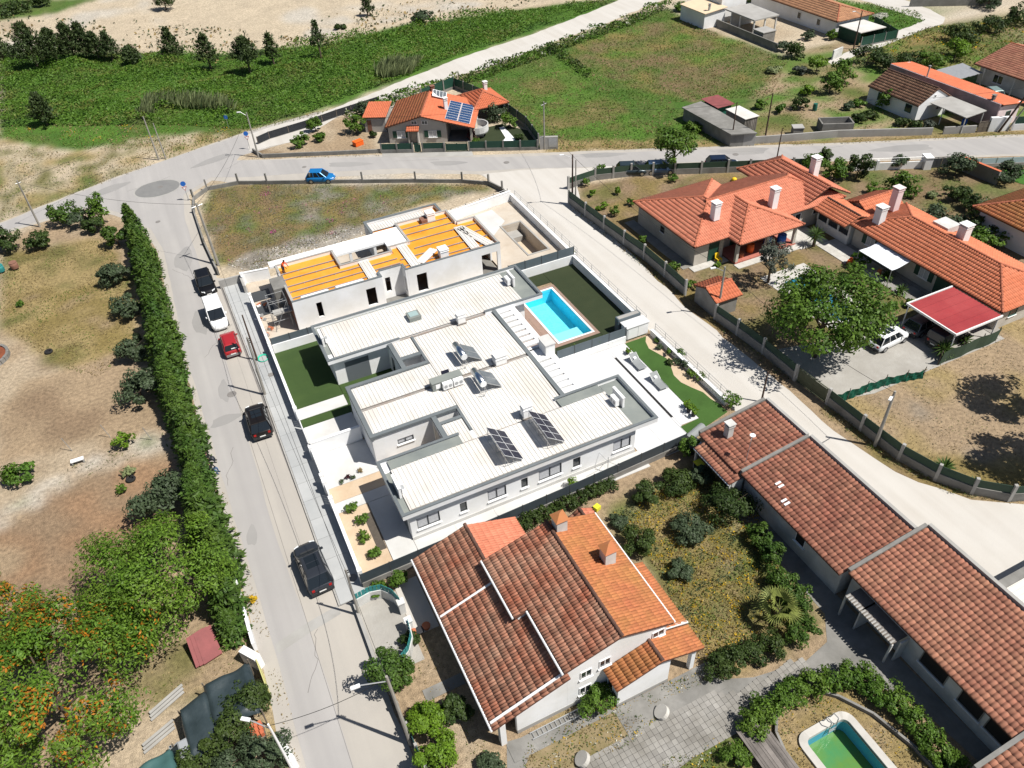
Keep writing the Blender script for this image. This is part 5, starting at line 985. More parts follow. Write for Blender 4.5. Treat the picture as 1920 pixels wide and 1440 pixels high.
for i in range(2):
 for j in range(8):
  x0=8.2+i*1.75;y0=.3+j*.84;b=MB();b.loft([[on2(x0,y0,.18),on2(x0+1.68,y0,.18),on2(x0+1.68,y0+.80,.18),on2(x0,y0+.80,.18)],[on2(x0,y0,.23),on2(x0+1.68,y0,.23),on2(x0+1.68,y0+.80,.23),on2(x0,y0+.80,.23)]]);c=b.build('solar_panel',WPLAST,t)
  b=MB();b.face([on2(x0+.04,y0+.03,.235),on2(x0+1.64,y0+.03,.235),on2(x0+1.64,y0+.77,.235),on2(x0+.04,y0+.77,.235)]);b.build('cell_glass',PANELB,c)
t=thing('solar_collector','small tilted solar collector near the back chimney of the corner house','solar panels',on2(6.3,7.6));b=MB();b.loft([[on2(5.6,6.9,.3),on2(7.6,6.9,.25),on2(7.6,8.1,.75),on2(5.6,8.1,.8)],[on2(5.6,6.9,.38),on2(7.6,6.9,.33),on2(7.6,8.1,.83),on2(5.6,8.1,.88)]]);b.build('collector_frame',WPLAST,t);b=MB()
for k in range(4):b.face([on2(5.68+k*.48,7.0,.40+.0),on2(6.1+k*.48,7.0,.40),on2(6.1+k*.48,8.0,.855),on2(5.68+k*.48,8.0,.855)])
b.build('collector_glass',PANELG,t)
x,y,z=on2(7.9,3.9);chimney(T,x,y,z-.3,z+1.5,.5,WHITE);x,y,z=on2(5.3,9.2);chimney(T,x,y,z-.3,z+.7,.5,BRICK)
# round balcony, gazebo, shed
t=thing('round_balcony','curved white balcony wall at the right side of the corner house','balcony',R2(13.2,1.5)+(0,));a=MB();pts=[R2(12.3+1.7*sin(a_),2.0-1.7*cos(a_))for a_ in np.linspace(0,pi,10)]
for p,q in zip(pts[:-1],pts[1:]):a.wall(p,q,.12,0.9,1.8)
a.build('balcony_wall',WHITE2,t);a=MB();a.prism(pts,.75,.9);a.build('balcony_floor',CONCL,t);a=MB();rbox(a,12.35,1.6,0,13.3,2.4,.75);a.build('balcony_base',BEIGE,t)
T=thing('gazebo','square pavilion with orange hip roof and chimney behind the corner house','pavilion',(37,70.6,0));hip(T,34.3,67.2,40.0,73.8,2.3,3.6,TILE_NEW,'y');a=MB()
for x in(34.9,39.4):
 for y in(67.8,73.2):a.box(x-.15,y-.15,0,x+.15,y+.15,2.3)
a.box(37,73.0,0,39.3,73.2,2.2);a.build('pavilion_post',WHITE2,T);chimney(T,38.2,71.6,2.9,4.2,.5,WHITE)
T=thing('tiled_outhouse','low outhouse with flat orange tiled roof left of the corner house','outhouse',(20.5,75,0));a=MB();q=[R2(-4.3,4.0),R2(-1.2,4.0),R2(-1.2,8.8),R2(-4.3,8.8)];a.prism(q,0,2.2);a.build('outhouse_wall',GREYW,T);f=[(*R2(-4.5,3.8),2.25),(*R2(-1.0,3.8),2.25),(*R2(-1.0,9.0),2.6),(*R2(-4.5,9.0),2.6)];r=roof_slab(T,[f],.1);tile_plane(T,r,f,TILE_NEW);b=MB();rbox(b,-3.9,3.96,.1,-3.3,3.995,1.8);b.build('door',BRICK,T)
t=thing('blue_pool_cover','patch of blue pool water behind the corner house','pool',(*R2(6.5,13),0));tri_sheet('patio',[R2(4,10.4),R2(12,10.4),R2(12,16),R2(5.5,16)],.03,mk('cream_patio',(.62,.54,.44),(.56,.49,.4),1,rough=.9));b=MB();rbox(b,6.2,11.2,.035,9.0,14.2,.06);b.build('water',POOLB,t);b=MB();rbox(b,6.0,11.0,.03,9.2,14.4,.055);b.build('rim',BLUEP,t)
tri_sheet('green_turf',[R2(12.6,-2.5),R2(22,-2.5),R2(19.5,3.5),R2(15.5,6),R2(12.8,4.5)],.03,TURFD);tri_sheet('white_pebbles',[R2(15.6,-1.8),R2(18.5,-1.8),R2(17.6,1.2),R2(16.0,5.0),R2(15.3,4.7),R2(16.5,1.0)],.05,WHITE)
fence('garden_fence','dark green fence on concrete base left of the front gate of the corner house',[(19.3,65.4),(23.2,63.3)],.5,1.35,2.2,CONC,GREEN_D,CONC,.2);fence('garden_fence','dark green fence panel between the small gate and the drive gate',[(24.4,62.65),(27.1,61.15)],.5,1.35,3,CONC,GREEN_D,CONC,.22)
fence('garden_fence','dark green fence on concrete base right of the drive gate of the corner house',[(30.1,59.5),(38.4,54.95)],.45,1.4,2.35,CONC,GREEN_D,CONC,.2)
def slatgate(label,p,q,h,m,n=8,name='drive_gate',horiz=True):
 t=thing(name,label,'gate',((p[0]+q[0])/2,(p[1]+q[1])/2,0));a=MB();a.wall(p,q,.06,.05,.12);a.wall(p,q,.06,h-.07,h);d=((q[0]-p[0]),(q[1]-p[1]));
 for s in(.0,.5,.97):a.wall((p[0]+d[0]*s,p[1]+d[1]*s),(p[0]+d[0]*(s+.03),p[1]+d[1]*(s+.03)),.055,.121,h-.071)
 a.build('gate_frame',m,t)
 for i in range(n):b=MB();z=.16+(h-.3)*i/n;b.wall((p[0]+d[0]*.032,p[1]+d[1]*.032),(p[0]+d[0]*.968,p[1]+d[1]*.968),.03,z,z+(h-.3)/n*.95);b.build('gate_slat',m,t)
 return t
slatgate('wide dark green slatted drive gate of the corner house',(27.25,61.1),(29.95,59.6),1.3,GREEN_D);slatgate('narrow dark green garden gate of the corner house',(23.4,63.2),(24.2,62.75),1.3,GREEN_D,6,'garden_gate')
fence('garden_fence','dark green fence behind the corner house along the dirt road',[(31.0,80.6),(37.6,83.0)],.4,1.9,2.2,CONC,GREEN_D,CONC,.2);fence('garden_fence','dark green fence along the field on the right of the corner house',[(37.6,83.0),(40.2,73.5),(40.4,62.5),(39.2,56.2)],.5,1.7,2.6,CONC,GREEN_D,CONC,.2)
t=thing('meter_box','pale concrete meter cabinet beside the roadside pole','meter box',(39.8,54.3,0));a=MB();a.prism([(38.7,54.85),(40.9,53.7),(41.1,54.1),(38.9,55.25)],0,1.75);a.build('cabinet',CONCL,t);a=MB();a.prism([(39.75,54.27),(40.75,53.75),(40.76,53.77),(39.76,54.29)],.3,1.6);a.build('cabinet_door',STEEL,t)
fence('garden_fence','black netting fence along the dirt road left of the corner house',[(4.6,78.0),(6.5,79.0),(12.5,80.2),(17.5,81.8),(25,83.6)],.05,1.1,2.5,CONC,mk('black_netting',(.02,.022,.026),(.03,.033,.038),3,rough=.8),WOOD,.08)
wallthing('low_wall','low concrete kerb wall in front of the left garden of the corner house',[(3.4,75.6),(4.2,72.9),(19.2,65.6)],.2,0,.55,CONC)
# ================================================ houses at the upper right
T=thing('gabled_house','white gabled house with brown tile roof and lean-to carport across the top road','house',(90,40,0));W=MB();W.loft([[(87.4,y,0),(93.2,y,0),(93.2,y,2.4),(90.3,y,4.0),(87.4,y,2.4)]for y in(35.5,44.4)]);W.build('house_wall',WHITE,T)
f1=[(87.1,44.5,2.32),(87.1,35.4,2.32),(90.3,35.4,4.1),(90.3,44.5,4.1)];f2=[(90.3,44.5,4.1),(90.3,35.4,4.1),(93.5,35.4,2.32),(93.5,44.5,2.32)];r=roof_slab(T,[f1,f2],.1);tile_plane(T,r,f1,TILE_BR);tile_plane(T,r,f2,TILE_BR);caps(r,[((90.3,44.5,4.12),(90.3,35.4,4.12))],RIDGED)
for y in(42.6,37.6):window(T,(87.4,y),(0,-1),1.1,.9,2.0,GLASS,GREENSH,True,0)
window(T,(91.0,35.5),(1,0),.9,1.0,1.9,GLASS,WFRAME,True,1);window(T,(89.9,35.5),(1,0),.4,2.9,3.3,VOID,WFRAME,False,0)
t=thing('lean_to_carport','flat pale roofed carport beside the white gabled house','carport',(91,32,0));a=MB();a.loft([[(89.3,29.4,2.2),(93.0,29.4,2.4),(93.0,35.3,2.5),(89.3,35.3,2.3)],[(89.3,29.4,2.3),(93.0,29.4,2.5),(93.0,35.3,2.6),(89.3,35.3,2.4)]]);a.build('carport_roof',CONCL,t);a=MB()
for x,y in((89.5,29.6),(92.8,29.6),(89.5,33.2)):a.tube((x,y,0),(x,y,2.2),.07)
a.build('post',WHITE2,t)
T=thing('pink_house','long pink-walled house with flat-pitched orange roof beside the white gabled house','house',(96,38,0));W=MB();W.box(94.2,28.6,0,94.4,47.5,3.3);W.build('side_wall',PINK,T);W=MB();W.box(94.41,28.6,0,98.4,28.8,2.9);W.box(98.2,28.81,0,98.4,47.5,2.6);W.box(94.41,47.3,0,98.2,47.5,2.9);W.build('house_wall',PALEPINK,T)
f=[(94.42,28.3,3.25),(98.8,28.3,2.7),(98.8,47.7,2.7),(94.42,47.7,3.25)];r=roof_slab(T,[f],.1);tile_plane(T,r,f,TILE_NEW);window(T,(96,28.6),(1,0),.9,.9,2.0,GLASS,GREENSH,True,0);chimney(T,94.7,30.2,3.0,3.8,.35,CONC);chimney(T,94.5,41,3.0,4.6,.15,STEEL,s2=.15)
T=thing('tiled_house','house with reddish tiled roof and dark porch at the far right edge','house',(111,36,0));W=MB();W.box(106.5,29,0,118,41.5,2.7);W.build('house_wall',WHITE2,T);hip(T,105.4,28,119,42,2.8,4.6,TILE_BARN2,'y',('gable','gable'));window(T,(106.5,39),(0,-1),1.6,.8,2,GLASS,WFRAME,True,1);a=MB();a.box(105.5,30,0,105.65,30.15,2.7);a.box(105.5,35,0,105.65,35.15,2.7);a.box(105.5,40,0,105.65,40.15,2.7);a.build('porch_post',WHITE2,T)
t=thing('tin_lean_to','wrinkled pale tin sheet roof left of the far right house','shed',(102,42,0))
for i in range(7):b=MB();x=98.9+i*.95;b.loft([[(x,40.2,1.9),(x+.93,40.2,1.95+.05*(i%2)),(x+.93,44,2.3),(x,44,2.25)],[(x,40.2,1.95),(x+.93,40.2,2.0+.05*(i%2)),(x+.93,44,2.35),(x,44,2.3)]]);b.build('tin_sheet',STEEL,t)
b=MB();b.box(99,43.7,0,105.4,43.9,2.2);b.build('back_wall',WHITE2,t)
T=thing('cream_roof_house','white building with cream monopitch roof at the top edge','building',(92,88,0));W=MB();W.box(88.6,85.6,0,93.2,93,2.7);W.box(93.3,87,0,99,95,4.2);W.build('house_wall',WHITE,T);f=[(88.4,85.3,2.75),(93.4,85.3,3.2),(93.4,93.2,3.2),(88.4,93.2,2.75)];r=roof_slab(T,[f],.1,mk('cream_roof',(.66,.52,.36),(.6,.47,.33),.6,rough=.85));chimney(T,90,86.3,2.8,3.8,.3,STEEL)
t=thing('flat_canopy','flat pale concrete canopy on posts at the top edge','canopy',(96,81,0));a=MB();a.prism([(93.2,77.4),(98.9,77.6),(99.3,86.2),(93.4,86.2)],2.5,2.72);a.build('canopy_roof',CONCL,t);a=MB()
for x,y in((93.5,77.7),(98.6,77.9),(93.5,81.5),(96,77.8)):a.box(x-.12,y-.12,0,x+.12,y+.12,2.5)
a.build('post',WHITE2,t);b=MB();b.box(93.3,83.8,0,98.9,84,2.5);b.build('back_wall',WHITE2,t)
t=thing('block_hut','small concrete block hut in front of the flat canopy','hut',(93,74.4,0));a=MB();a.box(91.9,73.2,0,94.6,75.8,1.75);a.build('hut_wall',CONC,t);a=MB();a.box(91.8,73.1,1.75,94.7,75.9,1.88);a.build('hut_roof',CONCL,t)
T=thing('white_long_house','long white house with tan and orange tiled roof at the top right','house',(107,78,0));W=MB();W.box(104.6,69.3,0,112,92,2.6);W.build('house_wall',WHITE,T);hip(T,104.1,68.8,112.5,94,2.65,3.8,mk('tan_tile',(.38,.20,.11),(.31,.16,.09),1.5,rough=.9,isl=.15),'y',('hip','gable'),w=.4,l=.6);window(T,(104.6,79),(0,-1),.9,.9,2,GLASS,WFRAME,True,0);window(T,(104.6,74),(0,-1),.9,.9,2,GLASS,WFRAME,True,0)
t=thing('tin_annex','flat white metal roofed annex with dark green fence beside the long white house','shed',(107,66,0));a=MB();a.box(104.5,63.5,2.0,110.2,68.7,2.12);a.build('annex_roof',METALW,t);a=MB();a.box(104.6,63.6,0,104.7,68.6,2.0);a.box(110,63.6,0,110.1,68.6,2.0);a.build('annex_wall',GREEN_D,t)
fence('garden_fence','dark green sheet fence around the tin annex at the top right',[(104.3,62.8),(112,62.4),(114.5,70)],.2,1.6,2.5,CONC,GREEN_D,CONC,.12)
wallthing('field_wall','long grey wall between the green field and the top houses',[(91.7,98),(91.5,84),(91.4,68.7)],.2,0,1.3,CONC);wallthing('field_wall','broken grey wall stub beside the farm track',[(96,60.6),(98.5,61.2)],.25,0,1.5,WHITE2)
wallthing('yard_wall','pale concrete wall with buttresses at the far top right',[(128.5,75),(137.5,69.5),(142,66)],.25,0,2.2,CONC)
# sheds by the top road
t=thing('concrete_shed','long low concrete shed with flat slab roof beside the top road','shed',(63,47,0));a=MB();a.prism([(61,42.2),(62.6,41.5),(63,53.4),(61,53)],0,1.7);a.build('shed_wall',CONC,t);a=MB();a.prism([(60.8,42.0),(64.0,40.6),(64.6,53.6),(60.8,53.2)],1.7,1.85);a.build('slab_roof',CONC,t);a=MB();a.prism([(62.61,41.5),(64.0,40.8),(64.5,53.4),(63.01,53.4)],0,1.699);a.build('shed_side',CONCL,t)
t=thing('red_roof_shed','small shed with faded red sheet roof and green wall','shed',(66,52,0));a=MB();a.box(64.9,50.2,0,67.2,53.4,1.9);a.build('shed_wall',GREENSH,t)
for i in range(3):b=MB();b.loft([[(64.5+i*1.0,49.8,2.0),(65.48+i*1.0,49.8,2.04),(65.48+i*1.0,53.8,2.1),(64.5+i*1.0,53.8,2.06)],[(64.5+i*1.0,49.8,2.05),(65.48+i*1.0,49.8,2.09),(65.48+i*1.0,53.8,2.15),(64.5+i*1.0,53.8,2.11)]]);b.build('roof_sheet',REDSHED,t)
t=thing('tin_shed','plank shed with pale tin roof beside the red roofed shed','shed',(66.4,46.5,0))
for i in range(4):b=MB();b.box(65.2,44.6+i*1.1,2.0,67.6,45.68+i*1.1,2.06);b.build('roof_sheet',METALW,t)
for i in range(8):b=MB();b.box(65.3+i*.28,44.75,0,65.5+i*.28,44.85,1.98);b.build('wall_plank',WOODG,t)
b=MB();b.box(65.3,44.9,0,65.4,48.9,1.98);b.build('side_wall',WOODG,t)
t=thing('water_tank','open rectangular concrete water tank behind the roadside wall','tank',(76.3,39.3,0));a=MB()
for q in((74.0,39.2,78.2,37.2),):pass
c_=[(74.2,39.3),(77.9,37.4),(78.9,39.3),(75.2,41.2)]
for p,q in zip(c_,c_[1:]+c_[:1]):a.wall(p,q,.2,0,1.3)
a.build('tank_wall',CONC,t);a=MB();a.prism(c_,.02,.3);a.build('tank_floor',CONC,t)
t=thing('block_cube','small grey concrete cube hut left of the open water tank','hut',(71,40,0));a=MB();a.prism([(70.2,40.4),(71.4,39.8),(72,40.9),(70.8,41.5)],0,1.1);a.build('hut_body',CONC,t);a=MB();a.prism([(70.1,40.4),(71.45,39.7),(72.1,40.95),(70.75,41.6)],1.1,1.2);a.build('hut_roof',CONCL,t)
wallthing('roadside_wall','long pale concrete wall along the top road in front of the vegetable plots',[(62.3,42.3),(66,40.6),(75.0,37.2),(86,31.3)],.2,0,1.0,CONCL);wallthing('roadside_wall','short pale wall in front of the flat carport',[(87.4,30.7),(91.3,28.9)],.2,0,1.0,CONCL)
wallthing('gate_pillars','white gate house walls beside the twin leaning poles',[(93.0,28.4),(94.6,27.6),(95.4,27.3)],.5,0,1.9,WHITE);fence('garden_fence','dark green fence on white wall at the far right of the top road',[(95.8,26.9),(112,19)],.9,1.9,3,WHITE,GREEN_D,WHITE,.15);slatgate('dark brown plank gate beside the short pale wall',(91.5,28.8),(92.9,28.3),1.5,WOOD,7)
# white wall and gates south of the top road
T=wallthing('garden_wall','white garden wall with piers and wire mesh along the top road',[(69.6,28.5),(77.1,24.9)],.2,0,.95,WHITE)
for p,q in along([(69.6,28.5),(77.1,24.9)],2.6):b=MB();b.obox(p[0],p[1],0,.3,.3,1.3,-.45);b.build('pier',WHITE,T);s=MB();s.tube((*p,1.5),(*q,1.5),.025);s.tube((*p,1.2),(*q,1.2),.015);s.build('mesh_wire',STEEL,T)
t=thing('gate_pier','broad white gate pier with slanted top left of the iron gates','gate pier',(77.6,24.7,0));a=MB();a.obox(77.6,24.7,0,.9,1.3,1.5,-.45);a.build('pier_body',WHITE,t);a=MB();a.obox(77.6,24.7,1.5,1.0,1.4,.1,-.45);a.build('pier_cap',WHITE,t)
for i,lb in((0,'left leaf of the iron driveway gates by the top road'),(1,'right leaf of the iron driveway gates by the top road')):slatgate(lb,(78.1+i*1.15,24.3-i*.5),(79.2+i*1.15,23.82-i*.5),1.4,FRAME,4)
wallthing('tile_topped_wall','grey wall with orange tile coping behind the iron gates',[(80.7,22.6),(81.0,17.2)],.3,0,1.7,CONC,cope=TILE_NEW)
fence('garden_fence','pale blue railing fence on low wall along the top road at the right edge',[(81.5,22.2),(95,15.6)],.5,1.2,2,CONCL,mk('pale_blue_mesh',(.45,.55,.6),rough=.6),STEEL,.08)
sheet('lawn',[(82,21),(95,14.6),(95,10),(84,15)],.03,LAWN,.2)
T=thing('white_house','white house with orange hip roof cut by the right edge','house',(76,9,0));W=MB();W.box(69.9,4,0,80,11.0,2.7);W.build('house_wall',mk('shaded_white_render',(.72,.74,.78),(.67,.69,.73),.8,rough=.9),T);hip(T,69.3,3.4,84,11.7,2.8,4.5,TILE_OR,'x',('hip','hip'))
# ================================================ fences of the lane and streets
lane=[(34.6,39.2),(34.75,35.4),(34.95,31.5),(35.2,27.6),(35.5,24.0),(35.45,20.0),(35.3,16.2)]
fence('lane_fence','old block wall with dark green sheets in front of the large orange-roofed house',lane,.95,1.75,3.7,CONC,GREENF,CONCL,.22,t=.18,posth=1.9)
fence('lane_fence','low green sheet fence on old wall beside the big tree',[(35.4,11.4),(35.7,8.4),(35.9,5.0),(35.9,.75)],.95,1.7,3.6,CONC,GREENF,CONCL,.24,t=.18,posth=1.85)
slatgate('wide olive green sheet drive gate between two lane posts',(35.95,.5),(36.15,-2.7),1.6,mk('olive_gate',(.085,.095,.06),(.075,.085,.052),.8,rough=.7),9)
lane2=[(36.2,-2.9),(36.3,-6.6),(36.45,-10.4),(37.2,-13.2),(38.4,-15.4),(40.2,-17.1),(43.5,-18.6),(49,-21),(58,-25)]
fence('lane_fence','green sheet fence on old wall curving round the dry grass plot',lane2,.85,1.6,3.9,CONC,GREENF,CONCL,.24,t=.18,posth=1.75)
fence('roadside_fence','green sheet fence on concrete base along the top road behind the fruit garden',[(36.4,42.6),(40.5,43.0),(45,41.6),(50,39.2),(56.0,36.2),(61.0,33.8),(65.6,31.4)],.75,1.5,3.1,CONC,GREENF,CONCL,.24,posth=1.75)
n=thing('shade_net_fence','torn green shade net fence hanging between the gravel yard and the dry grass','fence',(41,-4,0));pts=[(36.35,-3.2),(38.0,-3.35),(40.0,-3.4),(42.0,-3.5),(44.0,-3.9),(45.6,-4.3)]
for i,(p,q)in enumerate(zip(pts[:-1],pts[1:])):
 a=MB();rows=[]
 for j in range(7):t_=j/6;rows.append([(p[0]+(q[0]-p[0])*t_,p[1]+(q[1]-p[1])*t_+.07*sin(j*2.2+k*1.3+i),z*(.95-.14*sin(t_*pi)-.03*i))for k,z in enumerate((.05,.4,.8,1.25))])
 a.loft(rows,closed=False);a.build('net_panel',NET,n);b=MB();b.tube((*q,0),(*q,1.35),.035);b.build('post',WOOD,n)
n=thing('shade_net_fence','dark green net screen beside the red carport','fence',(50,-3.8,0));a=MB();rows=[[(48.2+j*.9,-3.7+.08*sin(j*1.7)-.1*k/3,.05+k*.5)for k in range(4)]for j in range(9)];a.loft(rows,closed=False);a.build('net_panel',GREENF,n)
for x in(48.2,50.8,53.4,55.4):b=MB();b.tube((x,-3.62,0),(x,-3.62,1.6),.04);b.build('post',WOOD,n)
# vacant lot wall: concrete base with free-standing posts
lot=[(-3.9,42.6),(-6.6,44.5),(-6.95,52),(-6.9,61),(-6.4,64.6),(-4.4,66.6),(-.4,66.2),(3.0,64.2),(8.2,61.3),(14.2,57.9),(20.3,54.4),(25.5,51.1),(28.2,48.8),(28.9,46.2),(28.9,44.2)]
def lotwall(label,pts_,step,ph=1.55,h=.5):
 T=thing('lot_wall',label,'wall',(*pts_[len(pts_)//2],0));a=MB()
 for p,q in zip(pts_[:-1],pts_[1:]):a.wall(p,q,.18,0,h)
 a.build('wall_base',CONC,T)
 for p,q in along(pts_,step):b=MB();b.obox(p[0],p[1],0,.2,.2,ph,atan2(q[1]-p[1],q[0]-p[0]));b.build('post',CONC,T)
lotwall('low concrete wall with bare posts along the top road side of the vacant lot',lot[4:13],5.2);lotwall('low concrete wall along the left street side of the vacant lot',lot[1:5],9.0,1.0);lotwall('short rusty-posted wall at the lane corner of the vacant lot',lot[12:15],2.4,1.5,.6)
t=thing('wire_fence','thin wire fence along the back of the building site','fence',(24,43.2,0));a=MB()
for h in(.5,1.0,1.4):a.tube((18.6,42.4,h),(28.6,44.0,h),.018)
a.build('wire',STEEL,t)
for i in range(6):b=MB();b.tube((18.6+i*2,42.4+i*.32,0),(18.6+i*2,42.4+i*.32,1.5),.05);b.build('fence_post',CONC,t)
# foreground house street wall: curved entrance
T=thing('entrance_wall','curved white entrance wall with turquoise metal railing in front of the foreground house','wall',(-4,-6,0));a=MB()
arc1=[(-5.35,-3.55),(-4.3,-3.4),(-3.5,-3.6),(-2.95,-4.3),(-2.7,-5.2)];arc2=[(-2.75,-6.9),(-2.9,-7.9),(-3.4,-8.7),(-4.0,-9.1)]
for arc in(arc1,arc2):
 for p,q in zip(arc[:-1],arc[1:]):a.wall(p,q,.16,0,.95)
a.build('wall_body',WHITE2,T)
for x,y in((-2.7,-5.3),(-2.72,-6.8)):b=MB();b.box(x-.2,y-.2,0,x+.2,y+.2,1.15);b.box(x-.25,y-.25,1.15,x+.25,y+.25,1.25);b.build('gate_pillar',WHITE2,T)
TURQ=mk('turquoise_paint',(.03,.22,.22),(.025,.18,.18),1.5,rough=.6)
for arc,k in((arc1,12),(arc2,8)):
 for p,q in along(arc,.28):b=MB();b.wall((p[0]*.93+q[0]*.07,p[1]*.93+q[1]*.07),(p[0]*.07+q[0]*.93,p[1]*.07+q[1]*.93),.03,.951,1.5);b.build('railing_panel',TURQ,T)
T=wallthing('street_wall','low kerb wall along the street in front of the foreground house',[(-5.45,-3.2),(-5.5,-9.2)],.22,0,.4,CONCL)
T=fence('street_fence','dark turquoise fence on a concrete wall at the bottom of the street',[(-5.3,-10.4),(-5.15,-13.2),(-5.0,-16),(-4.8,-20)],.45,1.25,1.4,CONC,mk('dark_turquoise_sheet',(.02,.085,.085),(.016,.07,.07),1.3,rough=.6),CONCL,.18,t=.16)
slab('entrance_gravel',-5.35,-9.2,-2.6,-3.5,GRAVELY,.03);slab('entrance_gravel',-2.58,-7.4,-.9,-3.0,GRAVELW,.03);slab('concrete_path',-3.5,-11.9,-.9,-11.1,CONC,.04)
# paved yard to the right of the foreground house
tri_sheet('yard_bed',[(-1.2,-18.5),(-.2,-16.3),(6.5,-17.5),(12.4,-17.6),(13,-17.5),(12.7,-18.6),(15,-19.6),(18.6,-20.2),(20.6,-19.8),(21.9,-18.2),(22.0,-8),(23.4,-8),(23.6,-17.6),(23.9,-30),(23,-31),(22.3,-25),(20.6,-22.5),(17.0,-21.5),(10,-21.8),(3,-22.5)],.012,CONC)
pvs=[]
for i in range(46):
 for j in range(18):
  x=3.2+i*.34;yy=-21.9+j*.34+max(0,(x-12)*.16)
  if(x<12.5 and yy>-19.5)or x>18.4 or(x>=12.5 and yy>-20.0)or(x>16 and yy<-21.3):continue
  pvs.append((x,yy))
pvs.sort(key=lambda p:(p[0]-CAM[0])**2+(p[1]-CAM[1])**2);PVM=MB().box(0,0,0,.322,.322,.04).mesh('paving_stone',PAVER)
for x,yy in pvs[:300]:o=bpy.data.objects.new('paving_stone',PVM);COL.objects.link(o);o.location=(x,yy,.013+random.uniform(0,.014));o.rotation_euler=(random.gauss(0,.01),random.gauss(0,.01),random.gauss(0,.015));o['kind']='structure'
b=MB()
for x,yy in pvs[300:]:b.box(x,yy,.013,x+.322,yy+.322,.05+random.uniform(0,.014))
if pvs[300:]:tag(b.build('paving_stones',PAVER),'grey paving stones of the yard beyond the nearest ones','paving',None,'stuff')
for pl_ in(PT(985,1440,1000,1392,1125,1335,1235,1350,1190,1395,1090,1440),PT(1190,1337,1318,1260,1332,1272,1205,1350)):sheet('flower_bed',pl_,.022,mk('weedy_soil',(.19,.15,.075),(.12,.11,.04),2,(.26,.20,.12),.8,rough=1,bump=.4,bsc=8),.1)
slab('concrete_path',6.3,-19.4,13.1,-17.45,CONC,.045);slab('concrete_path',-.3,-17.6,6.2,-16.45,CONC,.045)
# round-cornered green pool
T=thing('swimming_pool','neglected swimming pool with green water and blue walls, pale rounded rim','pool',(16,-26,0))
px0,py0,px1,py1=15.05,-31.4,18.05,-24.0
def rr(x0,y0,x1,y1,r,n=6):
 o=[]
 for cx_,cy_,a0 in((x1-r,y1-r,0),(x0+r,y1-r,pi/2),(x0+r,y0+r,pi),(x1-r,y0+r,1.5*pi)):o+=[(cx_+r*cos(a0+k*pi/2/n),cy_+r*sin(a0+k*pi/2/n))for k in range(n+1)]
 return o
a=MB();out,inn=rr(px0-.45,py0-.45,px1+.45,py1+.45,.75),rr(px0,py0,px1,py1,.4);k=len(out)
for i in range(k):
 j=(i+1)%k;a.prism([out[i],out[j],inn[j],inn[i]],-.15,.14)
a.build('rim',STONE,T);a=MB();inn2=rr(px0-.1,py0-.1,px1+.1,py1+.1,.4)
for i in range(k):
 j=(i+1)%k;a.prism([inn2[i],inn2[j],inn[j],inn[i]],-1.6,-.16)
a.build('pool_wall',POOLO,T);k_=tri_sheet('water',inn2,-1.15,ALGAE,parent=T);del k_['kind']
t=thing('pool_ladder','small steel pool ladder on the green pool rim','ladder',(16.9,-24,0));a=MB()
for x in(16.8,17.3):a.path([(x,-23.6,.1),(x,-23.7,.75),(x,-24.05,.8),(x,-24.15,-.6)],.03)
a.build('rail',STEEL,t);a=MB()
for z in(-.1,-.35):a.tube((16.8,-24.13,z),(17.3,-24.13,z),.03)
a.build('rung',STEEL,t)
t=thing('plank_deck','weathered grey plank roof beside the green pool hedge','plank roof',(12.9,-24,0));n_=11
for i in range(n_):b=MB();x=11.75+i*.16;b.box(x,-27.5,.5+.02*(i%3),x+.15,-21.95+.12*sin(i*1.7),.55+.02*(i%3));b.build('plank',WOODG,t)
b=MB();b.box(11.8,-22.4,0,11.95,-22.2,.49);b.box(13.3,-22.4,0,13.45,-22.2,.49);b.build('plank_support',WOOD,t)
wallthing('garden_edge_wall','curved low concrete wall edging the green pool garden',[(13.6,-27),(13.6,-24),(13.9,-22.9),(15.0,-21.7),(16.3,-21.4),(17.3,-21.6),(18.6,-22.9),(19.6,-24.6),(20.2,-27),(20.3,-30)],.15,0,.28,CONC)
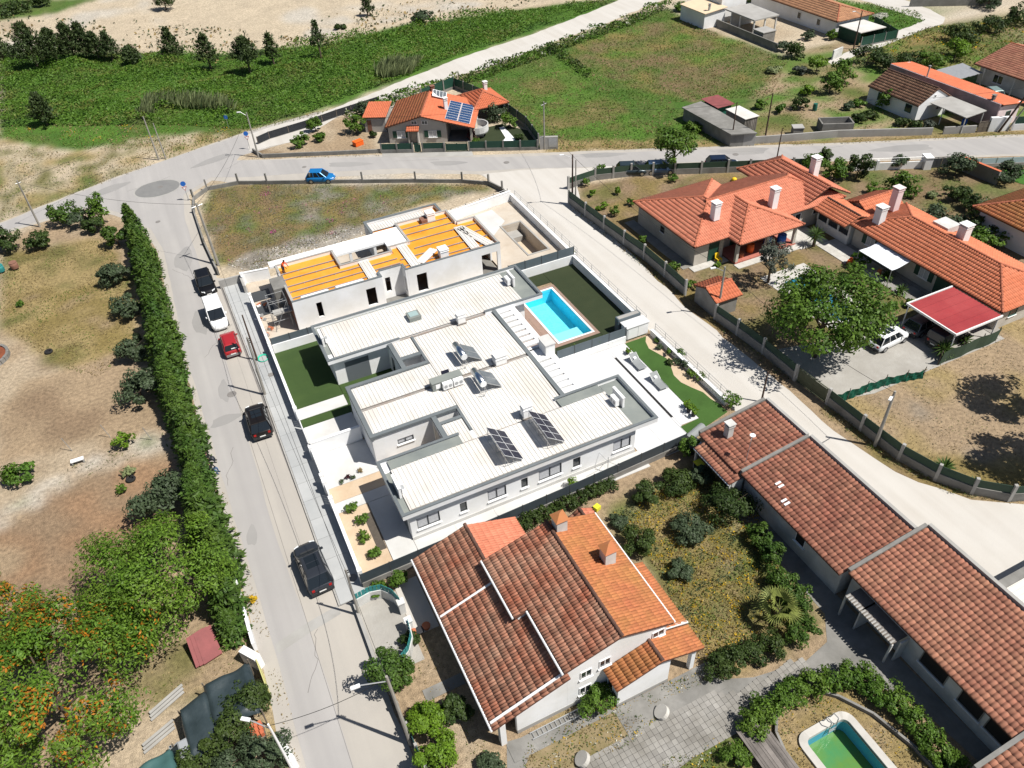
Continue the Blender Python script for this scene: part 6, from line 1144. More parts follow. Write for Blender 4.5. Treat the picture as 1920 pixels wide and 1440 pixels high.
# ================================================ cars
CARM={}
def paint(n,c,metal=.3):return mk('car_paint_'+n,c,None,rough=.28,metal=metal,spec=.5)
TYRE=mk('tyre_rubber',(.018,.018,.019),rough=.9);RIM=mk('alloy_rim',(.45,.46,.48),rough=.35,metal=.8);LAMP=mk('headlamp_glass',(.75,.78,.8),rough=.1);TAIL=mk('tail_lamp',(.35,.012,.012),rough=.2);PLATE=mk('number_plate',(.78,.78,.76),rough=.5);CGLASS=mk('car_glass',(.012,.016,.02),rough=.05,spec=.6);BUMP=mk('dark_trim',(.03,.032,.035),rough=.6)
def car(label,x,y,ang,L,Wd,H,pm,style='suv',pano=False,bump=None,group=None,spare=False):
 """car built nose to +X then turned; body, bonnet line and glasshouse lofted from stations"""
 T=thing('parked_car',label,'car',(0,0,0),group);hw=Wd/2;h=H;f=L/2
 van=style=='van';hatch=style in('hatch','mini')
 b0=.24;belt=.58*h if van else.60*h
 st=[(-f,.42*h,.72),(-f+.08,belt*.95,.86),(-f+.35,belt,.97),(-f*.45,belt,1.0),(f*.25,belt*.985,1.0),(f*.52,belt*.93,.99),(f*.80,belt*.84,.92),(f*.95,belt*.70,.78),(f,belt*.5,.60)]
 if style=='mini':st=[(-f,.5*h,.90),(-f+.05,belt,.96),(-f+.3,belt,.99),(-f*.4,belt,1.0),(f*.4,belt,1.0),(f*.6,belt*.95,.98),(f*.9,belt*.88,.95),(f*.97,belt*.76,.92),(f,belt*.55,.88)]
 rings=[]
 for xx,zt,k in st:w_=hw*k;rings.append([(xx,-w_*.92,b0),(xx,-w_,b0+.16),(xx,-w_,zt*.72),(xx,-w_*.93,zt*.97),(xx,-w_*.78,zt),(xx,w_*.78,zt),(xx,w_*.93,zt*.97),(xx,w_,zt*.72),(xx,w_,b0+.16),(xx,w_*.92,b0)])
 a=MB();a.sm=True;a.loft(rings);body=link('body',a.mesh('body',pm));body.parent=T
 # glasshouse: windscreen .. roof .. tailgate
 if van:gx=[(-f+.06,.93),(-f+.16,.98),(f*.30,.98),(f*.62,.94)]
 elif style=='mini':gx=[(-f+.08,.9),(-f+.3,.93),(f*.15,.93),(f*.48,.90)]
 elif hatch:gx=[(-f+.12,.82),(-f+.55,.88),(f*.12,.88),(f*.50,.84)]
 else:gx=[(-f+.1,.86),(-f+.55,.91),(f*.10,.91),(f*.48,.86)]
 wb=hw*.93;wr=hw*(.86 if van else.74);zb=belt*.97;zt=h-.02
 def sec(xx,z,w_):return[(xx,-w_,z),(xx,w_,z)]
 A=[(gx[0][0],zb),(gx[1][0],zt),(gx[2][0],zt),(gx[3][0],zb)]
 lo=[(gx[0][0],-wb,zb),(gx[3][0],-wb*.96,zb),(gx[3][0],wb*.96,zb),(gx[0][0],wb,zb)];hi=[(gx[1][0],-wr,zt),(gx[2][0],-wr,zt),(gx[2][0],wr,zt),(gx[1][0],wr,zt)]
 a=MB();a.loft([lo,hi],caps=False);g=link('windows',a.mesh('windows',CGLASS));g.parent=T
 a=MB();m_=.05;a.loft([[(p[0]+(.06 if p[0]>0 else-.05),p[1]*1.03,zt-.02)for p in hi],[(p[0],p[1],zt+.03)for p in hi],[(p[0]*.9+.0,p[1]*.86,zt+.055)for p in hi]]);r=link('roof',a.mesh('roof',pm));r.parent=T
 # pillars
 def pil(p,q,rr_=.045,m=pm,nm='pillar'):a=MB();a.tube(p,q,rr_,rr_,5);o=link(nm,a.mesh(nm,m));o.parent=T
 for s in(0,1,2,3):pil(lo[s],hi[s])
 for sy in(-1,1):
  for t_ in(.38,.68):
   xb=lo[0][0]+(lo[1][0]-lo[0][0])*t_;xt=hi[0][0]+(hi[1][0]-hi[0][0])*t_;pil((xb,sy*wb*.985,zb),(xt,sy*wr,zt),.04)
 if van:
  a=MB()
  for sy in(-1,1):a.loft([[(gx[0][0],sy*(wb+.012),zb),(f*.12,sy*(wb+.012),zb),(f*.12-.1,sy*(wr+.012),zt),(gx[1][0],sy*(wr+.012),zt)],[(gx[0][0],sy*wb*.99,zb),(f*.12,sy*wb*.99,zb),(f*.12-.1,sy*wr*.99,zt),(gx[1][0],sy*wr*.99,zt)]])
  a.loft([[(gx[0][0]-.012,-wb,zb),(gx[0][0]-.012,wb,zb),(gx[1][0]-.012,wr,zt),(gx[1][0]-.012,-wr,zt)],[(gx[0][0]+.02,-wb,zb),(gx[0][0]+.02,wb,zb),(gx[1][0]+.02,wr,zt),(gx[1][0]+.02,-wr,zt)]]);o=link('cargo_panel',a.mesh('cargo_panel',pm));o.parent=T
 if pano:a=MB();a.box(gx[1][0]+.75,-wr*.62,zt+.045,gx[2][0]-.15,-.01,zt+.064)if False else a.box(gx[1][0]+.7,-wr*.62,zt+.05,gx[2][0]-.12,wr*.62,zt+.064);o=link('sunroof',a.mesh('sunroof',CGLASS));o.parent=T;a=MB();a.box((gx[1][0]+gx[2][0])/2+.2,-wr*.62,zt+.0645,(gx[1][0]+gx[2][0])/2+.26,wr*.62,zt+.068);o=link('sunroof_bar',a.mesh('sunroof_bar',pm));o.parent=T
 if style=='suv':
  a=MB()
  for sy in(-1,1):a.tube((gx[1][0]+.1,sy*wr*.93,zt+.075),(gx[2][0]-.1,sy*wr*.93,zt+.075),.02)
  o=link('roof_rail',a.mesh('roof_rail',BUMP));o.parent=T
 wr_=.31 if style!='mini' else.29
 for sx in(-.60,.62):
  for sy in(-1,1):
   o=CARM.get('wheel')
   if o is None:
    a=MB();a.tube((0,-.1,0),(0,.1,0),.31,.31,18);CARM['wheel']=a.mesh('wheel',TYRE);a=MB();a.tube((0,-.108,0),(0,.108,0),.2,.2,10);CARM['rim']=a.mesh('rim',RIM)
   q=bpy.data.objects.new('wheel',CARM['wheel']);COL.objects.link(q);q.parent=T;q.location=(sx*f,sy*(hw-.09),.31);q2=bpy.data.objects.new('rim',CARM['rim']);COL.objects.link(q2);q2.parent=q
 for sy in(-1,1):
  a=MB();a.loft([[(f*.985,sy*hw*.42,belt*.62),(f*.93,sy*hw*.74,belt*.66),(f*.89,sy*hw*.78,belt*.78),(f*.955,sy*hw*.42,belt*.75)],[(f*.93,sy*hw*.42,belt*.60),(f*.88,sy*hw*.80,belt*.64),(f*.85,sy*hw*.80,belt*.78),(f*.9,sy*hw*.42,belt*.73)]]);o=link('headlight',a.mesh('headlight',LAMP));o.parent=T
  a=MB();a.box(-f-.012,sy*hw*.64-.10,belt*.68,-f+.07,sy*hw*.64+.10,belt*.86);o=link('taillight',a.mesh('taillight',TAIL));o.parent=T
  a=MB();a.loft([[(f*.34,sy*(hw*.95),belt*.98),(f*.34,sy*(hw+.16),belt*1.0),(f*.34,sy*(hw+.16),belt*1.12),(f*.34,sy*(hw*.98),belt*1.1)],[(f*.43,sy*(hw*.95),belt*.98),(f*.41,sy*(hw+.14),belt*1.0),(f*.41,sy*(hw+.14),belt*1.1),(f*.42,sy*(hw*.98),belt*1.08)]]);o=link('mirror',a.mesh('mirror',pm));o.parent=T
 bm=bump or BUMP;a=MB();a.box(-f-.05,-hw*.86,.28,-f+.1,hw*.86,.52);o=link('bumper',a.mesh('bumper',bm));o.parent=T;a=MB();a.loft([[(f*.97,-hw*.64,.26),(f*1.012,-hw*.3,.26),(f*1.012,hw*.3,.26),(f*.97,hw*.64,.26)],[(f*.97,-hw*.66,.46),(f*1.015,-hw*.3,.46),(f*1.015,hw*.3,.46),(f*.97,hw*.66,.46)]]);o=link('bumper',a.mesh('bumper',bm));o.parent=T
 for xx in(-f-.062,f*1.02):a=MB();a.box(xx-.006,-.24,.5 if xx<0 else.36,xx+.006,.24,.61 if xx<0 else.46);o=link('number_plate',a.mesh('number_plate',PLATE));o.parent=T
 a=MB();a.box(gx[3][0]-.02,-.5,belt*.985,gx[3][0]+.12,.5,belt*.995);o=link('wiper_cowl',a.mesh('wiper_cowl',BUMP));o.parent=T
 if spare:a=MB();a.box(-f+.1,-.45,belt*1.14,-f+.16,.05,belt*1.22);o=link('window_sticker',a.mesh('window_sticker',PLATE));o.parent=T
 T.location=(x,y,.015);T.rotation_euler=(0,0,ang);return T
N_=pi/2
car('dark grey estate SUV with panoramic roof, lowest parked car on the street',-7.2,.75,N_+.05,4.5,1.88,1.62,paint('graphite',(.035,.04,.05)),'suv',True)
car('black-brown SUV with roof rails parked beside the white house driveway',-7.55,17.9,N_-.02,4.25,1.85,1.6,paint('black_brown',(.014,.011,.010)),'suv',True)
car('small boxy red hatchback parked behind the white van',-7.75,30.25,N_,3.6,1.55,1.45,paint('red',(.36,.022,.028),.1),'mini',bump=mk('grey_bumper',(.2,.2,.2),rough=.7),spare=True)
car('white panel van parked between the red and black cars',-8.15,35.7,-N_+.02,4.5,1.75,1.85,paint('white',(.74,.75,.76),0),'van',bump=mk('white_bumper',(.5,.51,.52),rough=.5))
car('black hatchback at the top of the parked row near the building site',-8.2,42.6,-N_+.02,4.3,1.76,1.5,paint('black',(.010,.010,.012)),'hatch')
car('bright blue hatchback parked by the vacant lot wall',9.55,61.3,-.50,3.75,1.7,1.5,paint('blue',(.012,.17,.45),.2),'hatch')
car('white crossover parked on gravel beside the big tree',46.7,.85,.08,4.2,1.8,1.6,paint('pearl_white',(.74,.75,.76),0),'hatch',True)
car('grey family car half under the red carport, left of two',51.2,.9,.12,4.3,1.75,1.5,paint('grey',(.12,.125,.135)),'suv');car('dark minivan under the red carport, right of two',51.6,-1.5,.1,4.2,1.75,1.7,paint('dark_grey',(.06,.06,.065)),'van')
car('dark navy car parked behind the green roadside fence near the orange roof',56.2,37.6,-.47,4.3,1.78,1.5,paint('navy',(.012,.022,.05)),'hatch')
car('dark car behind the roadside fence at the lane corner, left of two',45.4,42.15,-.47,4.1,1.72,1.48,paint('dark_teal',(.03,.045,.055)),'hatch');car('pale blue car behind the roadside fence, right of two',48.7,40.65,-.47,4.0,1.7,1.45,paint('pale_blue',(.12,.19,.30)),'hatch')
car('pale green car in the yard of the far right house',103.2,36.3,1.2,4.2,1.7,1.5,paint('pale_green',(.25,.34,.33)),'hatch')
car('silver car covered by dark nets at the bottom left',-17.0,-9.0,pi+.1,4.1,1.7,1.5,paint('silver',(.42,.44,.46)),'hatch')
# black shade nets and tarpaulin
def drape(name,label,cat,quad,z,m,sag,seed,n=14,hem=.5):
 T=thing(name,label,cat,(sum(q[0]for q in quad)/4,sum(q[1]for q in quad)/4,0));rows=[]
 for i in range(n+1):
  u=i/n;row=[]
  for j in range(n+1):
   v=j/n;x=(quad[0][0]*(1-u)+quad[1][0]*u)*(1-v)+(quad[3][0]*(1-u)+quad[2][0]*u)*v;y=(quad[0][1]*(1-u)+quad[1][1]*u)*(1-v)+(quad[3][1]*(1-u)+quad[2][1]*u)*v
   e=min(u,1-u,v,1-v);k=min(1,e/.10);w_=(vnoise(np.array([x]),np.array([y]),.9,seed)[0]-.5)
   row.append((x+w_*.25*(1-k),y+w_*.25*(1-k),z-hem*(1-k)**2-sag*sin(pi*u)*sin(pi*v)*.4+w_*.35))
  rows.append(row)
 a=MB();a.sm=True;a.loft(rows,closed=False);a.build('cloth',m,T);b=MB()
 for q in quad:b.tube((q[0]*.97+.03*quad[0][0],q[1],0),(q[0],q[1],z-.2),.05)
 b.build('pole',WOOD,T);return T
drape('shade_net','large black shade net draped over a frame at the bottom left','shade net',[(-15.4,-5.6),(-12.6,-5.3),(-12.5,-8.9),(-15.2,-9.1)],2.1,BLACKNET,.5,3);drape('shade_net','smaller black net draped over the silver car','shade net',[(-17.0,-6.6),(-15.3,-5.9),(-15.0,-9.6),(-16.7,-9.8)],1.9,BLACKNET,.2,5)
drape('tarpaulin','green-grey tarpaulin over a frame under the orange-flowered tree','tarpaulin',[(-19.6,-8.9),(-17.6,-8.4),(-17.4,-10.6),(-20.1,-11.2)],1.8,TARP,.5,7)
t=thing('red_scaffold_panels','stack of red iron grating panels leaning under the trees','metal panels',(-15.2,-2.6,0))
for i in range(3):b=MB();b.loft([[(-15.9+i*.25,-3.2,.2),(-14.7+i*.25,-2.9,.2),(-14.9+i*.25,-1.2,1.2),(-16.0+i*.25,-1.5,1.2)],[(-15.9+i*.25,-3.2,.25),(-14.7+i*.25,-2.9,.25),(-14.9+i*.25,-1.2,1.25),(-16.0+i*.25,-1.5,1.25)]]);b.build('panel',REDSHED,t)
t=thing('tile_stack','heap of orange roof tiles beside the black net','tile stack',(-13.5,-9.5,0))
for i in range(5):
 for j in range(3):b=MB();b.obox(-13.9+i*.25,-9.6+j*.3,.5,.2,.28,.35,.2);b.build('tile',TILE_NEW,t)
b=MB();b.box(-14.1,-9.8,0,-12.8,-8.8,.495);b.build('pallet',WOOD,t)
for k,(x0,y0,an,lb)in enumerate(((-17.9,-4.9,.45,'pile of pale corrugated sheets beside the nets, upper'),(-18.6,-6.9,.4,'pile of pale corrugated sheets by the plank fence, lower'))):
 t=thing('sheet_pile',lb,'sheets',(x0,y0,0))
 for i in range(3):b=MB();b.obox(x0,y0+i*.22,.1+.06*i,2.3-.3*k,.18,.05,an);b.build('sheet',CONCL,t)
wallthing('white_gate_wall','white splayed wall at the street beside the dark conifer end',[(-12.9,-3.9),(-12.1,-5.0)],.5,0,1.3,WHITE);slatgate('pale yellow gate edge beside the black net',(-12.2,-5.1),(-12.0,-7.3),1.3,mk('pale_yellow_paint',(.5,.48,.2),rough=.7),4)
wallthing('garden_wall','white wall hidden behind the conifer row at the street',[(-12.35,2.3),(-12.2,-3.6)],.2,0,.9,WHITE);wallthing('wall_stub','white wall stub at the bottom of the street verge',[(-12.0,-10.6),(-11.6,-12.2)],.3,0,1.1,WHITE)
# plot on the left
t=thing('raised_bed','round stone ringed bed of red earth at the left edge','planting bed',(-29.5,38.4,0));a=MB()
for i in range(26):
 b=MB();a0=2*pi*i/26;b.obox(-29.6+1.9*cos(a0),40.2+1.9*sin(a0),0,.44,.26,.45+.05*sin(i*3),a0+pi/2);b.build('kerb_stone',CONC,t)
a=MB();a.prism([(-29.6+1.8*cos(k),40.2+1.8*sin(k))for k in np.linspace(0,2*pi,20)[:-1]],.02,.3);a.build('red_earth',mk('red_earth',(.22,.065,.03),(.16,.05,.025),2,rough=1),t)
def tyre(x,y,lb):a=MB();a.sm=True;a.lathe(x,y,[(.24,.02),(.36,.02),(.4,.12),(.36,.23),(.24,.23),(.2,.12),(.24,.02)],16);return tag(a.build('old_tyre',TYRE),lb,'tyre')
tyre(*g2(92,661),'old black tyre lying on the bare earth near the round bed');tyre(*g2(246,900),'old tyre beside the spiky agave clump')
for px,py,lb,m in((30,505,'rusty drum lying in the dry grass at the left edge',BRICK),(4,511,'turquoise tub at the left edge of the dry grass',TURQ)):x,y=g2(px,py);barrel(x,y,.45,.7,m,lb,'drum')
for px,py,lb in((207,820,'thin tilted stake beside the light green bush'),(135,845,'pair of tilted thin stakes on the bare earth'),(285,825,'thin stake near the conifer hedge')):x,y=g2(px,py);a=MB();a.tube((x,y,0),(x-.25,y+.1,1.5),.03);tag(a.build('stake',STEEL),lb,'stake')
t=thing('pale_bench','small pale metal bench on the pebbly strip','bench',(*g2(148,868),0));x,y=g2(148,868);a=MB();a.box(x-.5,y-.2,.35,x+.5,y+.2,.42);a.build('seat',WPLAST,t);a=MB()
for s in(-.42,.42):a.box(x+s-.04,y-.18,0,x+s+.04,y+.18,.35)
a.build('leg',STEEL,t)
# ================================================ poles, lamps, signs, cables
def pole(px,py,h,label,m=POLEC,lean=(0,0),arm=None,lamp=None,r=.13,ins=0,base=None):
 x,y=base or g2(px,py);T=thing('utility_pole',label,'pole',(x,y,0));tx,ty=x+lean[0],y+lean[1];a=MB();a.tube((x,y,0),(tx,ty,h),r,r*.62,8);a.build('shaft',m,T)
 if arm:b=MB();b.tube((tx-arm[0],ty-arm[1],h-.35),(tx+arm[0],ty+arm[1],h-.35),.05);b.build('crossarm',STEEL,T)
 for k in range(ins):b=MB();b.tube((tx,ty,h-.25-.2*k),(tx+.18,ty,h-.2-.2*k),.04);b.build('insulator',BUMP,T)
 if lamp:b=MB();e=(tx+lamp[0],ty+lamp[1],h+.1);b.tube((tx,ty,h-.5),e,.035);b.build('lamp_arm',STEEL,T);b=MB();d=atan2(lamp[1],lamp[0]);b.obox(e[0]+.25*cos(d),e[1]+.25*sin(d),h+.06,.5,.2,.09,d);b.build('lamp_head',WPLAST,T)
 return(tx,ty,h)
tops={}
tops['st1']=pole(0,0,6.4,'grey concrete pole on the kerb beside the dark turf garden',base=(-6.3,21.6),ins=3,lean=(.1,.2));pole(0,0,5.2,'brown wooden pole standing in the pavement near the red car',POLEW,base=(-5.9,26.9),lean=(0,.3),r=.10)
tops['st2']=pole(0,0,7.2,'concrete pole at the corner of the vacant lot and the left street',base=(-6.3,46.6),lean=(-.1,1.2),arm=(.6,.2),ins=2,r=.16)
tops['st3']=pole(0,0,7.2,'lamp pole at the foreground house fence with a pale lamp arm',base=(-5.25,-13.9),lamp=(-1.4,.1),ins=3,lean=(-.2,.5));tops['st4']=pole(0,0,5.2,'thin dark pole by the curved entrance wall',base=(-5.4,-4.2),ins=2,r=.10)
tops['tl1']=pole(75,425,6.2,'leaning concrete pole beyond the left road',arm=(.3,.1));tops['tl2']=pole(298,300,6.3,'taller of the twin poles on the sandy verge',r=.12);pole(311,298,5.2,'shorter of the twin poles on the sandy verge',r=.10)
tops['tl3']=pole(485,295,6.4,'lamp pole at the road fork beside the signs',lamp=(-.7,.3));tops['tc']=pole(1021,280,6.6,'pole beside the pale meter cabinet',arm=(.5,.2),ins=2)
tops['j1']=pole(1073,385,6.5,'dark wooden pole at the lane corner',POLEW,lamp=(-1.0,.3));pole(1079,386,5.9,'pale pole beside the dark one at the lane corner',r=.11)
tops['r1']=pole(1345,592,5.6,'lamp pole on the lane beside the small tiled hut',lamp=(-.95,.2));tops['r2']=pole(1640,836,5.8,'leaning lamp pole on the lane fence by the dry grass plot',lamp=(-.8,-.4),r=.15)
tops['ne1']=pole(1371,268,5.6,'thin pole in front of the long concrete shed',POLEW,r=.10);tops['ne2']=pole(1433,267,6.7,'tall dark pole behind the roadside wall',POLEW,r=.12);pole(1455,305,4.6,'thin dark pole on the south side of the top road',POLEW,r=.09)
tops['ne4']=pole(1872,248,6.2,'thicker of the twin leaning poles at the white gate house',POLEW,lean=(2.0,-1.0),r=.16);pole(1888,246,5.6,'thinner of the twin leaning poles at the white gate house',POLEC,lean=(1.8,-.9),r=.12);pole(1600,92,6.0,'pole with a lamp beside the tin annex at the top',POLEW,lamp=(-1.2,.3))
pole(0,0,3.4,'short dark pole beside the corner of the brown shed',POLEW,base=(31.6,-.1),r=.09);tops['bl']=pole(0,0,6.0,'white lamp post hidden in bushes at the bottom left',base=(-11.8,-12.4),lamp=(-.8,.6),r=.09,m=WPLAST)
CB=0
def cable(a,b,sag,label):
 pts=[(a[0]+(b[0]-a[0])*t,a[1]+(b[1]-a[1])*t,a[2]+(b[2]-a[2])*t-4*sag*t*(1-t))for t in np.linspace(0,1,13)];m_=MB();m_.path(pts,.016,4);tag(m_.build('overhead_cable',CABLE),label,'cable','cables strung between poles')
T_=tops
for a,b,s,l in(('st3','st4',.5,'overhead cable above the street beside the foreground house'),('st4','st1',.9,'overhead cable along the pavement of the white houses'),('st1','st2',.8,'overhead cable along the street past the building site'),('st2','tl3',.9,'overhead cable crossing the road fork'),('st2','tl1',.8,'overhead cable crossing the left road'),('tl1','tl2',.7,'overhead cable along the sandy verge'),('tl3','tc',1.2,'overhead cable above the corner house garden'),('tc','ne1',.9,'overhead cable over the green field edge'),('ne1','ne2',.2,'short overhead cable at the concrete shed'),('ne2','ne4',1.2,'overhead cable above the vegetable plots'),('tc','j1',.8,'overhead cable crossing the top road to the lane'),('j1','r1',.9,'overhead cable above the lane beside the large orange-roofed house'),('r1','r2',.8,'overhead cable above the lane past the olive gate'),('st3','bl',.5,'overhead cable crossing the bottom of the street')):
 A_,B_=T_[a],T_[b];cable((A_[0],A_[1],A_[2]-.15),(B_[0],B_[1],B_[2]-.15),s,l)
def sign(px,py,label,kind):
 x,y=g2(px,py);T=thing('road_sign',label,'road sign',(x,y,0));a=MB();a.tube((x,y,0),(x,y,2.4),.035);a.build('sign_post',STEEL,T);n=Vector((CAM[0]-x,CAM[1]-y,0)).normalized();s=Vector((-n.y,n.x,0))
 def disc(z,r,k,m,nm,o=.04,rot=0):a=MB();a.loft([[tuple(Vector((x,y,z))+n*oo+s*(r*cos(rot+2*pi*i/k))+Vector((0,0,r*sin(rot+2*pi*i/k))))for i in range(k)]for oo in(o,o+.015)]);a.build(nm,m,T)
 disc(2.35,.33,18,BLUEP if kind==0 else WFRAME,'round_plate');
 if kind==0:disc(1.75,.36,3,TAIL,'warning_triangle',.04,-pi/2);disc(1.75,.24,3,WFRAME,'triangle_field',.056,-pi/2)
sign(354,376,'blue round road sign over a red triangle at the vacant lot corner',0);sign(469,280,'blue round road sign over a red triangle at the road fork',0)
t=thing('blue_sign','small blue sign on a post by the sandy verge','road sign',(*g2(429,240),0));x,y=g2(429,240);a=MB();a.tube((x,y,0),(x,y,1.8),.03);a.build('sign_post',STEEL,t);a=MB();a.obox(x,y,1.4,.5,.05,.5,-.4);a.build('plate',BLUEP,t)
# small things
t=thing('garden_hose','coiled turquoise garden hose on the pavement by the wooden pole','hose',(-5.4,27,0));a=MB()
for k in range(3):a.path([(-5.35+(.42+.04*k)*cos(q),26.9+(.5+.04*k)*sin(q),.13+.03*k)for q in np.linspace(0,2*pi*.93,18)],.03,5)
a.build('coil',mk('hose_green',(.05,.5,.35),rough=.5),t)
t=thing('clothes_airer','rotary clothes dryer in the white side yard','clothes dryer',(15.9,-.9,0));a=MB();a.tube((15.9,-.9,.06),(15.9,-.9,1.7),.025);a.build('mast',STEEL,t);a=MB()
for k in range(4):q=k*pi/2+.3;a.tube((15.9,-.9,1.2),(15.9+1.1*cos(q),-.9+1.1*sin(q),1.6),.015)
a.build('arm',STEEL,t)
def box_on(name,px,py,m,lb,s=(.7,.5,.6),cat='box'):x,y=g2(px,py);t=thing(name,lb,cat,(x,y,0));a=MB();a.obox(x,y,.02,*s,.3);a.build('body',m,t);a=MB();a.obox(x,y,s[2]+.021,s[0]*1.06,s[1]*1.06,.05,.3);a.build('lid',m,t)
def bin_(px,py,m,lb):x,y=g2(px,py);t=thing('rubbish_bin',lb,'bin',(x,y,0));a=MB();a.loft([[(x-.22,y-.25,.05),(x+.22,y-.25,.05),(x+.22,y+.25,.05),(x-.22,y+.25,.05)],[(x-.28,y-.32,1.0),(x+.28,y-.32,1.0),(x+.28,y+.32,1.0),(x-.28,y+.32,1.0)]]);a.build('bin_body',BUMP,t);a=MB();a.box(x-.31,y-.35,1.0,x+.31,y+.35,1.07);a.build('bin_lid',m,t)
bin_(1308,885,YELLOWG,'wheeled bin with a yellow lid in the shade of the brown shed');box_on('yellow_box',1119,955,YELLOWG,'small yellow-green box beside the small tiled hut',(.45,.4,.3))
box_on('orange_crate',672,272,ORPLAST,'orange crate heap in the left garden of the corner house',(1.3,.9,.6),'crate');box_on('stone_trough',1548,575,STEEL,'grey trough beside the garden pool',(.8,.5,.5),'trough')
t=thing('grill_roll','grey rolled cover and dark barbecue beside the brown shed wall','barbecue',(23.6,-1.1,0));a=MB();a.tube((23.0,-1.4,.75),(24.9,-.8,.75),.36,.36,14);a.build('roll',CHAIRM,t);a=MB();a.box(22.6,-2.5,.05,23.5,-1.7,.9);a.build('barbecue_body',BUMP,t);a=MB();a.box(22.5,-2.55,.9,23.6,-1.65,.97);a.build('barbecue_lid',STEEL,t)
t=thing('sat_dish','small white satellite dish antenna on the brown shed','antenna',(24.0,-6.9,2.6));a=MB();a.tube((24.0,-6.9,2.6),(24.3,-6.7,5.0),.025);a.tube((24.1,-6.85,4.9),(24.5,-6.5,5.0),.02);a.build('mast',STEEL,t);a=MB();a.lathe(24.45,-6.6,[(.02,4.95),(.2,5.02),(.22,5.05)],10);a.build('dish',WPLAST,t)
t=thing('yellow_bushpot','yellow round flower tub by the orange roof','plant pot',(54.5,32.2,0));a=MB();a.sm=True;a.lathe(*g2(1376,340),[(.25,0),(.35,.2),(.3,.4),(.15,.5)],10);a.build('tub',YELLOW,t)
t=thing('orange_mower','orange garden machine on the paved terrace near the awning','garden machine',(*g2(1594,496),0));x,y=g2(1594,496);a=MB();a.obox(x,y,.15,.8,.55,.45,.4);a.build('body',ORPLAST,t);a=MB();a.tube((x+.3,y,.5),(x+.9,y+.2,1.0),.03);a.tube((x-.3,y-.28,.15),(x-.3,y+.28,.15),.14,.14,10);a.build('handle',BUMP,t)
t=thing('urn_slab','white square slab with a red clay urn near the awning','urn',(*g2(1646,518),0));x,y=g2(1646,518);a=MB();a.obox(x,y,.02,1.8,1.5,.12,0);a.build('slab',WHITE2,t);a=MB();a.sm=True;a.lathe(x,y,[(.12,.14),(.26,.4),(.2,.75),(.14,.85)],12);a.build('urn',TERRA,t)
for px,py,lb in((1806,1137-25+0,None),):pass
t=thing('green_drum_stand','dark green barrel in the vegetable garden','barrel',(*g2(1527,207),0));
x,y=g2(1527,207);a=MB();a.lathe(x,y,[(.3,0),(.34,.5),(.3,1.0)],12);a.build('body',GREENSH,t)
x,y=g2(1805,238);barrel(x,y,.35,.8,BLUEP,'blue barrel in front of the flat carport','drum')
t=thing('millstone','old round stone disc leaning on the flower strip, right of two','stone disc',(*g2(1243,1340),0));x,y=g2(1243,1340);a=MB();a.tube((x,y,.2),(x-.15,y+.1,.42),.45,.45,18);a.build('disc',STONE,t)
t=thing('millstone','old round stone disc leaning on the flower strip, left of two','stone disc',(*g2(1095,1428),0));x,y=g2(1095,1428);a=MB();a.tube((x,y,.2),(x-.15,y+.1,.42),.45,.45,18);a.build('disc',STONE,t)
for px,py,m,lb in((800,1178,TERRA,'rectangular terracotta planter in the shade of the foreground house'),(775,1190,TERRA,'round terracotta pot by the entrance gravel'),(788,1186,POTB,'black pot between two terracotta pots')):x,y=g2(px,py);t=thing('flower_pot',lb,'plant pot',(x,y,0));a=MB();a.lathe(x,y,[(.2,.03),(.3,.35),(.24,.36)],10);a.build('pot',m,t)
# rubble and litter on the site: mixed junk piles
for px,py,lb in((487,600,'heap of site rubble inside the building site wall'),(493,575,'coil of white pipes on the site sand'),(505,625,'paint tins at the site corner')):
 x,y=g2(px,py);t=thing('site_rubble',lb,'rubble',(x,y,0));rnd=random.Random(px)
 for k in range(7):b=MB();b.obox(x+rnd.uniform(-.5,.5),y+rnd.uniform(-.6,.6),.03,rnd.uniform(.2,.5),rnd.uniform(.1,.3),rnd.uniform(.1,.3),rnd.uniform(0,3));b.build('rubble_piece',rnd.choice([WPLAST,CONCL,STEEL,TERRA]),t)
 # ================================================ people
def person(label,joints,edges,rad,paintf,loc,rz,hair=(.03,.02,.015)):
 """body as one skinned mesh over a posed skeleton"""
 me=bpy.data.meshes.new('body');me.from_pydata(joints,edges,[]);o=bpy.data.objects.new('tmp',me);COL.objects.link(o)
 m1=o.modifiers.new('skin','SKIN');m1.use_smooth_shade=True;o.modifiers.new('sub','SUBSURF').levels=1
 for i,r in enumerate(rad):me.skin_vertices[0].data[i].radius=(r[0],r[1])if hasattr(r,'__len__')else(r,r)
 me.skin_vertices[0].data[0].use_root=True
 dg=bpy.context.evaluated_depsgraph_get();ev=bpy.data.meshes.new_from_object(o.evaluated_get(dg));bpy.data.objects.remove(o)
 T=thing('person',label,'person',loc,None,rz);b=bpy.data.objects.new('body',ev);COL.objects.link(b);b.parent=T;ms=paintf[0];ev.materials.clear()
 for m in ms:ev.materials.append(m)
 for p in ev.polygons:p.material_index=paintf[1](p.center);p.use_smooth=True
 hd=Vector(joints[4]);a=MB();a.sm=True;n=8
 a.lathe(hd.x-.01,hd.y,[(.105,hd.z-.02),(.118,hd.z+.05),(.09,hd.z+.12),(.03,hd.z+.145)],10);h=bpy.data.objects.new('hair',a.mesh('hair',mk('hair_%.2f'%hair[0],hair,rough=.8)));COL.objects.link(h);h.parent=T;return T
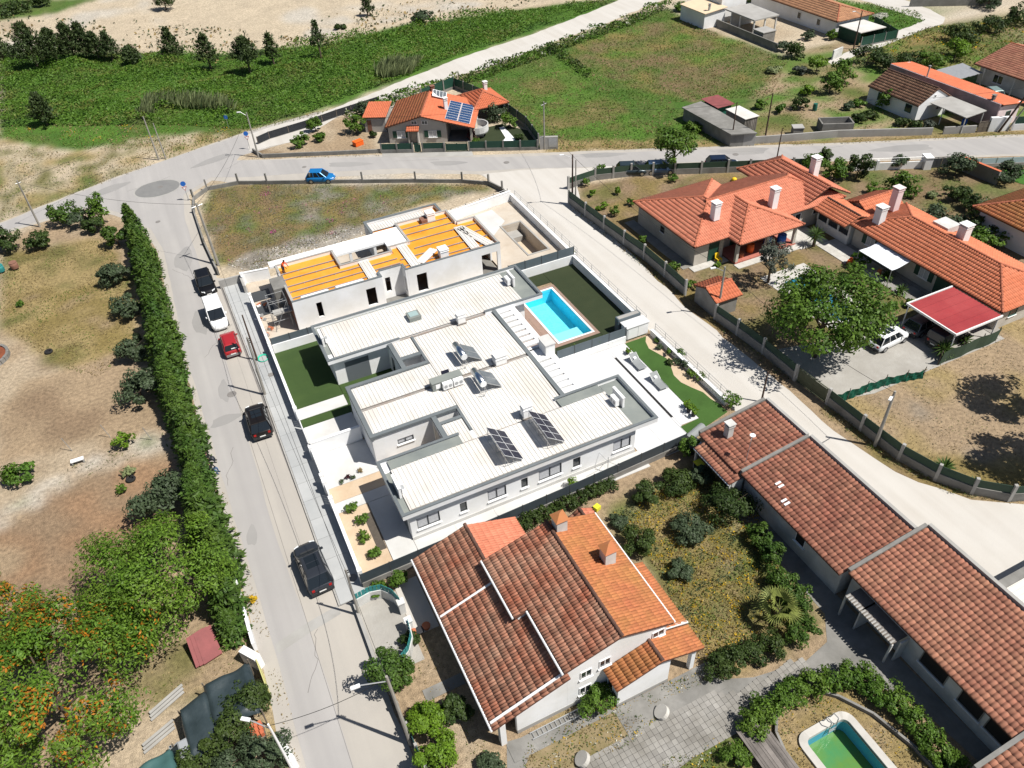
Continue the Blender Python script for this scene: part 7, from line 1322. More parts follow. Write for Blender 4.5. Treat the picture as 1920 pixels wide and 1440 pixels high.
def skel(sit=False,bend=0.0,stride=.0):
 hz=.48 if sit else.92;fx=sin(bend);cz=cos(bend)
 J=[(0,0,hz),(fx*.22,0,hz+.22*cz),(fx*.46,0,hz+.46*cz),(fx*.56,0,hz+.56*cz),(fx*.68+.02,0,hz+.68*cz),(fx*.77+.02,0,hz+.77*cz)]
 E=[(0,1),(1,2),(2,3),(3,4),(4,5)];Rr=[.125,(.15,.11),(.15,.10),.06,.098,.085]
 for s in(-1,1):
  k=len(J);sh=J[2];J+=[(sh[0],s*.19,sh[2]-.01),(sh[0]+(.14 if sit or bend else.02),s*.24,sh[2]-.26),(sh[0]+(.34 if sit or bend else.08),s*.17,sh[2]-.42 if not bend else sh[2]-.48),(sh[0]+(.42 if sit or bend else.1),s*.16,sh[2]-.46 if not bend else sh[2]-.56)];E+=[(2,k),(k,k+1),(k+1,k+2),(k+2,k+3)];Rr+=[.06,.05,.04,.042]
  k=len(J);
  if sit:J+=[(.04,s*.10,hz-.02),(.44,s*.13,hz+.0),(.46,s*.13,.08),(.62,s*.14,.05)]
  else:J+=[(0,s*.10,hz-.06),(.04+s*stride*.5,s*.11,.5),(-.02+s*stride,s*.11,.08),(.14+s*stride,s*.12,.05)]
  E+=[(0,k),(k,k+1),(k+1,k+2),(k+2,k+3)];Rr+=[.10,.075,.055,.05]
 return J,E,Rr
JEANS=mk('blue_denim',(.05,.10,.20),(.04,.085,.17),4,rough=.9);BLACKC=mk('black_cloth',(.012,.012,.014),rough=.9);HIVIS=mk('orange_workwear',(.80,.10,.01),rough=.8);SHOE=mk('dark_shoe',(.03,.03,.03),rough=.7);GREYC=mk('grey_cloth',(.1,.1,.11),rough=.9);TCL=mk('dark_trousers',(.03,.035,.05),rough=.9)
def clothes(shirt,pants,hz):return[SKIN,shirt,pants,SHOE],(lambda c:3 if c.z<.1 else(2 if c.z<hz+.04 else(1 if c.z<hz+.52 and abs(c.y)<.26 else 0)))
J,E,Rr=skel(True);person('person in black top and blue jeans sitting on the verge by the conifer hedge',J,E,Rr,clothes(BLACKC,JEANS,.5),(*g2(399,887),0),-.5)
J,E,Rr=skel(True);person('person in dark clothes sitting on the verge, the upper of the two',J,E,Rr,clothes(BLACKC,TCL,.5),(*g2(393,868),0),-.2)
J,E,Rr=skel(False,.55);person('worker in bright orange top bending on the unfinished roof',J,E,Rr,clothes(HIVIS,TCL,.9),(-.55,35.9,3.1),-.8)
# ================================================ plants
L_CON=leafmat('conifer_spray',(.055,.12,.018),(.032,.075,.014),(.08,.135,.02),.45);L_OLV=leafmat('olive_leaf',(.075,.105,.055),(.05,.078,.038),None,.4)
L_GRN=leafmat('green_leaf',(.075,.155,.018),(.045,.105,.014),(.10,.17,.02),.45);L_GRV=leafmat('grevillea_leaf',(.10,.195,.018),(.055,.125,.013),(.125,.205,.022),.45)
L_OR=leafmat('orange_flower',(.42,.17,.014),(.33,.115,.01),None,.35);L_YEL=leafmat('yellow_flower',(.55,.36,.015),(.42,.28,.02),None,.3);L_DRK=leafmat('dark_leaf',(.038,.07,.016),(.022,.045,.012),(.055,.085,.018),.45)
L_LIM=leafmat('lime_leaf',(.14,.24,.018),(.09,.17,.014),None,.4);L_PINE=leafmat('pine_needle',(.05,.08,.026),(.032,.055,.02),(.065,.095,.03),.4);L_CED=leafmat('cedar_needle',(.10,.115,.09),(.07,.085,.065),None,.35)
L_RED=leafmat('purple_leaf',(.05,.012,.018),(.035,.01,.014),None,.35);L_REED=leafmat('reed_leaf',(.27,.31,.15),(.17,.21,.09),None,.45);L_YUC=leafmat('yucca_leaf',(.075,.13,.03),(.05,.09,.022),None,.4);L_DRY=leafmat('dry_stem',(.32,.24,.11),(.22,.16,.07),None,.35);L_PAL=leafmat('palm_leaf',(.22,.25,.065),(.15,.18,.045),None,.35);L_PINK=leafmat('pink_flower',(.45,.10,.26),(.36,.07,.2),None,.3);L_WHT=leafmat('white_flower',(.6,.6,.52),(.5,.5,.42),None,.2);L_TWG=mk('bare_twig',(.14,.11,.085),(.1,.08,.06),3,rough=.95)
def unit(a):return a/np.maximum(np.linalg.norm(a,axis=-1,keepdims=True),1e-6)
def leafquads(Cn,s,nrm,rnd=.8,asp=.5,axis=None,arnd=.7):
 """diamond leaves at centres Cn; nrm = preferred normal, axis = preferred long direction"""
 n=len(Cn);N=unit(np.asarray(nrm)+RNG.normal(0,rnd,(n,3)));t=RNG.normal(0,1,(n,3))if axis is None else np.asarray(axis)+RNG.normal(0,arnd,(n,3))
 t=unit(t-N*(t*N).sum(1,keepdims=True));b=np.cross(N,t);s=np.broadcast_to(np.asarray(s,float),(n,))[:,None]
 V=np.stack([Cn+t*s,Cn+b*s*asp,Cn-t*s,Cn-b*s*asp],1);return V.reshape(-1,3)
def quadF(n):return np.arange(n*4).reshape(-1,4)
def crown_pts(n,rx,ry,rz,cz,clumps,seed,shell=.55,rc=.36,low=-.5):
 g=np.random.default_rng(seed);d=unit(g.normal(0,1,(clumps*3,3)));d=d[d[:,2]>low][:clumps];k=len(d);rad=g.uniform(shell,1.0,(k,1));cc=d*rad*(g.uniform(.8,1.12,(k,1)))
 i=g.integers(0,k,n);w=g.uniform(.6,1.3,k)[i][:,None];o=unit(g.normal(0,1,(n,3)))*g.uniform(.35,1,(n,1))**.6*rc*w;p=cc[i]+o;nr=unit(o)*.8+unit(p)*.5+np.array([0,0,.55]);return p*np.array([rx,ry,rz])+np.array([0,0,cz]),nr
def trunk_mesh(h,r,branches,spread,seed,m=BARK):
 g=random.Random(seed);a=MB();lx,ly=g.uniform(-.1,.1)*h,g.uniform(-.1,.1)*h;a.tube((0,0,-.1),(lx*.5,ly*.5,h*.55),r,r*.75,7);a.tube((lx*.5,ly*.5,h*.55),(lx,ly,h),r*.75,r*.45,7)
 for k in range(branches):
  q=2*pi*k/branches+g.uniform(-.4,.4);z0=h*g.uniform(.5,1);e=(lx*z0/h+spread*cos(q)*g.uniform(.6,1),ly*z0/h+spread*sin(q)*g.uniform(.6,1),z0+spread*g.uniform(.35,.9));mid=(lx*z0/h*.5+e[0]*.5,ly*z0/h*.5+e[1]*.5,z0*.4+e[2]*.6);a.tube((lx*z0/h,ly*z0/h,z0),mid,r*.42,r*.28,5);a.tube(mid,e,r*.28,r*.1,5)
 return a.mesh('trunk',m)
def plant_root(name,label,cat,x,y,group=None,rz=0.0,z=0.0):return thing(name,label,cat,(x,y,z),group,rz)
def child(root,nm,me):o=bpy.data.objects.new(nm,me);COL.objects.link(o);o.parent=root;return o
def broad(name,label,x,y,r,h,trunk,n,leaf,size,clumps=28,seed=1,flower=None,ff=0.0,squash=.75,cat='tree',group=None,shell=.5,low=-.55,rc=.36,asp=.55,br=6,core=True):
 T=plant_root(name,label,cat,x,y,group);rz=(h-trunk)/2;p,nr=crown_pts(n,r,r*RNG.uniform(.88,1.05),rz,trunk+rz,clumps,seed,shell,rc,low);V=leafquads(p,RNG.uniform(.65,1.25,n)*size,nr,.55,asp)
 mi=(RNG.random(n)<0).astype(int)
 if flower:f=fbm(p[:,0]+x,p[:,1]+y,1.1,seed,2);mi=((f>.52)&(RNG.random(n)<ff)&(nr[:,2]>.3)).astype(int)
 child(T,'crown',npmesh('crown',V,quadF(n),[leaf,flower or leaf],mi));child(T,'trunk',trunk_mesh(max(trunk+rz*.7,.3),.05*h*.5+.03,br,r*.75,seed));return T
PRO={}
def proto_crown(key,fn):
 if key not in PRO:PRO[key]=fn()
 return PRO[key]
def conifer_me(seed,h=3.2,r=1.0,n=1300,leaf=None,size=.19):
 g=np.random.default_rng(seed);z=g.uniform(0.02,1,n)**.85;q=g.uniform(0,2*pi,n);wh=np.sin(q*5+z*19+seed)*.16+np.sin(q*3-z*31)*.12;rad=r*np.clip((1-z)**.62*(1+wh)*g.uniform(.72,1.08,n),.03,None);p=np.stack([rad*np.cos(q),rad*np.sin(q),z*h],1);out=np.stack([np.cos(q),np.sin(q),np.full(n,.75)],1);nr=np.stack([np.cos(q)*.4,np.sin(q)*.4,np.full(n,.9)],1)
 return npmesh('crown',leafquads(p,g.uniform(.7,1.3,n)*size,nr,.5,.34,out,.45),quadF(n),leaf or L_CON)
def conifer(label,x,y,v,sc_,group=None,name='hedge_conifer',rz=0,cat='conifer',leaf=None):
 T=plant_root(name,label,cat,x,y,group,rz);child(T,'crown',proto_crown(('con',v,leaf.name if leaf else ''),lambda:conifer_me(v,leaf=leaf)));child(T,'trunk',proto_crown('contr',lambda:MB().tube((0,0,-.05),(0,0,2.2),.1,.03,6).mesh('trunk',BARK)));T.scale=sc_;return T
 # conifer row along the street
y=56.5;i=0
while y>-3.4:
 k=(fbm(np.array([y]),np.array([0.]),7,4)[0]);s=.9+.5*k+random.uniform(-.17,.2);x=-13.45+(.35 if y<20 else 0)+random.uniform(-.25,.25)
 if y>45:x-=.012*(y-45)**1.3
 conifer('bushy green conifer in the clipped row beside the street',x,y,i%4,(s*1.08,s*1.08,s*random.uniform(.9,1.4)),'conifers in the row along the street',rz=random.uniform(0,6));y-=random.uniform(1.1,1.75);i+=1
def bush(px,py,r,h,label,leaf=L_DRK,size=.16,n=None,name='shrub',seed=None,group=None,z=0,trunk=.15,flower=None,ff=0,clumps=18,cat='shrub',shell=.45,xy=None):
 x,y=xy or g2(px,py);fine=.68 if y<-1 else 1.0;size*=fine;n=int(n*2.0)if n and fine<1 else n;n=n or int(min(5200,max(130,300*r*r/(size/.16)**2*1.6)));T=broad(name,label,x,y,r,h,trunk,n,leaf,size,clumps,seed or int(px*7+py),flower,ff,cat=cat,group=group,shell=shell,low=-.75,br=4);T.location.z=z;return T
ORD='first second third fourth fifth sixth seventh eighth ninth tenth eleventh twelfth thirteenth fourteenth'.split()
# olives and bushes on the left plot
for px,py,r,h,lb in((222,528,1.75,2.6,'grey-green olive tree beside the conifer row, farthest of the five'),(243,590,1.5,2.3,'grey-green olive tree, second from the far end of the five along the conifers'),(258,672,1.55,2.4,'grey-green olive tree, middle of the five along the conifers'),(272,752,2.0,2.9,'grey-green olive tree above the pebbly strip, fourth of the five'),(322,955,2.3,3.2,'large grey-green olive tree above the big bright tree, nearest of the five')):bush(px,py,r,h,lb,L_OLV,.15,int(1500*r),'olive_tree',trunk=.3,cat='tree')
bush(42,905,1.45,1.9,'bright green round fig bush on the pebbly strip at the left',L_GRN,.17,900);bush(236,838,.85,1.5,'small bright green bush beside the conifer row',L_LIM,.14,450);bush(245,890,.6,.8,'spiky olive-coloured clump beside the old tyre',L_REED,.16,220);bush(230,922,.5,.7,'low green weed tuft on the reddish earth',L_GRN,.12,120)
for px,py,r,h,lf,lb in((85,462,1.7,2.1,L_DRK,'dark bush at the left road corner'),(15,470,1.9,2.8,L_DRK,'dark shrub at the left edge by the road'),(128,420,1.8,3.0,L_CON,'loose dark conifer at the left road corner'),(160,425,1.5,2.2,L_OLV,'brownish-green shrub between the corner conifers'),(196,420,1.35,4.0,L_GRN,'tall bright green bush at the left road corner'),(225,462,1.6,2.9,L_CON,'dark green conifer bush at the head of the row'),(180,435,1.3,2.1,L_DRK,'dark bush behind the tall bright corner bush'),(40,573,.35,.5,L_GRN,'tiny green tuft in the dry grass')):bush(px,py,r,h,lb,lf,.17,int(900*r))
# big bright tree and the orange-flowered tree, lower left
broad('broadleaf_tree','big bright green tree with fine leaves beside the conifer row',*G(290,1095,3.2)[:2],4.4,7.0,1.0,24000,L_GRV,.125,44,5,None,0,rc=.30,asp=.42,shell=.72,br=9)
broad('silky_oak','very large tree covered in orange flowers at the lower left corner',*G(95,1300,4.0)[:2],5.5,8.2,1.5,30000,L_GRV,.125,80,9,L_OR,.30,rc=.26,asp=.42,shell=.74,br=9)
broad('silky_oak','orange-flowered tree cut by the left edge behind the largest one',*G(-10,1190,4.0)[:2],3.6,7.0,1.5,13000,L_GRV,.12,44,19,L_OR,.35,rc=.25,asp=.42,shell=.6)
for px,py,r,h,lb in((440,1385,1.7,2.6,'dark green shrub with fine leaves at the bottom left, beside the tile heap'),(480,1335,1.5,2.6,'dark shrub beside the black net and street verge'),(500,1430,1.5,2.4,'grey-green shrub around the lamp post at the bottom left'),(375,1450,1.4,2.0,'dark shrub at the bottom edge left of the lamp post'),(430,1455,1.5,2.0,'grey-green shrub at the bottom edge')):bush(px,py,r,h,lb,L_DRK if 'dark' in lb else L_OLV,.13,int(1500*r))
bush(476,1128,.4,.5,'small yellow flowering tuft on the street verge',L_YEL,.1,130)
# foreground house garden
for px,py,r,h,lf,lb in((735,1285,1.5,3.2,L_CON,'tall dark green bush by the lamp pole and the street'),(800,1370,1.35,2.2,L_LIM,'bright citrus bush at the bottom of the front garden, left of two'),(815,1430,1.5,2.3,L_LIM,'bright citrus bush at the bottom edge, nearest the street fence'),(855,1340,1.0,1.6,L_DRK,'dark bush behind the citrus bushes'),(752,1095,.7,1.2,L_GRN,'bright green climber at the slate fence corner'),(712,1112,.7,.7,L_GRN,'low green bush behind the curved entrance wall'),(1120,1325,1.15,1.6,L_GRN,'bush with red flowers at the foreground house corner'),(770,1205,.7,.8,L_DRK,'low dark plants beside the terracotta planters'),(920,1440,.9,.8,L_OLV,'olive green weeds at the bottom edge'),(1380,1425,.8,.9,L_GRN,'bright green bush beside the grey planks')):bush(px,py,r,h,lb,lf,.14,int(1300*r*min(1.3,r)),flower=L_RED if 'red flowers' in lb else None,ff=.1)
for k,px in enumerate(range(985,1150,17)):x_,y_=g2(px,985-.27*(px-985));bush(px,0,.75,1.0,ORD[k]+' dark hedge bush along the slate fence, counted from the foreground house',L_DRK,.13,420,'hedge_bush',group='hedge bushes along the slate fence',xy=(6.9+k*.9,-2.75+k*.035))
for px,py,r,h,lf,lb in((1195,1030,1.35,2.0,L_DRK,'dark shrub beside the small tiled hut'),(1265,915,1.3,1.5,L_DRK,'dark shrub in the wild garden below the slate fence, middle of three'),(1215,935,1.2,1.4,L_DRK,'dark shrub in the wild garden below the slate fence, left of three'),(1310,900,1.0,1.3,L_OLV,'grey-green shrub in the wild garden below the slate fence, right of three'),(1360,965,2.1,2.3,L_DRK,'large dark round shrub beside the long shed wall'),(1290,1000,1.5,1.5,L_OLV,'grey-green shrub in the middle of the wild garden'),(1160,985,.7,.7,L_OLV,'low olive tuft near the tiled hut'),(1290,855,.8,2.2,L_GRN,'tall green bush beside the grey rolled cover'),(1275,1075,.9,.9,L_OLV,'low grey-green shrub in the yellow weeds')):bush(px,py,r,h,lb,lf,.14,int(1300*r))
for k,(px,py)in enumerate(((1425,1020),(1445,1055),(1462,1090),(1482,1125),(1492,1160),(1500,1195))):bush(px,py,1.05,1.7,ORD[k]+' dark hedge bush in the row beside the palm, counted from the far end',L_CON,.14,900,'hedge_bush',group='hedge bushes beside the palm')
for k,(px,py)in enumerate(((1345,1260),(1375,1245),(1405,1230),(1440,1218))):bush(px,py,1.0,1.35,ORD[k]+' dark rounded hedge bush on the paved yard corner, counted from the house side',L_DRK,.12,1000,'hedge_bush',group='hedge bushes at the paved yard corner')
for k,(px,py)in enumerate(((1408,1368),(1430,1345),(1458,1325),(1490,1305),(1522,1290),(1556,1278),(1592,1276),(1626,1288),(1655,1308),(1682,1335),(1706,1362),(1730,1390),(1752,1418),(1775,1450))):bush(px,py,1.0,1.3,ORD[k]+' glossy hedge bush around the green pool, counted from the grey planks',L_GRN if k<3 else L_GRN,.13,700,'hedge_bush',group='hedge bushes around the green pool')
# palm with a fan crown
def palm(px,py,h,n,ln,label,leaf,wd=.16,name='palm_tree',droop=1.0,tr=.16,pet=.3,xy=None):
 x,y=xy or g2(px,py);T=plant_root(name,label,'palm' if 'palm' in name else 'plant',x,y);g=np.random.default_rng(int(px+py));V=[];
 for k in range(n):
  q=2.4*k;el=1.25-(1.35 if name=='palm_tree' else 1.5)*(k/n)**.8;d=np.array([cos(q)*cos(el),sin(q)*cos(el),sin(el)]);side=unit(np.cross(d,[0,0,1.])+1e-6);c0=np.array([0,0,h]);L=ln*g.uniform(.8,1.1)
  if name=='palm_tree':
   hub=c0+d*L*.5-np.array([0,0,.12*L*droop*(1-max(el,0))])
   for j in range(11):
    aa=(j/10-.5)*2.2;dd=d*cos(aa)+side*sin(aa);tip=hub+dd*L*.7-np.array([0,0,.14*L]);w_=unit(np.cross(dd,np.cross(side,d)))*wd*.32;V+=[hub,hub+dd*L*.3+w_,tip,hub+dd*L*.3-w_]
   V+=[c0+side*.03,hub,hub,c0-side*.03]
  else:
   m1=c0+d*L*.5;tip=c0+d*L-np.array([0,0,.25*L*droop*(1-max(el,0))]);w_=side*wd*.5;V+=[c0+w_*.4,m1+w_,tip,m1-w_]
 V=np.array(V);child(T,'crown',npmesh('crown',V,quadF(len(V)//4),leaf));a=MB();a.tube((0,0,-.05),(0,0,h),tr*1.15,tr,8);child(T,'trunk',a.mesh('trunk',BARK));return T
palm(1452,1165,1.6,15,1.35,'fan palm with yellowish fronds in the weedy garden',L_PAL)
for px,py,h,n,ln,lb in((1765,888,.7,60,1.0,'large spiky yucca on the dry grass plot, by the curved fence'),(1825,912,.3,34,.7,'small spiky yucca nearest the curved fence'),(1525,462,1.4,60,1.25,'tall yucca with a leaning rosette in the orange roof garden'),(1676,500,1.1,50,1.0,'yucca beside the white awning'),(1688,552,.5,44,.85,'spiky round yucca near the garden pool fence'),(1765,668,.8,80,1.15,'big yucca clump at the green net corner'),(1808,645,.4,40,.85,'smaller yucca beside the dark net screen'),(1662,525,.5,60,.8,'dark round yucca behind the clay urn')):palm(px,py,h,n,ln,lb,L_YUC,.14,'yucca')
# big tree by the lane, cedar
bx,by=g2(1515,675);broad('broadleaf_tree','very large leafy tree over the garden pool beside the lane',*G(1548,592,4.6)[:2],4.9,8.6,1.6,14000,L_GRN,.165,60,33,None,0,rc=.30,asp=.6,shell=.6,br=9)
T=broad('cedar_tree','thin grey-green cedar in front of the large orange-roofed house',*g2(1440,530),2.3,5.0,.9,1700,L_CED,.2,22,35,None,0,rc=.22,asp=.3,shell=.5,br=10)
broad('roadside_tree','round leafy tree beside the top road and green fence',*g2(1262,318),2.8,5.6,1.5,3600,L_GRN,.18,34,41,rc=.3)
for px,py,r,h,lf,lb in((1525,325,1.7,2.6,L_GRN,'round dark green tree behind the orange roof ridge, left of three'),(1562,340,1.9,3.0,L_GRN,'round green tree behind the tall white chimney'),(1605,335,1.7,3.2,L_DRK,'dark round tree by the white garden wall'),(1690,365,1.9,2.6,L_GRN,'bright round tree in the garden south of the iron gates'),(1660,385,1.5,2.0,L_DRK,'dark bush behind the pink chimney'),(1790,330,1.9,2.8,L_OLV,'round grey-green tree beside the iron gates'),(1680,315,1.1,1.7,L_OLV,'grey-green bush in front of the white garden wall'),(1790,375,1.5,1.7,L_DRK,'dark bush on the garden path south of the gates'),(1825,395,1.6,1.9,L_DRK,'dark glossy bush left of the right-edge white house'),(1760,425,2.2,2.4,L_OLV,'broad grey-green bush behind the long orange roof, left of three'),(1830,435,2.1,2.5,L_DRK,'broad dark bush behind the long orange roof, middle of three'),(1850,465,1.8,2.0,L_GRN,'bright bush behind the long orange roof, right of three'),(1880,340,2.0,2.5,L_OLV,'olive-green shrub in front of the tile-topped wall'),(1640,368,1.3,1.6,L_GRN,'bright bush beside the small annex roof'),(1545,305,.9,2.0,L_DRK,'thin dark tree at the fence behind the orange roof'),(1745,370,.6,.7,L_REED,'spiky grass clump on the garden lawn')):bush(px,py,r,h,lb,lf,.17,int(900*r),cat='tree' if 'tree' in lb else 'shrub')
for px,py,r,h,lb in((1110,368,.45,.9,'young lime-green fruit bush, leftmost in the fruit garden'),(1122,395,.4,.6,'low lime-green fruit bush by the lane fence'),(1133,392,.5,.9,'lime-green fruit bush, second in the fruit garden'),(1152,405,.65,1.3,'darker fruit bush near the lane fence'),(1158,365,.5,1.0,'lime-green fruit bush by the middle of the fruit garden'),(1182,385,.5,.9,'small fruit bush beside the orange roof corner'),(1204,455,.5,.9,'small green bush in the shade of the large house'),(1263,505,.6,.9,'pale green bush near the house terrace corner'),(1295,540,.8,.9,'dark low plants beside the small tiled hut'),(1345,500,.4,.5,'small lime plant on the dry lawn'),(1125,330,.8,1.6,'spiky dark shrub behind the corner fence'),(1098,350,.6,1.2,'ivy bush on the corner fence'),(1262,340,.7,1.0,'grey bush under the roadside tree')):bush(px,py,r,h,lb,L_LIM if 'lime' in lb else L_GRN,.14,260)
for px,py,r,h,lb in((1612,500,1.1,1.9,'light green garden bush near the garden pool deck'),(1600,520,1.0,1.6,'green bush beside the paved terrace edge'),(1705,575,.6,.8,'lime shrub beside the garden pool steps'),(1670,580,.6,.7,'pale shrub at the pool deck corner'),(1640,545,.6,.8,'green plant by the pool fence')):bush(px,py,r,h,lb,L_GRN,.15,500)
# corner house garden
for px,py,r,h,lf,lb in((592,245,1.4,2.3,L_GRN,'round green fruit tree by the black netting'),(562,275,1.3,2.1,L_GRN,'round green fruit tree nearest the road fork'),(601,265,.9,1.3,L_GRN,'small fruit tree in the middle of the bare garden'),(668,250,1.6,2.9,L_GRN,'dark round orange tree beside the outhouse'),(688,215,1.3,2.2,L_OLV,'grey-green tree behind the orange tree'),(925,225,1.9,2.7,L_OLV,'grey-green tree beside the pavilion'),(955,240,1.2,2.2,L_GRN,'green fig bush above the white pebbles'),(884,262,.6,1.6,L_RED,'small purple-leaved tree by the dark green fence'),(893,268,.5,.7,L_GRN,'small green bush beside the drive gate'),(974,262,.6,.8,L_DRK,'round dark shrub on the white pebbles'),(700,258,.5,.9,L_DRK,'dark plant beside the outhouse door')):bush(px,py,r,h,lb,lf,.17,int(800*r),cat='tree' if 'tree' in lb else 'shrub')
# white house beds and pots
for px,py,lb in((660,957,'round green shrub in the gravel garden, farthest of the four in line'),(680,980,'round green shrub in the gravel garden, second from the far end'),(683,1013,'round green shrub in the gravel garden, third of the four'),(703,1042,'round green shrub in the gravel garden, nearest of the four')):bush(px,py,.52,.85,lb,L_GRN,.11,330,trunk=.1)
bush(720,868,.6,.9,'dark purple shrub at the head of the narrow gravel bed',L_RED,.12,300);bush(727,1075,.4,.4,'reddish low shrub at the corner of the gravel garden',L_RED,.1,130)
for px,py,lf,lb in((653,898,L_RED,'tiny purple plant in the narrow gravel bed'),(641,907,L_OLV,'tiny brown plant, leftmost in the narrow gravel bed'),(663,899,L_OLV,'tiny grey plant beside the purple one'),(675,886,L_DRY,'dry twiggy plant in the narrow gravel bed'),(742,852,L_GRN,'tiny green plant beside the purple shrub'),(778,842,L_OLV,'grey spiky plant along the middle wing wall'),(805,830,L_DRK,'tall dark cactus in the corner of the courtyard')):bush(px,py,.25 if 'cactus' not in lb else.2,.35 if 'cactus' not in lb else 1.6,lb,lf,.09,70)
for px,py,r,h,lf,lb in((1232,642,.35,.6,L_GRN,'small shrub in the curved gravel bed, first from the cupboard'),(1236,655,.35,.5,L_OLV,'reddish small shrub in the curved gravel bed'),(1254,667,.35,.8,L_GRN,'spindly cactus shrub in the curved gravel bed'),(1274,668,.5,.9,L_GRN,'green shrub against the handrail wall'),(1271,683,.4,.6,L_OLV,'grey-green shrub in the middle of the curved gravel bed'),(1284,690,.45,.9,L_OLV,'twiggy shrub in the curved gravel bed'),(1298,706,.55,.8,L_GRN,'round dark green shrub in the curved gravel bed, left of two'),(1315,714,.55,.8,L_GRN,'round dark green shrub in the curved gravel bed, right of two'),(1255,683,.4,.5,L_DRK,'dark low shrub on the edge of the curved turf'),(1370,760,.9,1.2,L_GRN,'leafy bush at the end of the curved turf by the brown shed')):bush(px,py,r,h,lb,lf,.11,int(480*r))
def potplant(px,py,r,h,ph,lb,leaf=L_LIM):
 x,y=g2(px,py);T=thing('plant_pot',lb,'plant pot',(x,y,.06));a=MB();a.lathe(0,0,[(r*.7,0),(r,h),(r*.85,h),(r*.8,h*.9)],12);child(T,'pot',a.mesh('pot',POTB));n=90;p,nr=crown_pts(n,.38,.38,ph/2,h+ph/2,8,int(px));child(T,'plant',npmesh('plant',leafquads(p,RNG.uniform(.08,.15,n),nr,.6,.4),quadF(n),leaf))
for px,py,ph,lb in((1075,670,.9,'black pot with a leafy plant on the white terrace, leftmost by the fence'),(1097,662,.4,'black pot with a small plant by the terrace fence, second from left'),(1117,656,.9,'black pot with a tall leafy plant by the terrace fence, third from left'),(1139,649,.4,'black pot with a small plant by the terrace fence, fourth from left'),(1177,664,.05,'dark empty pot standing beside the farther sun lounger'),(1287,764,.2,'black pot on the terrace edge, farthest of three'),(1291,773,.5,'black pot with a plant on the terrace edge, middle of three'),(1300,781,.5,'pot with a yellow-green plant on the terrace edge, nearest of three')):potplant(px,py,.22,.4,ph,lb)
for px,py,r,h,lb in((1075,915,.5,1.1,'bright lemon bush in the white side yard'),(1119,905,.35,.8,'thin pale bush near the clothes dryer'),(1020,945,.3,.6,'small bush in the white side yard near the tiled roof'),(970,967,.3,.4,'tiny bush at the corner of the tiled roof and side yard')):bush(px,py,r,h,lb,L_LIM,.11,160)
bush(1065,478,.8,.7,'leafy weeds at the back corner of the pool lawn',L_GRN,.1,200)
# pines on the sandy heath
def pine(px,py,h,r,label,seed,lean=0.0,dense=1.0,low=.18,leaf=None):
 x,y=g2(px,py);T=plant_root('pine_tree',label,'pine tree',x,y);g=np.random.default_rng(seed);P_,N_l,A_l=[],[],[];a=MB();a.tube((0,0,-.2),(lean*h,0,h*.96),.11+.012*h,.03,6);nb=int(34*dense)
 for k in range(nb):
  t=low+(1-low)*(k+g.uniform(0,1))/nb;q=k*2.4+g.uniform(-.3,.3);L=r*(1.05-t)**.75*g.uniform(.7,1.15)+.12;el=.25+.75*t;d=np.array([cos(q)*cos(el),sin(q)*cos(el),sin(el)]);o=np.array([lean*h*t,0,h*t*.94]);e=o+d*L;a.tube(tuple(o),tuple(e),.04,.012,4);m=int(12+16*L);s_=g.uniform(.3,1.05,m)**.7;c=o+d*L*s_[:,None]+g.normal(0,.12+.05*L,(m,3));P_.append(c);A_l.append(np.repeat((d+np.array([0,0,.8]))[None],m,0));N_l.append(np.repeat((d*.3+np.array([0,0,.5]))[None],m,0))
 p=np.concatenate(P_);child(T,'crown',npmesh('crown',leafquads(p,g.uniform(.18,.34,len(p)),np.concatenate(N_l),.8,.4,np.concatenate(A_l),.6),quadF(len(p)),leaf or L_PINE));child(T,'trunk',a.mesh('trunk',BARK));return T
for i,(px,py,h,r,lb,dn)in enumerate(((72,128,6.5,3.0,'large dark pine, leftmost of the clump at the upper left',2.2),(110,118,5.0,2.4,'dark pine behind the leftmost large one',1.8),(142,112,5.4,2.2,'dark pine in the middle of the upper-left clump',1.8),(165,108,5.2,1.9,'dark pine right of the middle of the clump',1.6),(186,110,3.8,1.8,'lower pine at the right of the clump',1.5),(212,113,4.2,1.6,'slim pine at the right end of the clump',1.4),(250,122,2.6,1.6,'low brownish pine bush right of the clump',1.3),(328,112,4.6,1.7,'lone pine with a pale trunk on the meadow edge',1.3),(396,130,5.0,1.8,'open pine left of the dense round one',1.1),(470,138,5.0,2.4,'dense round pine with bare trunk',2.4),(514,120,4.5,1.3,'thin pine right of the dense round one',.9),(603,112,5.6,1.5,'tall sparse pine with a bare trunk on the sand edge',.8),(90,236,4.2,1.7,'dark pine standing alone in the green meadow at the left',1.3),(312,18,3.6,2.0,'small pine alone on the sand at the top edge',1.6),(690,30,3.2,1.1,'small sparse pine on the sand at the top',.8),(8,115,3.6,1.8,'pine cut by the left edge',1.4))):pine(px,py,h*1.22,r*1.5,lb,60+i,dense=dn,low=.3 if 'bare trunk' in lb else.15)
for px,py,r,h,lb in((10,30,4,2.6,'dark green thicket at the top left corner, first'),(45,22,3.5,2.4,'dark green thicket at the top left corner, second'),(795,42,2.6,2.2,'grey leafless bush heap on the sand at the top'),(640,55,1.2,.8,'low dark bush on the sand, right of the sparse pine'),(75,12,2.4,2.0,'dark bush at the top left corner, third')):bush(px,py,r,h,lb,L_OLV if 'grey' in lb else L_DRK,.3,700)
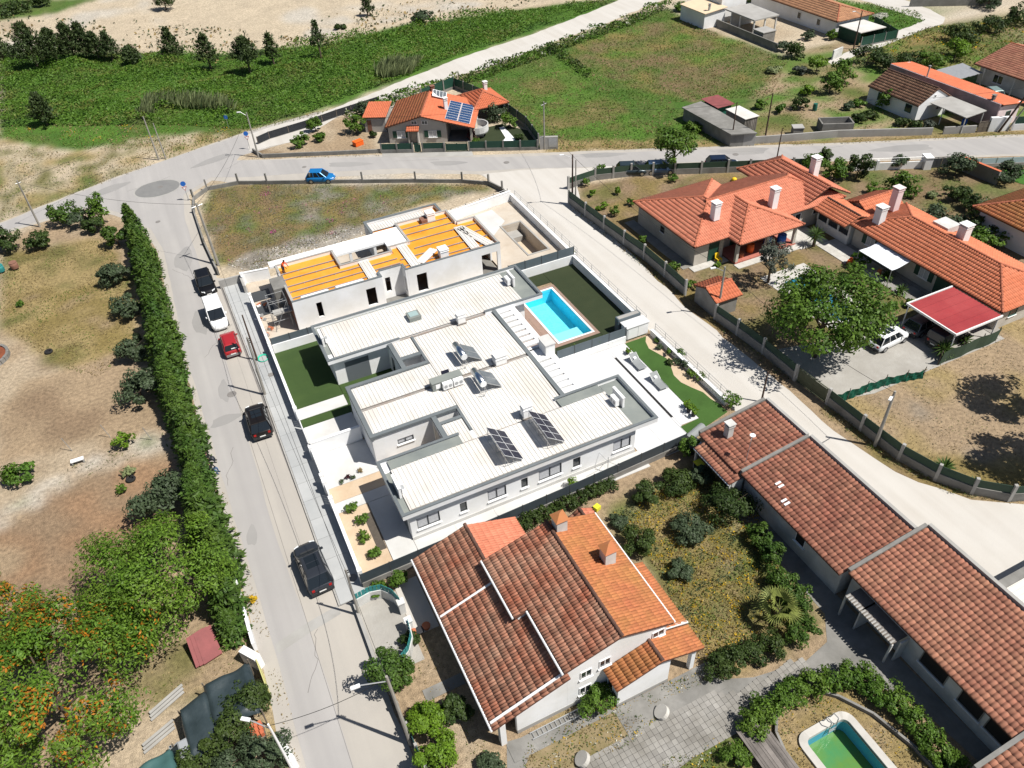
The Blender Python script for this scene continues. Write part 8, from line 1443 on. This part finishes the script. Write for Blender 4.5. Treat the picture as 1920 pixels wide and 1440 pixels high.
# reeds
def reeds(poly,n,h,label):
 xs,ys=zip(*poly);pts=[];
 while len(pts)<n:q=(random.uniform(min(xs),max(xs)),random.uniform(min(ys),max(ys)));pts+=[q]if inpoly(poly,[q[0]],[q[1]])[0]else[]
 p=np.array(pts);hh=RNG.uniform(.5,1,n)*h;d=unit(np.stack([RNG.normal(.18,.2,n),RNG.normal(-.1,.2,n),np.ones(n)],1));base=np.stack([p[:,0],p[:,1],np.zeros(n)],1);side=unit(np.stack([RNG.normal(0,1,n),RNG.normal(0,1,n),np.zeros(n)],1))*.13;V=np.stack([base+side*.3,base+d*hh[:,None]*.55+side,base+d*hh[:,None]+np.stack([hh*.12,hh*0,hh*0],1),base+d*hh[:,None]*.55-side],1).reshape(-1,3);return tag(link('reed_bed',npmesh('reed_bed',V,quadF(n),L_REED)),label,'reeds',None,'stuff')
reeds(PT(262,225,275,195,330,190,420,200,440,215,400,208,300,205),1500,2.6,'tall grey-green reeds in the meadow at the upper left');reeds(PT(700,140,730,125,790,122,770,142,720,150),900,2.6,'tall grey-green reeds beside the dirt road');reeds(PT(258,225,262,215,290,215,285,225),260,1.8,'short pale reeds left of the tall ones')
# upper right trees
for px,py,r,h,lf,lb in((1490,108,1.9,2.6,L_DRK,'dark tree at the end of the field wall'),(1468,95,1.3,1.5,L_OLV,'olive-brown bush above the dark field wall tree'),(1530,135,1.5,2.6,L_LIM,'bright green tree beside the prickly pear'),(1500,138,1.1,1.2,L_CED,'pale prickly pear clump on the field edge'),(1448,135,1.4,1.0,L_REED,'round pale silvery shrub in the green field'),(1555,175,2.0,3.2,L_GRN,'round orange tree in the vegetable plot, left of two'),(1580,150,2.0,3.4,L_GRN,'round orange tree in the vegetable plot, right of two'),(1625,120,2.6,3.0,L_DRK,'large dark fig tree beside the farm track, left'),(1655,130,2.2,2.6,L_DRK,'dark fig tree beside the farm track, right'),(1500,205,1.4,1.9,L_DRK,'round dark lemon tree above the concrete cube'),(1510,178,1.2,1.5,L_LIM,'yellow-green bush above the lemon tree'),(1462,212,.8,1.4,L_GRN,'small round fruit tree beside the tin shed'),(1425,205,.9,1.3,L_GRN,'green bush behind the tin shed'),(1660,205,1.6,3.0,L_GRN,'round dark citrus tree in front of the white gabled house'),(1610,228,1.1,1.0,L_DRK,'clipped dark hedge block beside the water tank, left'),(1630,222,1.0,1.0,L_DRK,'clipped dark hedge block beside the water tank, right'),(1690,235,1.0,.9,L_DRK,'dark low hedge in front of the white gabled house, left'),(1715,240,1.0,.9,L_DRK,'dark low hedge in front of the white gabled house, right'),(1740,238,.9,1.0,L_CED,'pale prickly plant at the small gate'),(1590,205,.9,1.0,L_OLV,'grey bush on the vegetable plot'),(1606,200,1.0,1.1,L_GRN,'green plants on the vegetable plot'),(1700,120,2.4,2.2,L_DRK,'dark shrub mass behind the pink house, left'),(1745,125,2.4,2.4,L_GRN,'bright shrub mass behind the pink house, middle'),(1790,110,2.6,3.0,L_LIM,'bright green bamboo-like thicket behind the pink house'),(1800,80,3.0,3.0,L_DRK,'dark thicket beside the yard wall at the top right, left'),(1850,62,2.8,2.8,L_DRK,'dark thicket beside the yard wall at the top right, right'),(1905,45,3,3,L_DRK,'dark tree at the top right corner'),(1850,15,2.6,3.0,L_OLV,'dark tree behind the yard wall at the top'),(1275,20,1.6,1.6,L_GRN,'green bush at the top edge beside the cream-roofed building'),(1420,10,2.0,2.6,L_GRN,'green tree between the top buildings'),(1515,75,1.1,1.6,L_OLV,'thin bush in the top garden, left'),(1560,75,1.0,1.6,L_GRN,'leafy bush in the top garden, right'),(1585,60,.9,1.6,L_GRN,'bush beside the tin annex'),(1650,35,1.4,.9,L_WHT,'whitish flowering bush on the bright grass at the top'),(1300,245,1.2,1.0,L_GRN,'low bush beside the concrete shed'),(1895,155,1.4,2.0,L_OLV,'grey-green tree in front of the far right porch')):bush(px,py,r,h,lb,lf,.2,int(520*r),cat='tree' if 'tree' in lb else 'shrub')
# trees just outside the right edge whose shade falls on the dry plot
for x_,y_,r,h in((53.1,-13.2,3.3,11.5),(47.6,-18.0,3.3,11.5)):broad('plot_tree','tall leafy tree shading the dry grass plot from beyond the right edge',x_,y_,r,h,5.0,3400,L_DRK,.22,36,int(x_*3),rc=.3,group='trees beyond the right edge')
# ================================================ grass, weeds and brambles (nobody could count them)
def scatter(name,label,polys,dens,size,zf,mats,fr,seed,patch=3.0,thr=.35,asp=.4,upr=.6,clump=0.0,avoid=None,cat='grass'):
 """leaf tufts over polygons on the ground; patchy, with a share fr of each material"""
 g=np.random.default_rng(seed);out=[]
 for poly in polys:
  q=np.array(poly);lo,hi=q.min(0),q.max(0);n=int((hi-lo).prod()*dens)
  if n<4:continue
  p=g.uniform(lo,hi,(n,2));p=p[inpoly(poly,p[:,0],p[:,1])];f=fbm(p[:,0],p[:,1],patch,seed,3);p=p[f+g.uniform(-.12,.12,len(f))>thr];out.append(p)
 p=np.concatenate(out);n=len(p);f=fbm(p[:,0],p[:,1],patch,seed,3)
 if avoid is not None:k=~avoid(p[:,0],p[:,1]);p,f=p[k],f[k];n=len(p)
 z=zf(p[:,0],p[:,1],f)*g.uniform(.55,1,n);c=np.stack([p[:,0],p[:,1],z],1);up=np.tile([0,0,1.],(n,1));s=g.uniform(.6,1.3,n)*size
 V=leafquads(c,s,up*upr,.75,asp,None)
 V[:,2]=np.maximum(V[:,2],.01);f2=fbm(p[:,0],p[:,1],patch*.6,seed+9,3);r=np.argsort(np.argsort(f2+g.uniform(-.12,.12,n)))/n;mi=np.searchsorted(np.cumsum(fr)[:-1],r)
 return tag(link(name,npmesh(name,V,quadF(n),mats,mi)),label,cat,None,'stuff')
Gz=lambda x,y,s,k,o=3:fbm(x,y,s,k,o)
def gz(x,y):w=np.clip((y-84)/25,0,1)*np.clip((300-y)/60,0,1);return(fbm(x,y,16,5,4)-.5)*1.1*w
L_MEAD=leafmat('meadow_leaf',(.075,.165,.018),(.055,.125,.015),(.10,.185,.022),.3);L_MEAD2=leafmat('meadow_grass',(.115,.18,.028),(.085,.14,.022),(.15,.17,.04),.3);L_BRN=leafmat('brown_grass',(.24,.175,.075),(.16,.12,.05),(.30,.235,.12),.35);L_GRY=leafmat('grey_weed',(.20,.19,.13),(.14,.135,.09),None,.35)
lush=PT(0,95,130,98,240,104,430,100,640,80,760,52,900,32,1130,0,1160,2,1000,60,860,105,700,168,600,205,460,243,330,235,0,240)
scatter('bramble_cover','lush green bramble and meadow growth beyond the dirt road',[lush],24,.19,lambda x,y,f:.1+np.clip((Gz(x,y,8,21)-.36)*5,0,2.0)+gz(x,y),[L_MEAD,L_MEAD,L_MEAD2],[.5,.3,.2],3,5,.18,.6,.9,cat='brambles')
scatter('meadow_grass','yellow-green meadow grass at the edge of the sandy verge',[PT(0,235,330,232,460,240,620,205,600,215,460,250,330,285,150,280,0,260)],12,.14,lambda x,y,f:.08+.2*f+gz(x,y),[L_MEAD2,L_MEAD,L_BRN,L_YEL],[.45,.2,.31,.04],5,3,.35,.4)
scatter('heath_scrub','sparse dark scrub dotted over the sandy heath',[PT(450,110,640,20,900,-20,1100,-20,900,38,640,85),PT(0,110,0,30,300,40,640,80,400,120)],.9,.34,lambda x,y,f:.12+.3*f+gz(x,y),[L_OLV,L_DRY,L_DRK],[.4,.4,.2],6,5,.52,.6,cat='scrub')
scatter('dry_grass','dry tufts on the sandy verge beyond the left road',[PT(-40,262,140,290,300,260,460,250,330,294,100,378,-60,438)],9,.13,lambda x,y,f:.05+.1*f,[L_BRN,L_GRY,L_MEAD2],[.45,.3,.25],7,3,.42)
field=PT(860,145,1000,98,1250,14,1290,42,1480,112,1440,190,1400,185,1330,185,1240,195,1400,260,1280,277,1050,281,1020,265,935,200)
scatter('field_grass','rough green grass of the large field behind the corner house',[field],12,.16,lambda x,y,f:.05+.3*np.clip(Gz(x,y,5,31)-.3,0,1),[L_MEAD,L_MEAD2,L_BRN,L_BRN],[.38,.38,.16,.08],8,4,.22,.38)
hb=[]
for a,b in(((18.5,81.7),(31,85.6)),((31,85.6),(46,88.6)),((46,88.6),(61,93.4)),((61,93.4),(76,97.6)),((76,97.6),(91,103.6))):hb.append([(a[0],a[1]),(b[0],b[1]),(b[0]+1,b[1]-3.6),(a[0]+1,a[1]-3.6)])
scatter('bramble_bank','dense bramble bank between the dirt road and the field',hb,20,.22,lambda x,y,f:.25+np.clip((Gz(x,y,4,51)-.3)*3.2,0,1.4),[L_MEAD,L_DRK,L_MEAD2,L_WHT],[.5,.3,.17,.03],9,3,.12,.6,cat='brambles')
scatter('bramble_bank','dark bramble hedge running down through the field',[PT(1020,90,1040,85,1110,140,1100,148)],26,.2,lambda x,y,f:.2+.9*f,[L_DRK,L_MEAD],[.7,.3],10,2,.1,.6,cat='brambles')
lotp=PT(640,347,480,345,395,360,378,392,408,492,480,510,690,418,800,380,925,352,900,345)
scatter('vacant_lot_weeds','brown and green weeds with pink flowers on the vacant lot',[lotp],26,.10,lambda x,y,f:.04+.22*np.clip(f-.3,0,1),[L_GRY,L_BRN,L_MEAD2,L_GRY,L_PINK],[.30,.22,.26,.205,.015],11,2.5,.30,.4,cat='weeds')
for px,py,r in((512,437,.5),(620,415,.6),(625,437,.5),(497,365,.8),(640,400,.5)):x,y=g2(px,py);scatter('pink_flower_patch',{512:'bright pink flower patch on the vacant lot, brightest one at the left',620:'pink flower patch beside the unfinished house wall, upper',625:'pink flower patch beside the unfinished house wall, lower',497:'pale pink flower patch near the lot wall',640:'faint pink flower patch on the right of the lot'}[px],[[(x+r*cos(k),y+r*sin(k))for k in np.linspace(0,6,9)]],60 if px==512 else 22,.09,lambda a,b,f:.1+.2*f,[L_PINK,L_PINK],[.5,.5],px,1,.1,.6,cat='flowers')
scatter('dry_grass','dry yellow grass of the left plot beside the conifer row',[PT(0,475,190,450,252,520,272,640,180,710,120,690,40,640,0,600)],22,.10,lambda x,y,f:.03+.12*f,[L_BRN,L_BRN,L_MEAD2],[.42,.3,.28],12,3,.34,.35)
scatter('dry_grass','low weeds on the pebbly strip of the left plot',[PT(0,985,120,880,300,805,325,830,150,900,0,1000)],14,.07,lambda x,y,f:.03+.06*f,[L_MEAD2,L_GRY],[.5,.5],13,1.5,.5,.5)
scatter('verge_grass','dry grass along the verge between the conifers and the street',[[(-12.6,60),(-12.4,40),(-12.6,25),(-12.2,8),(-11.9,-2),(-11.7,-12),(-11.15,-12),(-11.1,-3),(-11.6,10),(-12,30),(-11.9,52)]],26,.075,lambda x,y,f:.03+.1*f,[L_BRN,L_DRY,L_MEAD2],[.45,.4,.15],14,1.6,.47,.35)
scatter('yard_weeds','dry weeds around the black nets at the lower left',[PT(230,1180,430,1195,470,1255,300,1340,230,1330)],22,.075,lambda x,y,f:.03+.08*f,[L_BRN,L_MEAD2],[.6,.4],15,1.5,.42,.4)
wild=PT(1150,960,1300,885,1410,935,1480,1110,1490,1200,1330,1250,1300,1230,1240,1080)
scatter('wild_garden_weeds','yellow flowering weeds filling the wild garden behind the long sheds',[wild],85,.085,lambda x,y,f:.06+.5*np.clip(f-.25,0,1),[L_BRN,L_YEL,L_MEAD2,L_DRK,L_OLV],[.30,.20,.22,.14,.14],16,1.6,.22,.45,cat='weeds')
scatter('pool_garden_weeds','dry weeds and yellow flowers around the green pool',[[(13.7,-22.9),(15.0,-21.9),(16.3,-21.7),(17.3,-21.9),(18.6,-23.2),(19.6,-24.9),(20.2,-27.2),(20.2,-30),(18.5,-30),(18.5,-23.5),(14.6,-23.5),(14.6,-30),(13.7,-30)]],70,.06,lambda x,y,f:.04+.2*np.clip(f-.3,0,1),[L_BRN,L_GRY,L_YEL,L_MEAD2],[.42,.25,.13,.2],17,1.0,.38,.45,cat='weeds')
scatter('bed_weeds','weeds and white flowers along the paved yard beds',[PT(975,1440,990,1392,1120,1332,1235,1345,1180,1400,1080,1440,1040,1480),PT(1180,1460,1350,1375,1400,1425,1420,1500,1180,1500),PT(1100,1330,1320,1255,1335,1275,1180,1340)],70,.07,lambda x,y,f:.04+.25*np.clip(f-.3,0,1),[L_BRN,L_MEAD2,L_OLV,L_YEL,L_WHT],[.36,.28,.2,.1,.06],18,1.2,.33,.45,cat='weeds')
scatter('front_garden_weeds','sparse weeds on the sandy front garden of the foreground house',[PT(720,1200,800,1190,905,1380,930,1440,830,1440,760,1330)],26,.07,lambda x,y,f:.03+.1*f,[L_BRN,L_MEAD2,L_DRY],[.4,.3,.3],19,1.1,.5,.4,cat='weeds')
scatter('dry_grass','dry grass on the sunlit plot with the leaning lamp pole',[PT(1570,748,1740,690,1960,590,1960,955,1800,918,1690,855)],16,.08,lambda x,y,f:.03+.08*f,[L_DRY,L_BRN,L_GRY,L_MEAD2],[.42,.33,.2,.05],20,2.2,.42,.35)
scatter('garden_lawn_grass','thin dry lawn around the large orange-roofed house',[PT(1090,350,1200,335,1330,335,1195,380,1290,500,1430,520,1530,480,1620,520,1640,600,1480,660,1370,600,1280,550,1170,450)],14,.07,lambda x,y,f:.03+.06*f,[L_BRN,L_MEAD2,L_DRY],[.45,.35,.2],21,2.5,.42,.4)
scatter('lane_verge_weeds','brown weeds along the foot of the lane fence',[[(34.0,38),(34.55,38),(35.1,27),(35.35,20),(35.3,10),(35.75,5),(35.8,.8),(35.0,1),(34.6,12),(34.4,22),(34.3,30)],[(35.1,-3.2),(36.1,-3.2),(36.3,-10.2),(38.1,-15.3),(41,-17.3),(40,-17.4),(37,-14.6),(35.5,-10),(35,-5)]],55,.09,lambda x,y,f:.05+.4*np.clip(f-.25,0,1),[L_BRN,L_GRY,L_MEAD2,L_DRK],[.42,.22,.16,.2],22,1.3,.3,.35,cat='weeds')
scatter('roadside_grass','straw-coloured grass strip along the top road',[PT(1020,275,1300,268,1420,273,1280,280,1020,285),PT(1410,270,1920,246,1920,255,1500,274),PT(450,300,720,288,720,293,560,297)],22,.10,lambda x,y,f:.04+.15*f,[L_BRN,L_DRY,L_MEAD2],[.45,.3,.25],23,1.6,.35,.35)
scatter('plot_grass','grass and weeds of the vegetable plots at the upper right',[PT(1430,260,1560,252,1740,240,1640,200,1600,150,1500,100,1440,190,1420,230)],9,.13,lambda x,y,f:.04+.15*f,[L_MEAD2,L_MEAD,L_BRN],[.5,.25,.25],24,2.5,.40,.4)
scatter('field_grass','bright grass beside the farm track at the top right',[PT(1580,0,1720,22,1735,40,1640,75,1560,58,1530,0)],10,.18,lambda x,y,f:.08+.3*f,[L_MEAD,L_MEAD2],[.7,.3],25,4,.2,.5)
scatter('field_grass','brown and green rough ground behind the pink house',[PT(1640,88,1740,52,1960,30,1960,110,1830,130,1660,122,1600,112)],7,.22,lambda x,y,f:.08+.4*f,[L_MEAD2,L_BRN,L_MEAD,L_YEL],[.42,.28,.25,.05],26,4,.25,.5)
scatter('garden_lawn_grass','rough lawn south of the iron gates',[PT(1610,330,1800,320,1860,420,1790,410,1660,375)],10,.12,lambda x,y,f:.03+.1*f,[L_BRN,L_MEAD2,L_MEAD],[.4,.4,.2],27,2.5,.42,.4)
scatter('lot_rubble','pale rubble stones along the edge of the building site',[PT(480,512,425,497,460,480,640,430,690,427,688,440,500,497)],16,.10,lambda x,y,f:.03+.05*f,[CONCL,STONE,DIRTY],[.4,.4,.2],28,1.5,.45,.8,1.2,cat='rubble')
